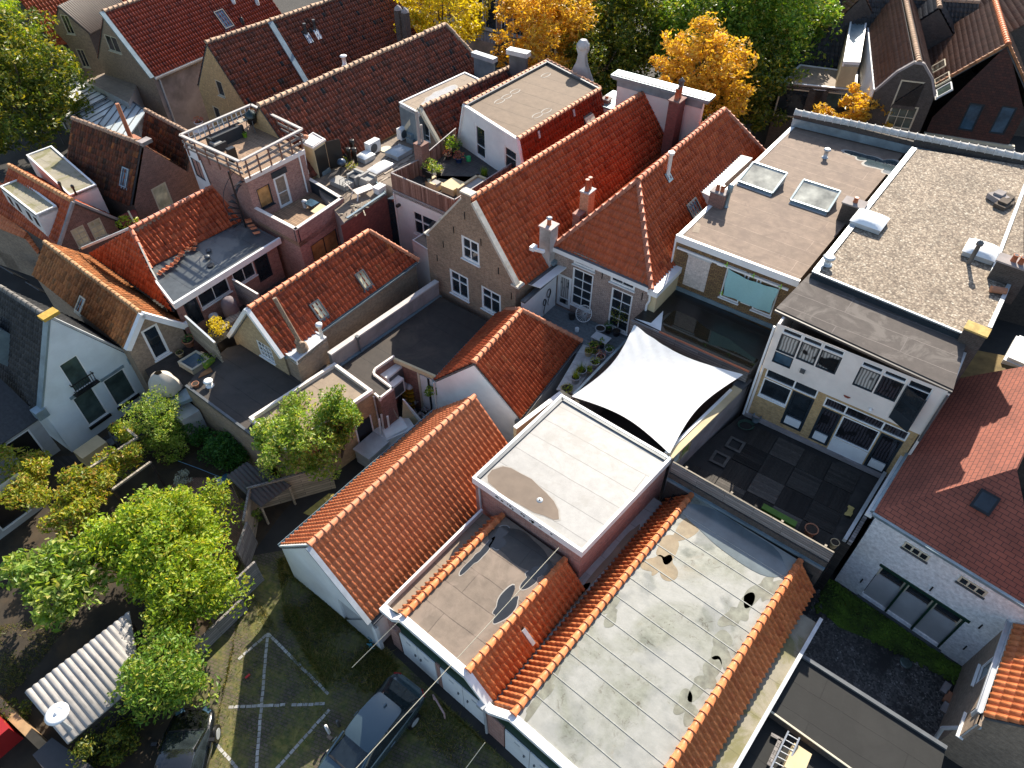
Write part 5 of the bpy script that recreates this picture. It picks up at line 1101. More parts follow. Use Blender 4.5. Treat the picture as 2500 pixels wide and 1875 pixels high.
fp=[P('j',30,555,zF2),P('j',215,700,zF2),P('j',985,345,zF2),P('j',690,130,zF2)]
f2=fp[0]+(fp[2]-fp[3]);fp=[fp[0],f2,fp[2],fp[3]]
mb=MB();mb.extr(fp,0,0,1);obj('roof',mb,[BT_SAND,W_TAN],T);mb=MB();rim(mb,[p+UP*.0 for p in fp],.16,.2,0,.1);obj('roof_edge',mb,W_PINK,T)
Wg=Wall(A3(fp[1][0],fp[1][1],0),A3(fp[2][0],fp[2][1],0));Wg.n=Wg.n;L_=Wg.L
Wg.rail(T,L_-1.35,L_-.25-.25,.02,2.1,.0,.03,BLACK,'door');Wg.rail(T,L_-1.42,L_-1.35,0,2.15,.0,.06,PAINT,'door_frame');Wg.rail(T,L_-.5,L_-.43,0,2.15,0,.06,PAINT,'door_frame')
pipe(T,[fp[2]-AX*.1+NX*.1-UP*.1,fp[2]*A3(1,1,0)-AX*.1+NX*.1],ZINC,.05)
zF3=3.2
T=thing('long_flat_roof','long dark flat roof crossed by a strip of sun below the old gable windows','flat roof',P('f',1300,1300,0))
fp=[P('j',690,125,zF3),P('j',990,365,zF3),P('j',1035,405,zF3),P('j',1145,320,zF3),P('j',995,205,zF3),P('j',1005,175,zF3),P('j',1150,75,zF3),P('j',1500,225,zF3),P('f',1925,1240,zF3),P('f',1500,1025,zF3),P('f',740,1570,zF3)]
mb=MB();fpz=fp
if np.cross(fp[1]-fp[0],fp[2]-fp[1])[2]<0:fpz=fp[::-1]
k=len(fp);
area=sum(fp[i][0]*fp[(i+1)%k][1]-fp[(i+1)%k][0]*fp[i][1]for i in range(k));fpz=fp if area>0 else fp[::-1]
mb.tri(fpz,(),0);lo=[A3(p[0],p[1],0)for p in fpz];mb.add(fpz+lo,[(i,i+k,(i+1)%k+k,(i+1)%k)for i in range(k)],1)
obj('roof',mb,[bitumen('brown black felt',(.045,.036,.03),1.0,(.03,.025,.021),.3,(.075,.056,.042),.7,.8,10),B_ROSE],T)
mb=MB()
for a,b in((1,2),(2,3),(3,4),(4,5),(5,6)):d=fp[b]-fp[a];n=nrm(np.cross(UP,d));mb.obox(fp[a]-UP*.06,d,n*.1,UP*.2)
obj('roof_edge',mb,W_PINK,T)
mb=MB();d=fp[7]-fp[6];n=nrm(np.cross(UP,d));mb.obox(fp[6]-UP*.22,d,-n*.12,UP*.26);obj('fascia',mb,W_CREAM,T)
Wl=Wall(A3(*fp[6][:2],0),A3(*fp[7][:2],0));Wl.rail(T,Wl.L*.55,Wl.L*.98,.2,2.8,.0,.05,PAINT,'white_shutter');Wl.rail(T,Wl.L*.5,Wl.L*.55,.2,2.9,.0,.08,CREAM,'post');Wl.rail(T,Wl.L*.72,Wl.L*.76,.2,2.8,.05,.08,BLACK,'gap')
def simple(name,label,cat,mb,mat,group=None):return tag(obj(name,mb,mat),label,cat,group)
for i,(s_,w_,l_,h_,z_)in enumerate(((('x',520,165),.75,1.25,.9,1.9),(('x',525,300),.75,1.1,.9,1.55))):
 c_=P(*s_,z_+h_)-UP*h_;T=thing('air_conditioner',['white air conditioning unit, the one closer to the long flat roof','white air conditioning unit, the one closer to the sheds'][i],'air conditioner',c_,'air conditioners in the junk yard');mb=MB();mb.box(c_,(w_,l_,h_));obj('casing',mb,PAINT,T);k=MB();k.box(c_+NX*(w_/2)+UP*.1,(.03,l_*.8,h_*.75));obj('grille',k,LEAD,T);lg=MB()
 for a_ in(-.4,.4):lg.box(c_-UP*z_+AX*a_*l_,(.06,.06,z_))
 obj('stand',lg,LEAD,T)
T=thing('plasterboard_sheet','tall beige panels leaning together in the junk yard','panel',P('x',700,740,0));pk=MB();a,b,t_=P('x',640,760,.3),P('x',820,720,.6),P('x',650,480,2.4);pk.slab([a,b,t_],.05);obj('panel',pk,W_CREAM,T);pk=MB();pk.slab([b+NX*.05,b+NX*.5+UP*.05,t_+NX*.12,t_],.05);obj('panel',pk,PAINT,T)
for i,(s0,s1,w_)in enumerate(((('x',480,560),('x',640,790),.16),(('x',530,560),('x',650,770),.12),(('x',430,640),('x',470,880),.12),(('x',405,690),('x',430,940),.1),(('x',490,660),('x',520,860),.1))):
 mb=MB();mb.beam(P(*s0,2.2),P(*s1,.3),w_,.06);simple('timber_board',['mossy brown board leaning in the junk yard, wider of two','mossy brown board leaning in the junk yard, narrower of two','white plank leaning on the buff wall, nearest the panels','white plank leaning on the buff wall, nearest the tree','short white plank leaning between brown boards and white planks'][i],'board',mb,WOODL if i<2 else PAINT,'boards in the junk yard')
for i,s_ in enumerate((('x',672,370),('x',722,385))):
 c_=P(*s_,1.3)*A3(1,1,0);T=thing('bucket_stack',['tall stack of yellow buckets beside the brick wall, left','tall stack of yellow buckets beside the brick wall, right'][i],'buckets',c_,'stacks of yellow buckets')
 for k_ in range(5):mb=MB();mb.lathe(c_+UP*(.3*k_),[(.17,0),(.21,.27),(.23,.27),(.23,.3)],12);obj('bucket',mb,plain('yellow plastic',(.5,.3,.02),.5,.2,4)if k_==0 and i==0 else MATS['yellow plastic'],T)
 mb=MB();mb.lathe(c_+UP*1.5,[(.22,0),(.18,.12),(.05,.2)],9);obj('plastic_bag',mb,ZINC,T)
mb=MB();rnd=random.Random(8);c_=P('x',860,590,0)
for k_ in range(60):p=c_+NX*rnd.uniform(-.9,.9)+AX*rnd.uniform(-.7,.7)+UP*(.2+rnd.random()*.5);mb.beam(p,p+A3(rnd.gauss(0,.25),rnd.gauss(0,.25),rnd.gauss(0,.1)),.05+rnd.random()*.15,.04)
simple('rubble_heap','heap of grey rubble and dry stalks beside the white gable wall','rubble',mb,W_CONC)
mb=MB();o=P('x',480,890,1.0);d=P('x',700,780,1.1)-o;n=nrm(np.cross(UP,d));rows=[]
for j in range(5):rows.append([o+d*i/6+n*(-.0-.22*j)*-1+UP*(.12*math.sin(j/4*math.pi))for i in range(7)])
mb.grid(rows);mb.box((o+d*.5+n*.4)*A3(1,1,0),(1.0,1.9,.98),flat(d));simple('freezer','white chest freezer under a pale cover beside the tiled shed gutter','freezer',mb,PAINT)
mb=MB();mb.box(P('j',990,850,.0),(1.0,1.3,.95));mb.box(P('j',990,850,.0)+UP*.96,(1.1,1.4,.08));simple('storage_box','grey white storage box beside the tiled shed gutter below the freezer','box',mb,ZINC)
mb=MB()
for i in range(9):leaves(mb,P('j',1455,330+0*i,1.0+i*.22)+A3(random.gauss(0,.15),random.gauss(0,.15),0),A3(.28,.28,.2),24,.2,.4,i,.1)
mb.tube(P('j',1470,350,0),P('j',1460,330,2.6),.03,.015,5);simple('climbing_vine','bright green climber at the corner of the white gable wall','plant',mb,L_GREEN)
# house with the broken tiles and the wet dormer roof
zD=5.05
H24=House('wet_dormer_house','red tiled house with slipped tiles above a long wet flat roof and black framed windows',('e',1010,505),('e',1640,180),6.7,5.2,.15,1.5)
H=H24;T=H.T
mb=MB();p=[P('e',1145,805,5.15),P('e',1860,445,5.15),H.b,H.a];slope(mb,p,.25,.35,PROF_PAN,1.15,.04,.012);under(mb,[t-UP*.35 for t in p])
n=nrm(-H.ax*math.sin(R(58))+UP*math.cos(R(58)));D,C_,=on_plane(('e',690,690),H.a,n),on_plane(('e',1335,1140),H.a,n);B_=on_plane(('e',1150,805),H.a,n)
p=[D,C_,B_,H.a];slope(mb,p,.25,.35,PROF_PAN,1.0,.035,.004);under(mb,p);ro=obj('roof',mb,[T_RED,LEAD],T)
cp=MB();caps(cp,H.a,H.b,.13,.38,.004);caps(cp,P('e',1160,810,5.15),H.a,.13,.36,.01);obj('ridge_tiles',cp,C_HIP,ro)
a,b=P('e',640,655,D[2]+.1),H.a;mb=MB();mb.beam(a-NX*.1,b-NX*.15,.12,.12);mb.beam(b-NX*.15,H.b-NX*.15,.12,.12);obj('parapet',mb,ZINC,T)
wl=MB();wl.obox(A3(*(H.a-NX*.1)[:2],0),H.b*A3(1,1,0)-H.a*A3(1,1,0),NX*.1,UP*6.6);obj('rear_wall',wl,B_TAN,T)
fp=[P('e',1340,1070,zD),P('e',2140,575,zD),P('e',1870,430,zD+.08),P('e',1140,810,zD+.08)]
mb=MB();mb.slab(fp,.1);obj('flat_roof',mb,bitumen('blue grey wet felt',(.09,.1,.105),1.1,(.05,.055,.06),.35,(.19,.18,.165),.7,.3,6,pscale=.6),T)
Wd_=Wall(A3(*fp[0][:2],0),A3(*fp[1][:2],0));L_=Wd_.L
Wd_.rail(T,-.1,L_+.1,zD-.32,zD+.03,.0,.14,PAINT,'fascia');mb=MB();d=fp[3]-fp[0];mb.obox(fp[0]-UP*.3,d,-AX*.0+A3(-d[1],d[0],0)/np.linalg.norm(d)*.1,UP*.32);obj('fascia',mb,PAINT,T)
WW=Wall(Wd_.pt(0,0,-.3),Wd_.pt(1,0,-.3));WW.out=[(.1,0),(L_,0),(L_,zD-.33),(.1,zD-.33)]
sx=lambda s_:WW.at(s_)[0]
x0,x1,x2,x3,x4,x5=sx(('w',205,460)),sx(('w',325,350)),sx(('w',655,170)),sx(('w',700,160)),sx(('w',955,90)),sx(('w',1110,60))
WW.window((x0,x1,2.85,4.7),1,1,DPAINT,GLASS,name='door',sill=False,fw=.09);WW.window((x1+.08,x2-.02,3.5,4.7),2,1,PAINT,GLASS,fw=.06);WW.window((x3+.06,x4-.04,3.5,4.7),2,1,PAINT,GLASS,fw=.06);WW.window((x4+.02,x5+.0,2.85,4.7),1,1,DPAINT,GLASS,name='door',sill=False,fw=.09)
WW.build(T,B_PINK,'front_wall')
for i,s_ in enumerate((('e',1615,685),('e',1605,735))):mb=MB();mb.lathe(P(*s_,zD),[(.1,0),(.1,.12),(.16,.13),(.15,.2),(.06,.24)],12);obj('roof_vent',mb,LEAD,T)
mb=MB();mb.lathe(P('e',1628,790,zD)+UP*.09,[(.2,0),(.2,.01)],12);obj('roof_drain',mb,BLACK,T)
def loose_tiles(label,p0,p1,n_,jit=.05):
 a,b=P(*p0,zD+.12),P(*p1,zD+.12);T_=thing('loose_tiles',label,'tiles',a,'loose roof tiles on the wet roof');u=nrm(b-a);w=A3(-u[1],u[0],0)
 for i in range(n_):
  mb=MB();o=a+(b-a)*i/max(1,n_-1)+A3(random.gauss(0,jit),random.gauss(0,jit),.03*(i%2));rows=[[o+u*(x-.5)*.26+w*y*.36+UP*(h_*1.2+.05+.04*(1-y))for x,h_ in PROF_PAN+[(1,0)]]for y in(0,1)]
  mb.grid(rows,0,True,random.random());obj('tile',mb,T_ORANGE,T_)
loose_tiles('row of loose roof tiles laid at the left end of the wet flat roof',('e',1250,860),('e',1375,790),5);loose_tiles('slipped tiles scattered under the broken eave',('e',1400,740),('e',1530,640),6,.1);loose_tiles('short row of loose tiles at the far brick wall',('e',1880,450),('e',1955,540),5)
zY=2.8
mb=MB();yp=[P('w',440,690,zY),P('w',1260,150,zY),P('w',1270,520,zY),P('w',700,800,zY),P('w',520,940,zY)];mb.extr(yp,0);struct('yard_deck',mb,WOODDK)
def panel_fence(label,a,b,h,mat,cap=None,t=.06):
 d=b-a;n=nrm(np.cross(UP,d));T_=thing('board_fence',label,'fence',(a+b)/2-UP*0);mb=MB();mb.obox(a,d,n*t,UP*h);obj('boards',mb,mat,T_);mb=MB();mb.obox(a+UP*h-n*.02,d,n*(t+.04),UP*.04);obj('capping',mb,cap or ZINC,T_)
 for e in(a,b):mb=MB();mb.box(e+n*t/2,(.09,.09,h+.03),flat(d));obj('post',mb,mat,T_)
 return T_
panel_fence('pale board fence between the two narrow back yards',P('w',215,555,4.45)-UP*1.65,P('w',530,860,4.45-.2)-UP*1.45,1.6,WOODL)
panel_fence('grey slatted fence dividing the black framed house yard',P('w',705,175,4.45)-UP*1.65,P('w',965,330,4.45)-UP*1.65,1.62,WOODG,W_PINK)
mb=MB();c_=P('w',720,560,zY);mb.lathe(c_,[(.42,0),(.45,.5),(.42,.95),(.3,1.2),(.12,1.28)],10);simple('covered_barbecue','tall barbecue under a mauve grey cover beside black windows','barbecue',mb,plain('mauve cover',(.16,.13,.14),.8,.2,3))
T_=thing('rubbish_bin','light grey pedal bin beside the black door','bin',P('w',545,640,zY));mb=MB();mb.lathe(P('w',545,640,zY),[(.2,0),(.24,.55)],12);obj('bin_body',mb,W_GREYB,T_);mb=MB();mb.lathe(P('w',545,640,zY)+UP*.555,[(.26,0),(.26,.05),(.2,.1)],12);obj('lid',mb,ZINC,T_)
mb=MB();pc=P('w',590,830,zY);mb.box(pc,(1.1,.9,.55));T_=thing('planter_shrub','bright yellow shrub in a black planter box','shrub',pc);obj('planter',mb,BLACK,T_);l=MB();crown(l,pc+UP*.95+AX*.2,(.65,.6,.42),14,42,.13,.42,21);obj('foliage',l,L_YEL,T_)
mb=MB();mb.box(P('w',700,660,zY),(.5,1.6,.42),flat(P('w',760,600,zY)-P('w',640,690,zY)));simple('garden_bench','low timber bench beside the yellow shrub','bench',mb,WOODL)
# brown house with white bargeboards and skylight (rust tiled)
H=House('rust_roof_house','narrow brick house with mottled rust tiles and white bargeboards facing the yards',('e',1078,1148),('e',345,605),5.62,4.3,1.25,1.55,zel=4.35,zer=3.85)
F,Lw,Rw=H.walls(B_TAN);s0,s1=F.at(('y',25,150))[0],F.at(('y',185,60))[0]
sa,sb=F.at(('y',100,300))[0],F.at(('y',262,210))[0]
F.window((sa,sb,2.62,4.62),1,1,PAINT,GLASS,fw=.12);H.build_walls(B_TAN)
H.roof(T_RUST,.24,.34,PROF_PAN,1.2,tilemat('lichen ridge cap',[(0,(.36,.19,.09)),(1,(.45,.27,.14))],.8,(.2,.15,.08),.6),.1,.006,caps_r=.13,capsp=.36,cjit=.012,vf=.0)
H.verge(PAINT,.25,.28,'F','LR','bargeboard',.05,.06)
H.skylight('L',('e',630,1090),.55,.85,CREAM,GLASSB)
g_=H.corn;mb=MB();mb.obox(g_['fr']-UP*.2+H.ax*-.12,H.ax*.3,H.nx*.32,UP*.16);obj('gutter_end',mb,PAINT,H.T)
# white house on the left edge
H=House('white_gable_house','white rendered gable house with tall dark windows and grey tiled roof',('e',395,1200),('e',0,950),7.05,3.05,2.4,2.4)
WH=H
F,Lw,Rw=H.walls(W_WHITE,drop=-.02)
F.out[2]=(F.L,2.75)
def wq(tl,br,**k):
 r=F.rect(tl,br);return r
sA=F.at(('i',560,240))[0],F.at(('i',690,180))[0]
w1=(F.at(('i',560,160))[0],F.at(('i',690,140))[0])
F.window((1.62,2.55,2.9,4.75),1,1,PAINT,GLASSG,sill=False,fw=.05);F.window((1.3,2.4,.72,2.72),1,1,PAINT,GLASSG,fw=.07,sill=False);F.window((2.9,4.1,.7,2.6),1,1,PAINT,GLASSG,fw=.07,sill=False)
H.build_walls(plain('cool white render',(.66,.72,.74),.7,.12,.8,dirt=(.45,.5,.5),dirt_amt=.4))
for a_,b_,z_ in((1.25,2.45,2.74),(2.85,4.15,2.62)):F.rail(H.T,a_,b_,z_,z_+.16,0,.04,BLUEM,'lintel');F.rail(H.T,a_,b_,.55,.7,0,.1,BLACK,'sill')
bl=MB()
for z_ in(3.0,3.55):bl.obox(F.pt(1.5,z_,.22),F.u*1.2,F.n*.04,UP*.04)
for i in range(9):bl.obox(F.pt(1.58+i*.13,3.0,.22),F.u*.03,F.n*.03,UP*.56)
for s_ in(1.55,2.65):bl.obox(F.pt(s_,3.5,0),F.u*.03,F.n*.26,UP*.03);bl.obox(F.pt(s_,3.0,0),F.u*.03,F.n*.26,UP*.03)
bl.obox(F.pt(1.45,2.88,.0),F.u*1.3,F.n*.28,UP*.05);obj('balcony_rail',bl,BLACK,H.T)
H.roof(T_SLATE,.2,.3,PROF_PAN,.8,T_GREY,.1,.002,vf=-.25,caps_r=.12,capsp=.4,which='LR')
mb=MB()
p0,p1=F.pt(F.L/2,7.2,.02),F.pt(-.05,3.1,.02);nn_=nrm(np.cross(F.n,p1-p0));nn_=nn_ if nn_[2]>0 else-nn_;mb.obox(p0-UP*.1,p1-p0,-F.n*.4,nn_*.1,0);p0,p1=F.pt(F.L/2,7.2,.02),F.pt(F.L+.05,2.85,.02);nn_=nrm(np.cross(F.n,p1-p0));nn_=nn_ if nn_[2]>0 else-nn_;mb.obox(p0-UP*.1,p1-p0,-F.n*.3,nn_*.1,1)
mb.obox(F.pt(F.L/2-.3,7.1,.05),F.u*.75,-F.n*.5,UP*.16,2);mb.obox(F.pt(F.L-.35,2.55,.05),F.u*.55,-F.n*.5,UP*.4,0);mb.obox(F.pt(-.35,2.75,.1),F.u*.5,-F.n*.5,UP*.5,0)
obj('gable_coping',mb,[BLUEM,ZINC,plain('orange lichen stone',(.5,.32,.06),.9,.4,4)],H.T)
o,u,v,n=H.plane('R')
for i in range(4):
 mb=MB();s_=P('e',60+i*220,830+i*118,5);c_=on_plane(('e',110+i*200,850+i*125),o+n*.12,n);mb.obox(c_-u*.75-v*.55,u*1.45,v*1.1,n*.04);obj('solar_panel',mb,plain('solar glass',(.035,.03,.03),.25,.2,1,spec=.6)if i==0 else MATS['solar glass'],H.T)
o,u,v,n=H.plane('L');c_=on_plane(('e',0,1350),o,n);mb=MB();mb.obox(c_-u*1.5-v*1.0-UP*.2,u*2.4,n*.4+UP*.5,v*1.7,0);obj('dormer',mb,BLUEM,H.T);mb=MB();mb.obox(c_-u*1.4-v*.9+n*.5+UP*.32,u*2.2,v*1.5,n*.04);obj('dormer_glass',mb,GLASSB,H.T)
mb=MB();pt_=[P('i',210,475,2.6),P('i',320,545,2.6),P('i',100,700,2.6),P('i',-60,640,2.6)]
T=thing('porch','low white porch with a black doorway beside the white gable house','porch',P('i',200,600,0));W_=Wall(P('i',275,815,0),P('i',0,980,0));W_=Wall(F.pt(-.25,0,-.6),F.pt(-4,0,-.6));W_.out=[(0,0),(4.5,0),(4.5,2.5),(0,2.5)];W_.window((.55,1.75,.05,2.2),1,1,PAINT,BLACK,name='doorway',sill=False,fw=.08);W_.build(T,W_GREYB);mb=MB();mb.slab([W_.pt(-.1,2.55,.25),W_.pt(4.5,2.55,.25),W_.pt(4.5,4.2,-2.2),W_.pt(-.1,4.2,-2.2)],.1);obj('roof',mb,T_SLATE,T)
W2=Wall(F.pt(-2.6,0,1.9),F.pt(-5,0,1.9));T=thing('left_outhouse','white outhouse wall with a black opening at the left edge','outhouse',W2.pt(1,0));W2.out=[(0,0),(4,0),(4,2.6),(0,2.6)];W2.window((.5,1.9,.3,2.1),1,1,PAINT,BLACK,name='opening',sill=False);W2.build(T,W_GREYB)
zy=2.5
mb=MB();yp=[P('y',60,520,zy),P('y',480,280,zy),P('y',780,370,zy),P('y',470,690,zy),P('y',270,830,zy)];mb.extr(yp,0);struct('rear_yard',mb,BT_DARK)
q_=[P('y',395,440,zy+.3),P('y',545,530,zy+.3),P('y',735,410,zy+.3),P('y',590,320,zy+.3)];T=thing('rooflight','square glass rooflight in a beige frame in the small rear yard','rooflight',sum(q_)/4-UP*.3);mb=MB();rim(mb,q_,.1,.04,0,.3);obj('frame',mb,CREAM,T);mb=MB();mb.slab([p-UP*.02 for p in q_],.03);obj('pane',mb,GLASSB,T)
mb=MB();c_=P('y',280,720,zy);rnd=random.Random(3);rows=[]
for j in range(9):
 t=j/8;row=[]
 for i in range(17):a=2*math.pi*i/16;k=(1-.75*t**3)*(1+.08*math.sin(5*a+2*t));row.append(c_+A3(.75*k*math.cos(a),.6*k*math.sin(a),1.15*t))
 rows.append(row)
mb.grid(rows);simple('covered_heap','heap under a cream tarpaulin in the small rear yard','tarpaulin',mb,plain('cream tarpaulin',(.5,.45,.38),.8,.12,3))
pot('terracotta tub of dark ivy beside the tall back window',P('y',525,265,zy),.3,.4,TERRA,L_DEEP,.3,.3,60,.12,5);pot('row of low pots with white pebbles beneath the back window',P('y',430,375,zy),.2,.25,BUFFP,L_OLIVE,.1,.2,20,.1,6)
mb=MB();o=P('y',665,500,zF+.02);mb.obox(o,P('y',760,410,zF)-P('y',665,500,zF),AX*.0+NX*.2,UP*.2);leaves(mb,o+(P('y',760,410,zF)-P('y',665,500,zF))/2+UP*.3,A3(.5,.4,.18),90,.12,.4,4,.1,0);simple('window_box','green planted trough on the edge of the dark felt roof','planter',mb,L_GREEN)
mb=MB();mb.slab([P(*s_,zF)+UP*.05 for s_ in(('y',612,610),('y',760,540),('y',735,500),('y',640,560))],.04);simple('wooden_board','orange brown wooden board lying on the dark felt roof','board',mb,plain('orange plywood',(.32,.14,.05),.7,.3,5))
pot('square terracotta tray of soil on the dark felt roof',P('y',590,690,zF),.17,.2,TERRA)
mb=MB();mb.box(P('y',345,830,2.2),(1.2,2.2,.2),flat(P('y',540,760,0)-P('y',300,850,0)));simple('blue_shed_roof','weathered blue grey shed roof below the cream tarpaulin','shed',mb,BLUEM)
mb=MB();mb.extr([P('i',1290,470,1.9),P('i',1400,560,1.9),P('i',1540,480,1.9),P('i',1440,400,1.9)],0);simple('blue_shed','pale grey shed wall beside the hydrangeas','shed',mb,W_GREYB)
# brick tower with two roof decks
z2,z1=7.9,6.0
rl=[P('t',30,285,9.0),P('t',490,490,9.0),P('t',975,240,9.0),P('t',580,50,9.0)]
lt=[P('f',385,515,z1),P('f',755,265,z1),P('f',500,112,z1)]
T=thing('brick_tower','narrow brick tower house carrying a railed roof deck with a black barbecue on it','house',sum(rl)/4*A3(1,1,0));TW=T
ft=[P('t',62,325,z2),P('t',535,622,z2),P('t',985,400,z2)];ft.append(ft[0]+ft[2]-ft[1])
dF=flat(ft[2]-ft[1]);dL=flat(ft[0]-ft[1]);LF=float(np.linalg.norm((ft[2]-ft[1])[:2]));LL=float(np.linalg.norm((ft[0]-ft[1])[:2]))
W1=Wall(A3(*ft[1][:2],0),A3(*ft[2][:2],0));W1.out=[(0,5.1),(LF,5.1),(LF,z2-.1),(0,z2-.1)]
r=W1.rect(('t',745,600),('t',900,860));
e0,e1=W1.at(('t',745,610))[0],W1.at(('t',845,570))[0];g0_,g1_=W1.at(('t',605,660))[0],W1.at(('t',705,605))[0]
W1.window((e0,e1,5.2,7.15),1,2,PAINT,CURT,name='door',sill=False,fw=.14,zs=[.45]);W1.window((g0_,g1_,5.75,7.0),1,1,DPAINT,GOLDG,fw=.06)
W1.build(T,B_PINK,'front_wall');W1.rail(T,e0-.05,e1+.08,7.18,7.5,0,.1,DPAINT,'awning_box')
W1.rail(T,-.05,LF+.05,z2-.22,z2+.02,-.02,.08,W_PINK,'fascia')
W2=Wall(A3(*ft[1][:2],0),A3(*ft[0][:2],0));W2.out=[(0,0),(LL,0),(LL,z2-.1),(0,z2-.1)];W2.build(T,B_PINK,'side_wall')
mb=MB();b0_,b1_=P('t',20,610,5.2),P('t',240,690,5.0)
Wq=Wall(A3(*ft[0][:2],0)+W2.n*.06-dL*2.0,A3(*ft[0][:2],0)+W2.n*.06+dL*.05)
Wq.out=[(-.6,0),(2.05,0),(2.05,z2-.12),(.6,z2-.12)];Wq.window((.75,1.85,5.7,6.95),2,1,DPAINT,GLASSB,fw=.07,sill=False);Wq.build(T,W_WHITE,'white_wall')
mb=MB();bk=A3(*ft[3][:2],0);mb.extr([ft[0]-UP*.14,ft[1]-UP*.14+(ft[3]-ft[1])*.02,ft[2]-UP*.14-dF*.02,ft[3]-UP*.14],0);obj('core',mb,B_TAN,T)
mb=MB();mb.slab(ft,.12);obj('deck_floor',mb,DECKW,T)
pipe(T,[W1.pt(LF-.45,z2-.1,.08),W1.pt(LF-.42,5.4,.08)],PAINT,.05)
pipe(T,[P('t',985,380,7.6),P('t',1010,560,6.6)],PAINT,.07,'stove_pipe');mb=MB();mb.lathe(P('t',1020,650,5.6),[(.2,0),(.15,.5),(.2,.55),(.2,.75),(.13,.85)],12);obj('flue',mb,W_PINK,T)
mb=MB();rail_sets=[(rl[0],rl[1],5,1),(rl[1]+dF*.12,rl[2],5,1),(rl[2],rl[3],4,0),(rl[3],rl[0],3,0)]
for a,b,n_,out_ in rail_sets:
 mb=MB();mb.beam(a,b,.16,.09);obj('handrail',mb,plain('weathered silver rail',(.5,.46,.43),.7,.2,3)if 'weathered silver rail' not in MATS else MATS['weathered silver rail'],T)
 mb=MB()
 for zz_ in(-.38,-.7):mb.beam(a+UP*zz_,b+UP*zz_,.04,.13)
 obj('rail_board',mb,WOODG,T)
 for i in range(n_+1):
  p=a+(b-a)*(i+.3)/(n_+.6);mb=MB();mb.box(p-UP*1.15,(.07,.07,1.1),flat(b-a));obj('rail_post',mb,plain('red brown post',(.2,.1,.07),.7,.3,4)if 'red brown post' not in MATS else MATS['red brown post'],T)
mb=MB();a,b=rl[3],rl[0]
for i in range(15):mb.box(a+(b-a)*(i+.5)/15-UP*.6,(.05,.05,.55),flat(b-a))
obj('baluster',mb,PAINT,T)
mb=MB();c_=P('t',575,720,6.9)*A3(1,1,0)+W2.n*.1-dF*.1
ctr=A3(*ft[1][:2],0)+W2.n*.75+W1.n*-.1
for i in range(9):
 a=1.1+i*.36;p=ctr+UP*(z2-.25-i*.27);d=A3(math.cos(a),math.sin(a),0);w=A3(-d[1],d[0],0);mb.add([p,p+d*.72-w*.13,p+d*.72+w*.13,p+UP*.03,p+d*.72-w*.13+UP*.03,p+d*.72+w*.13+UP*.03],[(0,2,1),(3,4,5),(0,1,4,3),(1,2,5,4),(2,0,3,5)])
mb.tube(ctr+UP*5.0,ctr+UP*8.6,.05);obj('spiral_stair',mb,BLACK,T);mb=MB();mb.path([ctr+A3(math.cos(1.1+i*.36),math.sin(1.1+i*.36),0)*.74+UP*(z2+.65-i*.27)for i in range(12)],.018,5);obj('stair_rail',mb,BLACK,T)
def sofa(name,label,c,w,l,ax,m1,m2,h=.32,back=.7,arms=(1,1),group=None):
 T_=thing(name,label,'sofa',c,group);nx=A3(ax[1],-ax[0],0);mb=MB();mb.box(c,(w,l,h),ax);mb.box(c-nx*(w/2-.08)+UP*h,(.16,l,back-h),ax)
 for s_,k_ in zip((-1,1),arms):
  if k_:mb.box(c+ax*s_*(l/2-.07)+UP*h,(w,.14,.25),ax)
 obj('base',mb,m1,T_);mb=MB();mb.box(c+nx*.07+UP*(h+.005),(w-.2,l-.32,.14),ax);obj('cushion',mb,m2,T_);return T_
DGREY,LGREY=plain('charcoal wicker',(.03,.033,.037),.7,.2,6),plain('light grey cushion',(.34,.33,.31),.85,.1,4)
back=flat(rl[0]-rl[3]);
sofa('garden_sofa','dark lounge sofa along the rear railing of the tower deck',P('t',395,330,z2),.8,2.1,back,DGREY,plain('slate cushion',(.12,.115,.11),.85,.1,4),.3,.7)
sofa('garden_sofa','grey sofa end module by the left railing of the tower deck',P('t',330,395,z2),.75,.8,back,DGREY,LGREY,.3,.45,(0,0))
mb=MB();mb.box(P('t',447,480,z2),(.3,.45,.75),dF);simple('storage_box','black box beside the gap in the tower deck railing','box',mb,BLACK)
T_=thing('kamado_barbecue','black egg shaped barbecue with wooden side shelves on the tower deck','barbecue',P('t',605,245,z2));c_=P('t',605,245,z2);mb=MB();mb.lathe(c_+UP*.35,[(.12,0),(.26,.12),(.33,.35),(.34,.45)],16);obj('bowl',mb,BLACK,T_);mb=MB();mb.lathe(c_+UP*.82,[(.35,0),(.33,.12),(.24,.28),(.08,.36),(.07,.42),(.04,.43)],16);obj('lid',mb,plain('dark green enamel',(.015,.03,.03),.25,.2,2),T_)
for s_ in(-1,1):mb=MB();mb.box(c_+dF*s_*.62+UP*.8,(.4,.5,.04),dF);obj('side_shelf',mb,WOODL,T_)
mb=MB()
for a in range(4):d=A3(math.cos(a*1.57+.4),math.sin(a*1.57+.4),0);mb.beam(c_+d*.38,c_+d*.3+UP*.75,.04,.04)
obj('stand',mb,LEAD,T_)
pot('lime green plastic pot on the tower deck',P('t',537,300,z2),.14,.28,plain('lime plastic',(.2,.42,.02),.4,.1,3),L_GREEN,.1,.1,20,.08)
T=thing('brick_terrace','pink brick walled terrace with timber floor below the tower door','terrace',lt[0]*A3(1,1,0));lt.append(A3(*ft[1][:2],z1)+W1.n*.02+dF*.15);lq=[lt[0],lt[1],lt[2]]
b4=A3(*ft[2][:2],z1);b3=A3(*ft[1][:2],z1);pl_=[lt[0],lt[1],A3(*(lt[2])[:2],z1),b3+W1.n*.03]
wl=MB();o=sum(pl_)/4
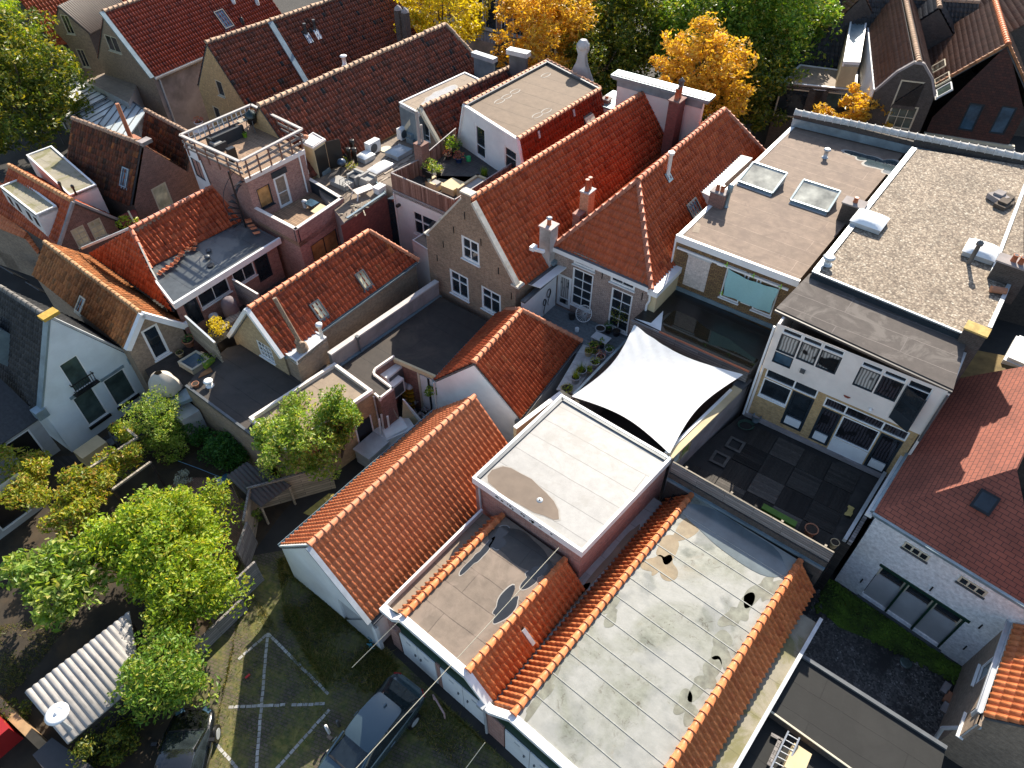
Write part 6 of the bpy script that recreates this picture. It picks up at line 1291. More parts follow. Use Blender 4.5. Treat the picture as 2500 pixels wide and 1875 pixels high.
Wa=Wall(A3(*lt[0][:2],0),A3(*lt[1][:2],0));Wa.out=[(0,0),(Wa.L,0),(Wa.L,z1),(0,z1)];ga,gb=Wa.at(('f',510,680))[0],Wa.at(('f',710,560))[0];Wa.window((ga,gb,3.2,4.55),2,1,DPAINT,GOLDG,sill=False,fw=.06);Wa.build(T,B_PINK,'front_wall',.14)
Wb=Wall(A3(*lt[0][:2],0),A3(*b3[:2],0));Wb.out=[(0,0),(Wb.L,0),(Wb.L,z1),(0,z1)];Wb.build(T,B_PINK,'side_wall')
ins=MB();
for a,b in((lt[0],lt[1]),(lt[1],A3(*lt[2][:2],z1)),(b3,lt[0])):
 d=flat(b-a);n=nrm(np.cross(UP,d));ins.obox(A3(a[0],a[1],z1)+n*.0,b-a,n*.2,UP*.05,0);ins.obox(A3(a[0],a[1],5.2)+n*.12,b-a,n*.06,UP*.8,1)
obj('parapet',ins,[W_PINK,DPAINT],T);mb=MB();mb.extr([p*A3(1,1,0)+UP*5.2 for p in pl_],4.9);obj('floor',mb,DECKW,T)
mb=MB();mb.slab([P('f',s_[0],s_[1],5.75)for s_ in((500,365),(575,305),(660,345),(560,395))],.05);simple('garden_table','pale table top on the lower tower terrace','table',mb,W_CREAM);mb=MB();mb.lathe(P('f',460,335,5.2),[(.12,0),(.14,.4),(.17,.42),(.05,.5)],12);simple('outdoor_stove','small white topped stove on the lower tower terrace','stove',mb,PAINT);mb=MB();mb.slab([P('f',s_[0],s_[1],5.55)for s_ in((440,300),(500,268),(570,295),(510,330))],.04);simple('glass_table','blue glass coffee table on the lower tower terrace','table',mb,GLASSB)
# cluttered flat roof with red brick wall
zc=5.75
T=thing('cluttered_flat_roof','cluttered flat roof full of lounge furniture behind dark red brick wall','flat roof',P('v',700,500,0));CR=T
ra_,rb2=P('v',548,865,zc+.12),P('v',945,600,zc+.12);Wr=Wall(A3(*ra_[:2],0),A3(*rb2[:2],0));Wr.out=[(-.6,0),(Wr.L,0),(Wr.L,zc),(-.6,zc)];Wr.build(T,B_RED,'brick_wall')
fp=[ra_-dF*.3,rb2,P('v',830,460,zc),P('v',1030,545,zc),P('u',600,590,zc)+NX*1.2,P('u',700,500,zc),P('u',460,385,zc),P('v',480,245,zc),P('v',180,470,zc)]
fp=[A3(p[0],p[1],zc)for p in fp];mb=MB();ar=sum(fp[i][0]*fp[(i+1)%9][1]-fp[(i+1)%9][0]*fp[i][1]for i in range(9));fq=fp if ar>0 else fp[::-1];mb.tri(fq,(),0);lo=[A3(p[0],p[1],0)for p in fq];mb.add(fq+lo,[(i,i+9,(i+1)%9+9,(i+1)%9)for i in range(9)],1);obj('roof',mb,[BT_BROWN,W_CONC],T)
mb=MB();d=rb2-ra_;mb.obox(ra_-UP*.02-nrm(d)*.0,d,-Wr.n*.14,UP*.08);obj('coping',mb,BLUEM,T);mb=MB();e=P('v',830,460,zc+.12)-rb2;mb.obox(rb2-UP*.12,e,nrm(np.cross(UP,e))*.1,UP*.18);obj('coping',mb,BLUEM,T)
mb=MB();a,b=P('v',480,245,zc),P('v',1090,-40,zc);d=flat(b-a);mb.obox(a,b-a,-NX*.12,UP*.28);obj('gutter_board',mb,W_CREAM,T)
rnd=random.Random(12);dk_=MB()
for i in range(46):p=P('v',820,380,zc)+AX*rnd.uniform(-1.2,3.2)+NX*rnd.uniform(-.7,1.2);dk_.obox(p+UP*.01,AX*rnd.uniform(.5,1.4),NX*.13,UP*rnd.uniform(.015,.04))
obj('decking_boards',dk_,tilemat('bleached decking',[(0,(.19,.15,.12)),(1,(.38,.32,.26))],.8),T);T_=None
def rdome(label,s_,w,l,z_=zc,frame=ZINC,dm=None,h=.28):
 c=P(*s_,z_);T_=thing('roof_dome',label,'rooflight',c);mb=MB();mb.box(c,(w,l,h),AX);obj('frame',mb,frame,T_);rows=[]
 for j in range(7):rows.append([c+NX*(i/6-.5)*w*1.05+AX*(j/6-.5)*l*1.05+UP*(h+.01+.16*((1-(i/3-1)**4)*(1-(j/3-1)**4))**.6)for i in range(7)])
 k=MB();k.grid(rows);obj('dome',k,dm or FROST,T_)
rdome('white domed rooflight beside the black chimneys on the cluttered roof',('v',735,250),.8,.9);rdome('flat grey glass rooflight in the middle of the cluttered roof',('v',1075,200),1.1,1.3,dm=plain('clear grey dome',(.42,.46,.48),.1,.2,2,spec=.8));rdome('long clear rooflight lying across the cluttered roof',('v',890,350),.8,1.5,frame=PAINT,h=.15)
def ac(label,c,w=.45,l=.95,h=.75,ax=None,group=None):
 ax=AX if ax is None else ax;nx=A3(ax[1],-ax[0],0);T_=thing('air_conditioner',label,'air conditioner',c,group);mb=MB();mb.box(c+UP*.08,(w,l,h),ax);obj('casing',mb,PAINT,T_);k=MB();k.add([c+nx*(w/2+.01)-ax*.12+UP*(.08+h/2)+ax*(h*.38*math.cos(2*math.pi*i/20))+UP*(h*.38*math.sin(2*math.pi*i/20))for i in range(20)],[tuple(range(20))]);obj('fan_grille',k,LEAD,T_)
ac('white air conditioner at the foot of the long old roof',P('v',815,185,zc),group='air conditioners on the roofs');ac('white air conditioner left of the small gable window',P('u',495,440,zc),.4,.8,.7,group='air conditioners on the roofs')
mb=MB();mb.box(P('u',565,465,zc),(.6,.6,.35));mb.box(P('u',565,465,zc)+UP*.36,(.5,.5,.25),flat(AX+NX*.3));simple('storage_box','teal and white plastic box under the small gable window','box',mb,BLUEM)
mb=MB();mb.lathe(P('v',950,150,zc),[(.42,0),(.42,.05)],18);simple('garden_disc','flat cream disc lying near the white air conditioner','lid',mb,CREAM)
T_=thing('black_flues','cluster of three black flue pipes at the old roof gutter','flue',P('v',600,290,zc))
for s_,h_ in((('v',573,290),.75),(('v',632,290),.75),(('v',615,235),.95)):mb=MB();mb.lathe(P(*s_,zc),[(.11,0),(.11,h_),(.16,h_),(.16,h_+.25),(.1,h_+.26)],12);obj('flue_pipe',mb,BLACK,T_)
sofa('garden_sofa','grey armchair with its back to the pink house on the cluttered roof',P('v',640,480,zc),.75,.75,NX,LGREY,plain('dark cushion',(.06,.065,.075),.85,.1,4),.3,.62);sofa('garden_sofa','grey armchair in the corner by the blue coping',P('v',760,510,zc),.75,.8,AX,LGREY,LGREY,.3,.62)
mb=MB();c_=P('v',490,520,zc);mb.box(c_,(.75,1.3,.3),-NX);rows=[[c_+UP*(.31+.45*t)-NX*(t*.4-.3)*-1-NX*.55+AX*s_ for s_ in(-.35,.35)]for t in(0,.5,1)];mb.grid(rows);simple('sun_lounger','beige wicker lounger with raised back beside the red brick wall','sun lounger',mb,LGREY)
def lounger(label,c,ax,mat):
 nx=A3(ax[1],-ax[0],0);T_=thing('sun_lounger',label,'sun lounger',c);mb=MB()
 for i in range(9):mb.obox(c+ax*(i*.13)-nx*.3+UP*.36,ax*.11,nx*.6,UP*.03)
 obj('seat',mb,mat,T_);mb=MB();bd=nrm(-ax*.5+UP*.85)
 for i in range(6):mb.obox(c-nx*.3+UP*.38+bd*(i*.12),bd*.1,nx*.6,-ax*.03)
 obj('backrest',mb,mat,T_)
 for s_ in(-.28,.28):
  for t in(.05,1.05):mb=MB();mb.beam(c+nx*s_+ax*t+UP*.36,c+nx*s_*1.25+ax*(t+(.15 if t>.5 else-.15)),.07,.05);obj('leg',mb,mat,T_)
lounger('white slatted plastic lounger closest to the blue edged brick wall',P('v',630,650,zc),flat(AX+NX*.25),W_PINK)
mb=MB();c_=P('v',880,590,zc);mb.box(c_,(.45,.6,.35));mb.box(c_+UP*.36,(.5,.65,.06));simple('plastic_stool','white plastic stool in the corner behind the red wall','stool',mb,PAINT)
T_=thing('kettle_barbecue','small blue kettle barbecue among pots on the cluttered roof','barbecue',P('v',500,380,zc));c_=P('v',500,380,zc);mb=MB();mb.lathe(c_+UP*.45,[(.08,0),(.25,.14),(.27,.22),(.22,.34),(.05,.42)],14);obj('bowl',mb,plain('blue enamel',(.05,.08,.13),.3,.2,3),T_);mb=MB()
for a in range(3):d=A3(math.cos(a*2.1),math.sin(a*2.1),0);mb.beam(c_+d*.25,c_+d*.12+UP*.5,.025,.025)
obj('leg_frame',mb,BLACK,T_)
pot('straggly plant in a dark tub beside the blue barbecue',P('v',600,400,zc),.28,.35,DARKP,L_RUST,.4,.4,80,.12,31);pot('bright green spiky plant behind the blue barbecue',P('v',505,320,zc),.16,.25,DARKP,L_YG,.35,.3,50,.12,32)
rnd=random.Random(6);mb=MB();
for i in range(26):p=P('v',640,790,zc)+AX*rnd.uniform(-.7,1.0)+NX*rnd.uniform(-.5,.3);mb.beam(p+UP*.05,p+A3(rnd.gauss(0,.3),rnd.gauss(0,.3),.05+rnd.random()*.2),.06,.025)
simple('wood_scraps','scattered mossy wood scraps behind the white lounger','scrap wood',mb,WOODL)
T_=thing('bicycle_frame','folded metal garden chairs lying between the lounger and wicker seat','garden chair',P('v',510,610,zc));mb=MB()
for k_ in range(3):
 o=P('v',470+30*k_,590+25*k_,zc);mb.path([o,o+UP*.75+AX*.1,o+UP*.75+AX*.5,o+AX*.55,o+AX*.1+UP*.4,o+AX*.5+UP*.4],.016,5)
obj('frame',mb,LEAD,T_);T_.name='folding_chairs'
T=thing('stair_hut','small pale stair hut with an open black door against the long old roof','hut',P('v',220,350,zc));hp_=[P('v',60,70,7.75),P('v',185,125,7.75),P('v',305,45,7.75),P('v',190,-20,7.75)];mb=MB();mb.extr([p-UP*.08 for p in hp_],zc);obj('wall',mb,W_CREAM,T);mb=MB();mb.slab([p+flat(p-sum(hp_)/4)*.08+UP*.02 for p in hp_],.1);obj('roof',mb,W_PINK,T);mb=MB();rim(mb,[p+UP*.02 for p in hp_],.06,.06,0,.0);obj('roof_edge',mb,PAINT,T)
Wh=Wall(A3(*hp_[1][:2],0),A3(*hp_[2][:2],0));Wh.rail(T,.05,Wh.L-.05,zc+.02,7.5,0,.02,BLACK,'doorway');mb=MB();o=Wh.pt(Wh.L,zc+.1,.02);mb.obox(o,nrm(Wh.n*.55+Wh.u*.8)*.85,Wh.u*.04,UP*1.75);obj('open_door',mb,BLACK,T)
mb=MB();mb.lathe(P('v',105,25,7.8),[(.2,0),(.22,.08),(.1,.16)],10);simple('straw_hat','orange round object on top of the stair hut','hat',mb,TERRA);mb=MB();mb.box(P('v',300,390,zc),(.45,.75,.25));simple('step','grey step at the foot of the black hut door','step',mb,BLUEM)
# mansard house, its terrace with the reed screen, pink wall
zM,zT=9.0,6.2
W=Wall(P('b',1660,1120,zT),P('b',1950,1322,zT))
T=thing('mansard_house','white gabled mansard house with a tan flat top framed by orange ridge tiles','house',P('b',1900,1300,zT)*A3(1,1,0)+AX*4)
tl,tr=W.at(('b',1690,862)),W.at(('b',2098,1000));bl,br=W.at(('b',1640,1080)),W.at(('c',292,1262))
W.out=[(bl[0],zT-3),(br[0],zT-3),(br[0],zT),(tr[0],zM),(tl[0],zM),(bl[0],zT)]
dr=W.at(('b',1765,985))[0],W.at(('b',1850,1010))[0];wn=W.at(('b',1995,1130))[0],W.at(('b',2090,1150))[0]
W.window((dr[0],dr[1],zT+.05,zT+2.15),1,2,PAINT,GLASS,name='door',sill=False,fw=.16,zs=[.35]);W.window((wn[0],wn[1],zT+.55,zT+1.95),1,2,W_PINK,GLASS,fw=.09,zs=[.62],xs=None);W.build(T,W_WHITE,'gable_wall')
Lm=float(np.dot(P('c',435,505,zM)-P('b',1690,850,zM),AX));axm=flat(P('c',435,505,zM)-P('b',1690,850,zM));nxm=A3(axm[1],-axm[0],0)
f0,f1=W.pt(tl[0],zM,-.02),W.pt(tr[0],zM,-.02);b0,b1=f0+axm*Lm,f1+axm*Lm
mb=MB();mb.slab([f0-UP*.03,f1-UP*.03,b1-UP*.03,b0-UP*.03],.1);obj('flat_roof',mb,BT_SANDM if 'BT_SANDM' in globals()else bitumen('tan felt',(.2,.145,.1),1.3,(.13,.095,.065),.2,(.165,.12,.085),.6,.85,14),T)
eR=[W.pt(br[0],zT+.1,-.05),W.pt(br[0],zT+.1,-.05)+axm*Lm];mb=MB();slope(mb,[eR[0],eR[1],b1,f1],.25,.36,PROF_PAN,1.0,.035,.002);under(mb,[eR[0],eR[1],b1,f1]);eL=[W.pt(bl[0],zT+.3,-.05),W.pt(bl[0],zT+.3,-.05)+axm*Lm];slope(mb,[eL[1],eL[0],f0,b0],.25,.36);under(mb,[eL[1],eL[0],f0,b0]);ro=obj('steep_roof',mb,[T_DARKRED,LEAD],T)
cp=MB();caps(cp,f0,b0,.14,.4);caps(cp,f1,b1,.13,.4);caps(cp,b0,b1,.15,.4);obj('ridge_tiles',cp,C_OLD2 if 'C_OLD2' in globals()else tilemat('dusty orange cap',[(0,(.4,.2,.12)),(1,(.47,.26,.17))],.7),ro)
mb=MB();mb.obox(f0+nxm*.12-UP*.0,axm*Lm,nxm*.12,UP*.12);mb.obox(b0-axm*.25,b1-b0,axm*.12,UP*.14);obj('flashing',mb,LEAD,T)
mb=MB();w_=.2
for p,q_ in((W.pt(bl[0],zT,.02),W.pt(tl[0],zM+.08,.02)),(W.pt(br[0],zT,.02),W.pt(tr[0],zM+.08,.02)),(W.pt(tl[0],zM+.02,.02),W.pt(tr[0],zM+.02,.02))):mb.beam(p,q_,.1,.2,0,W.n)
obj('gable_trim',mb,PAINT,T)
pm=MB()
for i,s_ in enumerate((('b',1955,780),('b',2010,745),('b',2075,705),('c',415,580),('c',350,890),('c',420,855))):
 c_=P(*s_,zM-.03);k_=[c_+axm*(.42*math.cos(a))+nxm*(.2*math.sin(a))for a in[2*math.pi*j/20 for j in range(21)]];
 for a,b in zip(k_[:-1],k_[1:]):pm.obox(a+UP*.002,b-a,nxm*.06,UP*.006)
obj('dried_puddle_rim',pm,RIMDRY,T)
u_=nrm(b1-eR[1]);c_=eR[0]+axm*(Lm*.78)+(f1-eR[0])*.45;n_=nrm(np.cross(axm,u_));n_=n_ if n_[2]>0 else-n_;mb=MB();mb.obox(c_-axm*.45-u_*.6,axm*.9,u_*1.3,n_*.1);o=obj('skylight',mb,LEAD,T);mb=MB();mb.obox(c_-axm*.45+u_*.6+n_*.12,axm*.9,-u_*1.2+n_*.45,n_*.05);obj('open_pane',mb,CREAM,o)
for s_ in(.2,.62):c_=f1+axm*Lm*s_+(eR[0]-f1)*.06;mb=MB();mb.obox(c_+n_*.06,axm*.16,-u_*.4,n_*.04);obj('metal_strip',mb,ZINC,T)
zs_=7.2;sc2=[P('b',1115,1335,zs_),P('b',1612,1545,zs_),P('b',2072,1250,zs_),P('b',1640,1075,zs_),P('b',1330,1232,zs_)]
T=thing('pink_terrace_house','pale pink walled house with a paved roof terrace behind brown reed screens','house',sum(sc2)/5*A3(1,1,0));cT=sum(sc2)/5
fl_=[p*A3(1,1,0)+UP*zT for p in(sc2[0],sc2[1],sc2[2],W.pt(br[0],zT,0),W.pt(bl[0],zT,0),sc2[4])];mb=MB();mb.extr(fl_,zT-.3);obj('terrace_floor',mb,brick('dark terrace slabs',(.06,.055,.055),(.085,.08,.075),(.02,.02,.02),(.03,.03,.03),.4,.6,.6),T)
for i,(a,b)in enumerate(((sc2[0],sc2[1]),(sc2[1],sc2[2]),(sc2[4],sc2[0]),(W.pt(bl[0]-.1,zs_,.1),sc2[4]))):
 d=flat(b-a);n=nrm(np.cross(UP,d));n=n if np.dot(n,cT-a)>0 else-n;mb=MB();L_=float(np.linalg.norm((b-a)[:2]))
 k_=int(L_/.09)
 for j in range(k_):mb.obox(A3(a[0],a[1],zT-.05)+d*(L_*j/k_),d*(L_/k_*.8),n*(.02+.012*random.random()),UP*(.98+.03*random.random()),0)
 so_=obj('reed_screen',mb,tilemat('reed cane',[(0,(.12,.065,.05)),(.5,(.21,.12,.09)),(1,(.3,.19,.15))],.8)if i==0 else MATS['reed cane'],T);mb=MB();mb.obox(A3(a[0],a[1],zs_-.02),d*L_,n*.06,UP*.05);mb.obox(A3(a[0],a[1],zT-.1)-n*.03,d*L_,n*.03,UP*.07);obj('rail',mb,plain('grey rail',(.36,.33,.32),.6,.2,3)if i==0 else MATS['grey rail'],so_)
Wp=Wall(A3(*sc2[0][:2],0),A3(*sc2[1][:2],0));Wp.out=[(0,0),(Wp.L,0),(Wp.L,zT-.12),(0,zT-.12)];pa,pb=Wp.at(('f',1285,400))[0],Wp.at(('f',1480,450))[0];zz_=Wp.at(('f',1320,540))[1]
Wp.window((pa+.05,pb+.3,3.75,5.35),3,2,W_PINK,GLASS,fw=.1,bar=.09,zs=[.62],xs=[.3,.8]);Wp.build(T,W_PINK,'pink_wall');mb=MB();mb.extr([p-UP*.31 for p in fl_[2:5]+[fl_[5]]],0);mb.obox(Wp.pt(Wp.L,0,-.02),-Wp.n*3,-Wp.u*.1,UP*(zT-.15));obj('side_wall',mb,W_PINK,T)
Wp2=Wall(A3(*sc2[0][:2],0),A3(*sc2[4][:2],0),facing=False);pipe(T,[Wp.pt(.12,zT-.2,.06),Wp.pt(.16,.4,.06)],W_PINK,.05);mb=MB();mb.box(Wp.pt(.45,5.25,.12),(.16,.3,.14),AX);obj('wall_lamp',mb,BLACK,T)
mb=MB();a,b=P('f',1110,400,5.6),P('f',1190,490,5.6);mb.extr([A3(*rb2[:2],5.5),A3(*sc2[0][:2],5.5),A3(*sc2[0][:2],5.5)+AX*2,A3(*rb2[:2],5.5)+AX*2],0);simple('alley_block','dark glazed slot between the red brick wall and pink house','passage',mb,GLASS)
zo=4.6;q_=[P('f',1285,592,zo),P('f',1440,690,zo),P('f',1640,520,zo),P('f',1545,430,zo)];T=thing('pink_outbuilding','low pink outbuilding with a curved brown sheet roof tucked by the old gable','outbuilding',sum(q_)/4*A3(1,1,0));mb=MB();mb.extr(q_,0,0,1);obj('roof',mb,[BT_SAND,W_PINK],T);mb=MB();rim(mb,q_,.06,.05,0,.1);obj('roof_edge',mb,W_PINK,T)
rows=[]
a0_,a1_,b0_,b1_=P('f',1370,545,zo+.1),P('f',1450,610,zo+.1),P('f',1530,440,zo+.1),P('f',1600,480,zo+.1)
for j in range(10):t=j/9;rows.append([(a0_*(1-s_)+a1_*s_)*(1-t)+(b0_*(1-s_)+b1_*s_)*t+UP*(.75*math.sin(t*1.57))for s_ in(0,.5,1)])
mb=MB();mb.grid(rows);obj('curved_sheet',mb,WOODDK,T)
c_=P('b',1375,1340,zT);chimney(T,c_,.62,.62,1.9,B_ROSE,AX,0,None,0,0,B_ROSE,.02,.3);mb=MB();mb.tube(c_+UP*1.97-AX*.12,c_+UP*3.9-AX*.12,.1,.1,10);mb.tube(c_+UP*1.97+AX*.15,c_+UP*3.0+AX*.15,.07,.07,8);obj('flue',mb,LGREY,T)
pg='planted pots on the reed screened terrace'
pot('large bush of pale variegated leaves in a blue pot beside the chimney',P('b',1420,1360,zT),.22,.35,BLUEP,L_PALE,.75,.55,260,.16,51,pg);pot('small yellow green bush in a dark pot right of the chimney',P('b',1490,1350,zT),.18,.25,DARKP,L_YG,.35,.35,110,.12,52,pg);pot('tall flowering shrub at the terrace corner near the white wall',P('b',1600,1190,zT),.28,.35,DARKP,L_GREEN,.8,.6,260,.17,53,pg);pot('pink flowering pot just left of the green watering can',P('b',1645,1250,zT),.24,.3,BLUEP,L_RED,.4,.38,150,.12,54,pg);pot('sparse pink shrub at the foot of tall flowering shrub',P('b',1560,1225,zT),.2,.25,DARKP,L_RED,.4,.35,80,.12,55,pg);pot('feathery grey green herb by the right reed screen',P('b',1840,1380,zT),.26,.28,DARKP,L_GREEN,.5,.4,150,.1,56,pg,spiky=True)
pot('slim yellow plant inside the left reed screen',P('b',1228,1370,zT),.12,.2,DARKP,L_PALE,.3,.2,50,.1,57,pg)
T_=thing('watering_can','bright green watering can at the white gable wall','watering can',P('b',1720,1240,zT));c_=P('b',1720,1240,zT);mb=MB();mb.lathe(c_,[(.15,0),(.14,.28),(.1,.3)],12);obj('can',mb,plain('bright green plastic',(.02,.4,.12),.4,.1,3),T_);mb=MB();mb.tube(c_+UP*.1-NX*.12,c_+UP*.32-NX*.42,.025,.02,6);obj('spout',mb,MATS['bright green plastic'],T_)
mb=MB();c_=P('b',1600,1470,zT);mb.box(c_,(.9,1.0,.38));mb.box(c_+UP*.38,(.96,1.06,.06));simple('pouf_table','square cream lounge table on the dark terrace slabs','table',mb,W_CREAM)
sofa('garden_sofa','cream lounge bench in the right corner of the terrace',P('b',1745,1475,zT),.7,1.9,AX,W_CREAM,LGREY,.3,.55,(0,1));sofa('garden_sofa','cream lounge seat along the front reed screen',P('b',1460,1455,zT),.7,.8,AX,W_CREAM,LGREY,.3,.55,(1,0))
mb=MB();c_=P('b',1370,1400,zT)
for k_ in range(2):o=c_+NX*(.5*k_)-AX*.2*k_;mb.path([o,o+UP*.45,o+UP*.45+AX*.4,o+AX*.4],.02,5);mb.path([o+NX*.4,o+UP*.45+NX*.4,o+UP*.45+AX*.4+NX*.4,o+AX*.4+NX*.4],.02,5);mb.box(o+NX*.2+AX*.2+UP*.45,(.42,.42,.03));mb.box(o+NX*.2+UP*.5,(.42,.03,.42))
simple('bistro_chairs','pair of dark bistro chairs in the left terrace corner','chair',mb,BLACK)
# small gable, old long roof, far roofs
H=House('small_gable_house','small brick gable with a narrow white door and cream bargeboards beneath old tiles',('b',1362,830),('b',2075,505),8.25,6.35,1.65,1.65);SG=H
F,Lw,Rw=H.walls(B_OLD);wa,wb=F.at(('b',1365,1030))[0],F.at(('b',1420,1040))[0];F.window((wa,wb,6.05,7.5),1,2,PAINT,GLASS,fw=.09,zs=[.25],sill=False);F.out[0]=(0,5.5);F.out[1]=(F.L,5.5);H.build_walls(B_OLD,B_TAN)
H.roof(T_BROWN,.25,.36,PROF_PAN,1.1,C_OLD,.1,.004,caps_r=.14,capsp=.42,cjit=.01,vf=.05);H.verge(CREAM,.2,.25,'F','LR','bargeboard',.04,.06);pipe(H.T,[F.pt(.9,7.3,.1),F.pt(.9,6.0,.1)],PAINT,.05)
chimney(H.T,P('c',205,610,7.6),.4,.4,.25,W_PINK,AX,1,CLAY,.1,.22,None)
H=House('long_old_roof_house','long house under an old patchy brown red pantile roof with a mortar ridge',('b',100,820),('b',1540,190),9.5,6.0,3.1,3.1,hb=1.6);LR=H
H.walls(B_YEL);H.build_walls(B_YEL);H.roof(T_BROWN,.25,.36,PROF_PAN,1.15,C_OLD,.1,.006,caps_r=.16,capsp=.42,cjit=.02)
vent(H.T,P('b',765,510,9.1),.13,.6,PAINT)
zf=8.0;q_=[P('b',1180,795,zf),P('b',1345,860,zf),P('b',1830,625,zf),P('b',1690,560,zf)];q_[1]=q_[0]+(q_[2]-q_[3])*1.1;q_[2]=q_[3]+(q_[1]-q_[0]);T=thing('flat_dormer','boxy dormer with beige felt top and blue grey sides on the long old roof','dormer',sum(q_)/4*A3(1,1,0)+UP*6);mb=MB();mb.extr([p-UP*.1 for p in q_],6.0);obj('wall',mb,BLUEM,T);mb=MB();mb.slab(q_,.12);obj('flat_roof',mb,BT_SAND,T);mb=MB();rim(mb,[p+UP*.01 for p in q_],.12,.05,0,.2);obj('roof_edge',mb,PAINT,T);mb=MB();blob(mb,P('b',1480,740,zf),AX,1.3,.5,seed=41,rough=.35);obj('puddle',mb,plain('pale rain film',(.4,.38,.35),.1,.2,2,spec=.7),T);mb=MB();blob(mb,P('b',1480,740,zf),AX,1.42,.6,seed=41,rough=.35,z=.003);obj('puddle_edge',mb,RIMDRY,T)
def cornice(label,a,b,z,h,mat,top,w=.5):
 d=flat(b-a);n=nrm(np.cross(UP,d));L_=float(np.linalg.norm((b-a)[:2]));T_=thing('street_gable_top',label,'facade',(a+b)/2*A3(1,1,0));mb=MB();mb.obox(A3(a[0],a[1],0)+d*.15-n*.15,d*(L_-.3),n*.3,UP*(z-.3));obj('wall',mb,mat,T_);mb=MB();mb.obox(A3(a[0],a[1],z-.3)-n*w/2,d*L_,n*w,UP*.3);obj('cornice',mb,top,T_)
cornice('blue grey wooden cornice at the far end of the long old roof',P('b',1755,395,8.2),P('b',1925,450,8.2),8.2,1,BLUEM,ZINC);cornice('dark chimney like gable top with white cap behind the small tiled roof',P('b',2025,370,9.6),P('b',2185,405,9.6),9.6,1,LEAD,ZINC,.6)
T_=thing('bell_gable_top','grey stone gable top with round finial among golden trees','facade',P('c',690,600,8)*A3(1,1,0));c_=P('c',690,600,8.4);mb=MB();mb.extr([c_-AX*.15-NX*.9,c_-AX*.15+NX*.9,c_+AX*.15+NX*.9,c_+AX*.15-NX*.9],0);obj('wall',mb,W_GREYB,T_);mb=MB()
rows=[[c_+NX*(s_*w_)+UP*z_+AX*d_ for s_ in(-1,1)]for d_ in(-.15,)for w_,z_ in((.9,0),(.6,.5),(.35,1.0),(.25,1.5),(.4,1.8),(.4,2.1),(.2,2.4))];mb.grid(rows,sm=False);rows=[[p+AX*.3 for p in r_]for r_ in rows];mb.grid(rows,sm=False);mb.lathe(c_+UP*1.7,[(.1,0),(.38,.2),(.4,.45),(.2,.7)],12);obj('finial',mb,W_GREYB,T_)
H=House('twin_roof_house','old house with yellow brick gable and brown red roof split by a zinc strip',('a',1590,332),('b',1095,-150),8.9,5.2,3.05,3.05);TR=H
F,Lw,Rw=H.walls(B_YEL);
for t_,b_ in((('a',1655,605),('a',1735,755)),(('a',1640,815),('a',1710,940))):
 r=F.rect(t_,b_);cx_=(r[0]+r[1])/2;F.window((cx_-.42,cx_+.42,(r[2]+r[3])/2-.6,(r[2]+r[3])/2+.55),1,1,CREAM,GLASS,fw=.07)
H.build_walls(B_YEL);H.roof(T_BROWN,.25,.36,PROF_PAN,1.1,C_OLD,.1,.004,caps_r=.15,capsp=.42,cjit=.012)
o,u,v,n=H.plane('R')
for s_ in(('b',180,150),):
 p=H.on('R',('b',320,400));e=float(np.dot(p-o,u));mb=MB();mb.obox(o+u*(e-.2)+n*.04,u*.42,v*4.85,n*.1);obj('zinc_strip',mb,BLUEM,H.T)
for s_ in(('b',480,290),('b',550,260)):c_=H.on('R',s_);mb=MB();mb.obox(c_-u*.22-v*.45+n*.05,u*.44,v*.75,n*.03);obj('flashing',mb,ZINC,H.T);mb=MB();mb.lathe(c_+v*.25-UP*.1,[(.11,0),(.11,.75),(.14,.76),(.12,.9)],10);obj('roof_vent',mb,LEAD,H.T)
for i,s_ in enumerate((('b',1175,75),('b',1228,95))):c_=P(*s_,9.5);mb=MB();mb.box(c_-UP*4,(.45,.45,4.0));obj('chimney',mb,B_DARK,H.T);mb=MB();mb.lathe(c_,[(.28,0),(.25,.15),(.05,.32)],10);obj('chimney_cap',mb,W_CONC,H.T)
H=House('crimson_roof_house','house with tall brown side wall and wide crimson tile roof at the top left',('a',800,90),('a',1900,-290),9.3,5.4,3.3,3.3);CRH=H
F,Lw,Rw=H.walls(B_TAN);r=F.rect(('a',830,325),('a',960,490));cx_=(r[0]+r[1])/2;F.window((cx_-.75,cx_+.75,6.3,7.5),2,1,CREAM,GLASS,fw=.07);H.build_walls(B_TAN,W_CONC)
H.roof(T_DARKRED,.25,.36,PROF_PAN,1.1,C_OLD,.15,.003,caps_r=.15,capsp=.42);H.verge(BLUEM,.35,.12,'F','R','verge_flashing',.05,.08);c=H.corn;gutter(H.T,c['fr']+H.nx*.1,c['br']+H.nx*.1,ZINC,.12);pipe(H.T,[c['fr']+H.ax*.4,H.g(.4,H.wr+.1,4.8),H.g(.4,H.wr+.1,.2)],W_GREYB,.07)
H.skylight('R',('a',1725,150),.95,1.5,LEAD,GLASSB);
for s_,m_ in((('a',1870,180),BLACK),(('a',1800,20),ZINC),(('a',1985,30),ZINC)):c_=H.on('R',s_);mb=MB();mb.lathe(c_-UP*.1,[(.2,0),(.16,.5),(.05,.6)],10);obj('roof_vent',mb,m_,H.T)
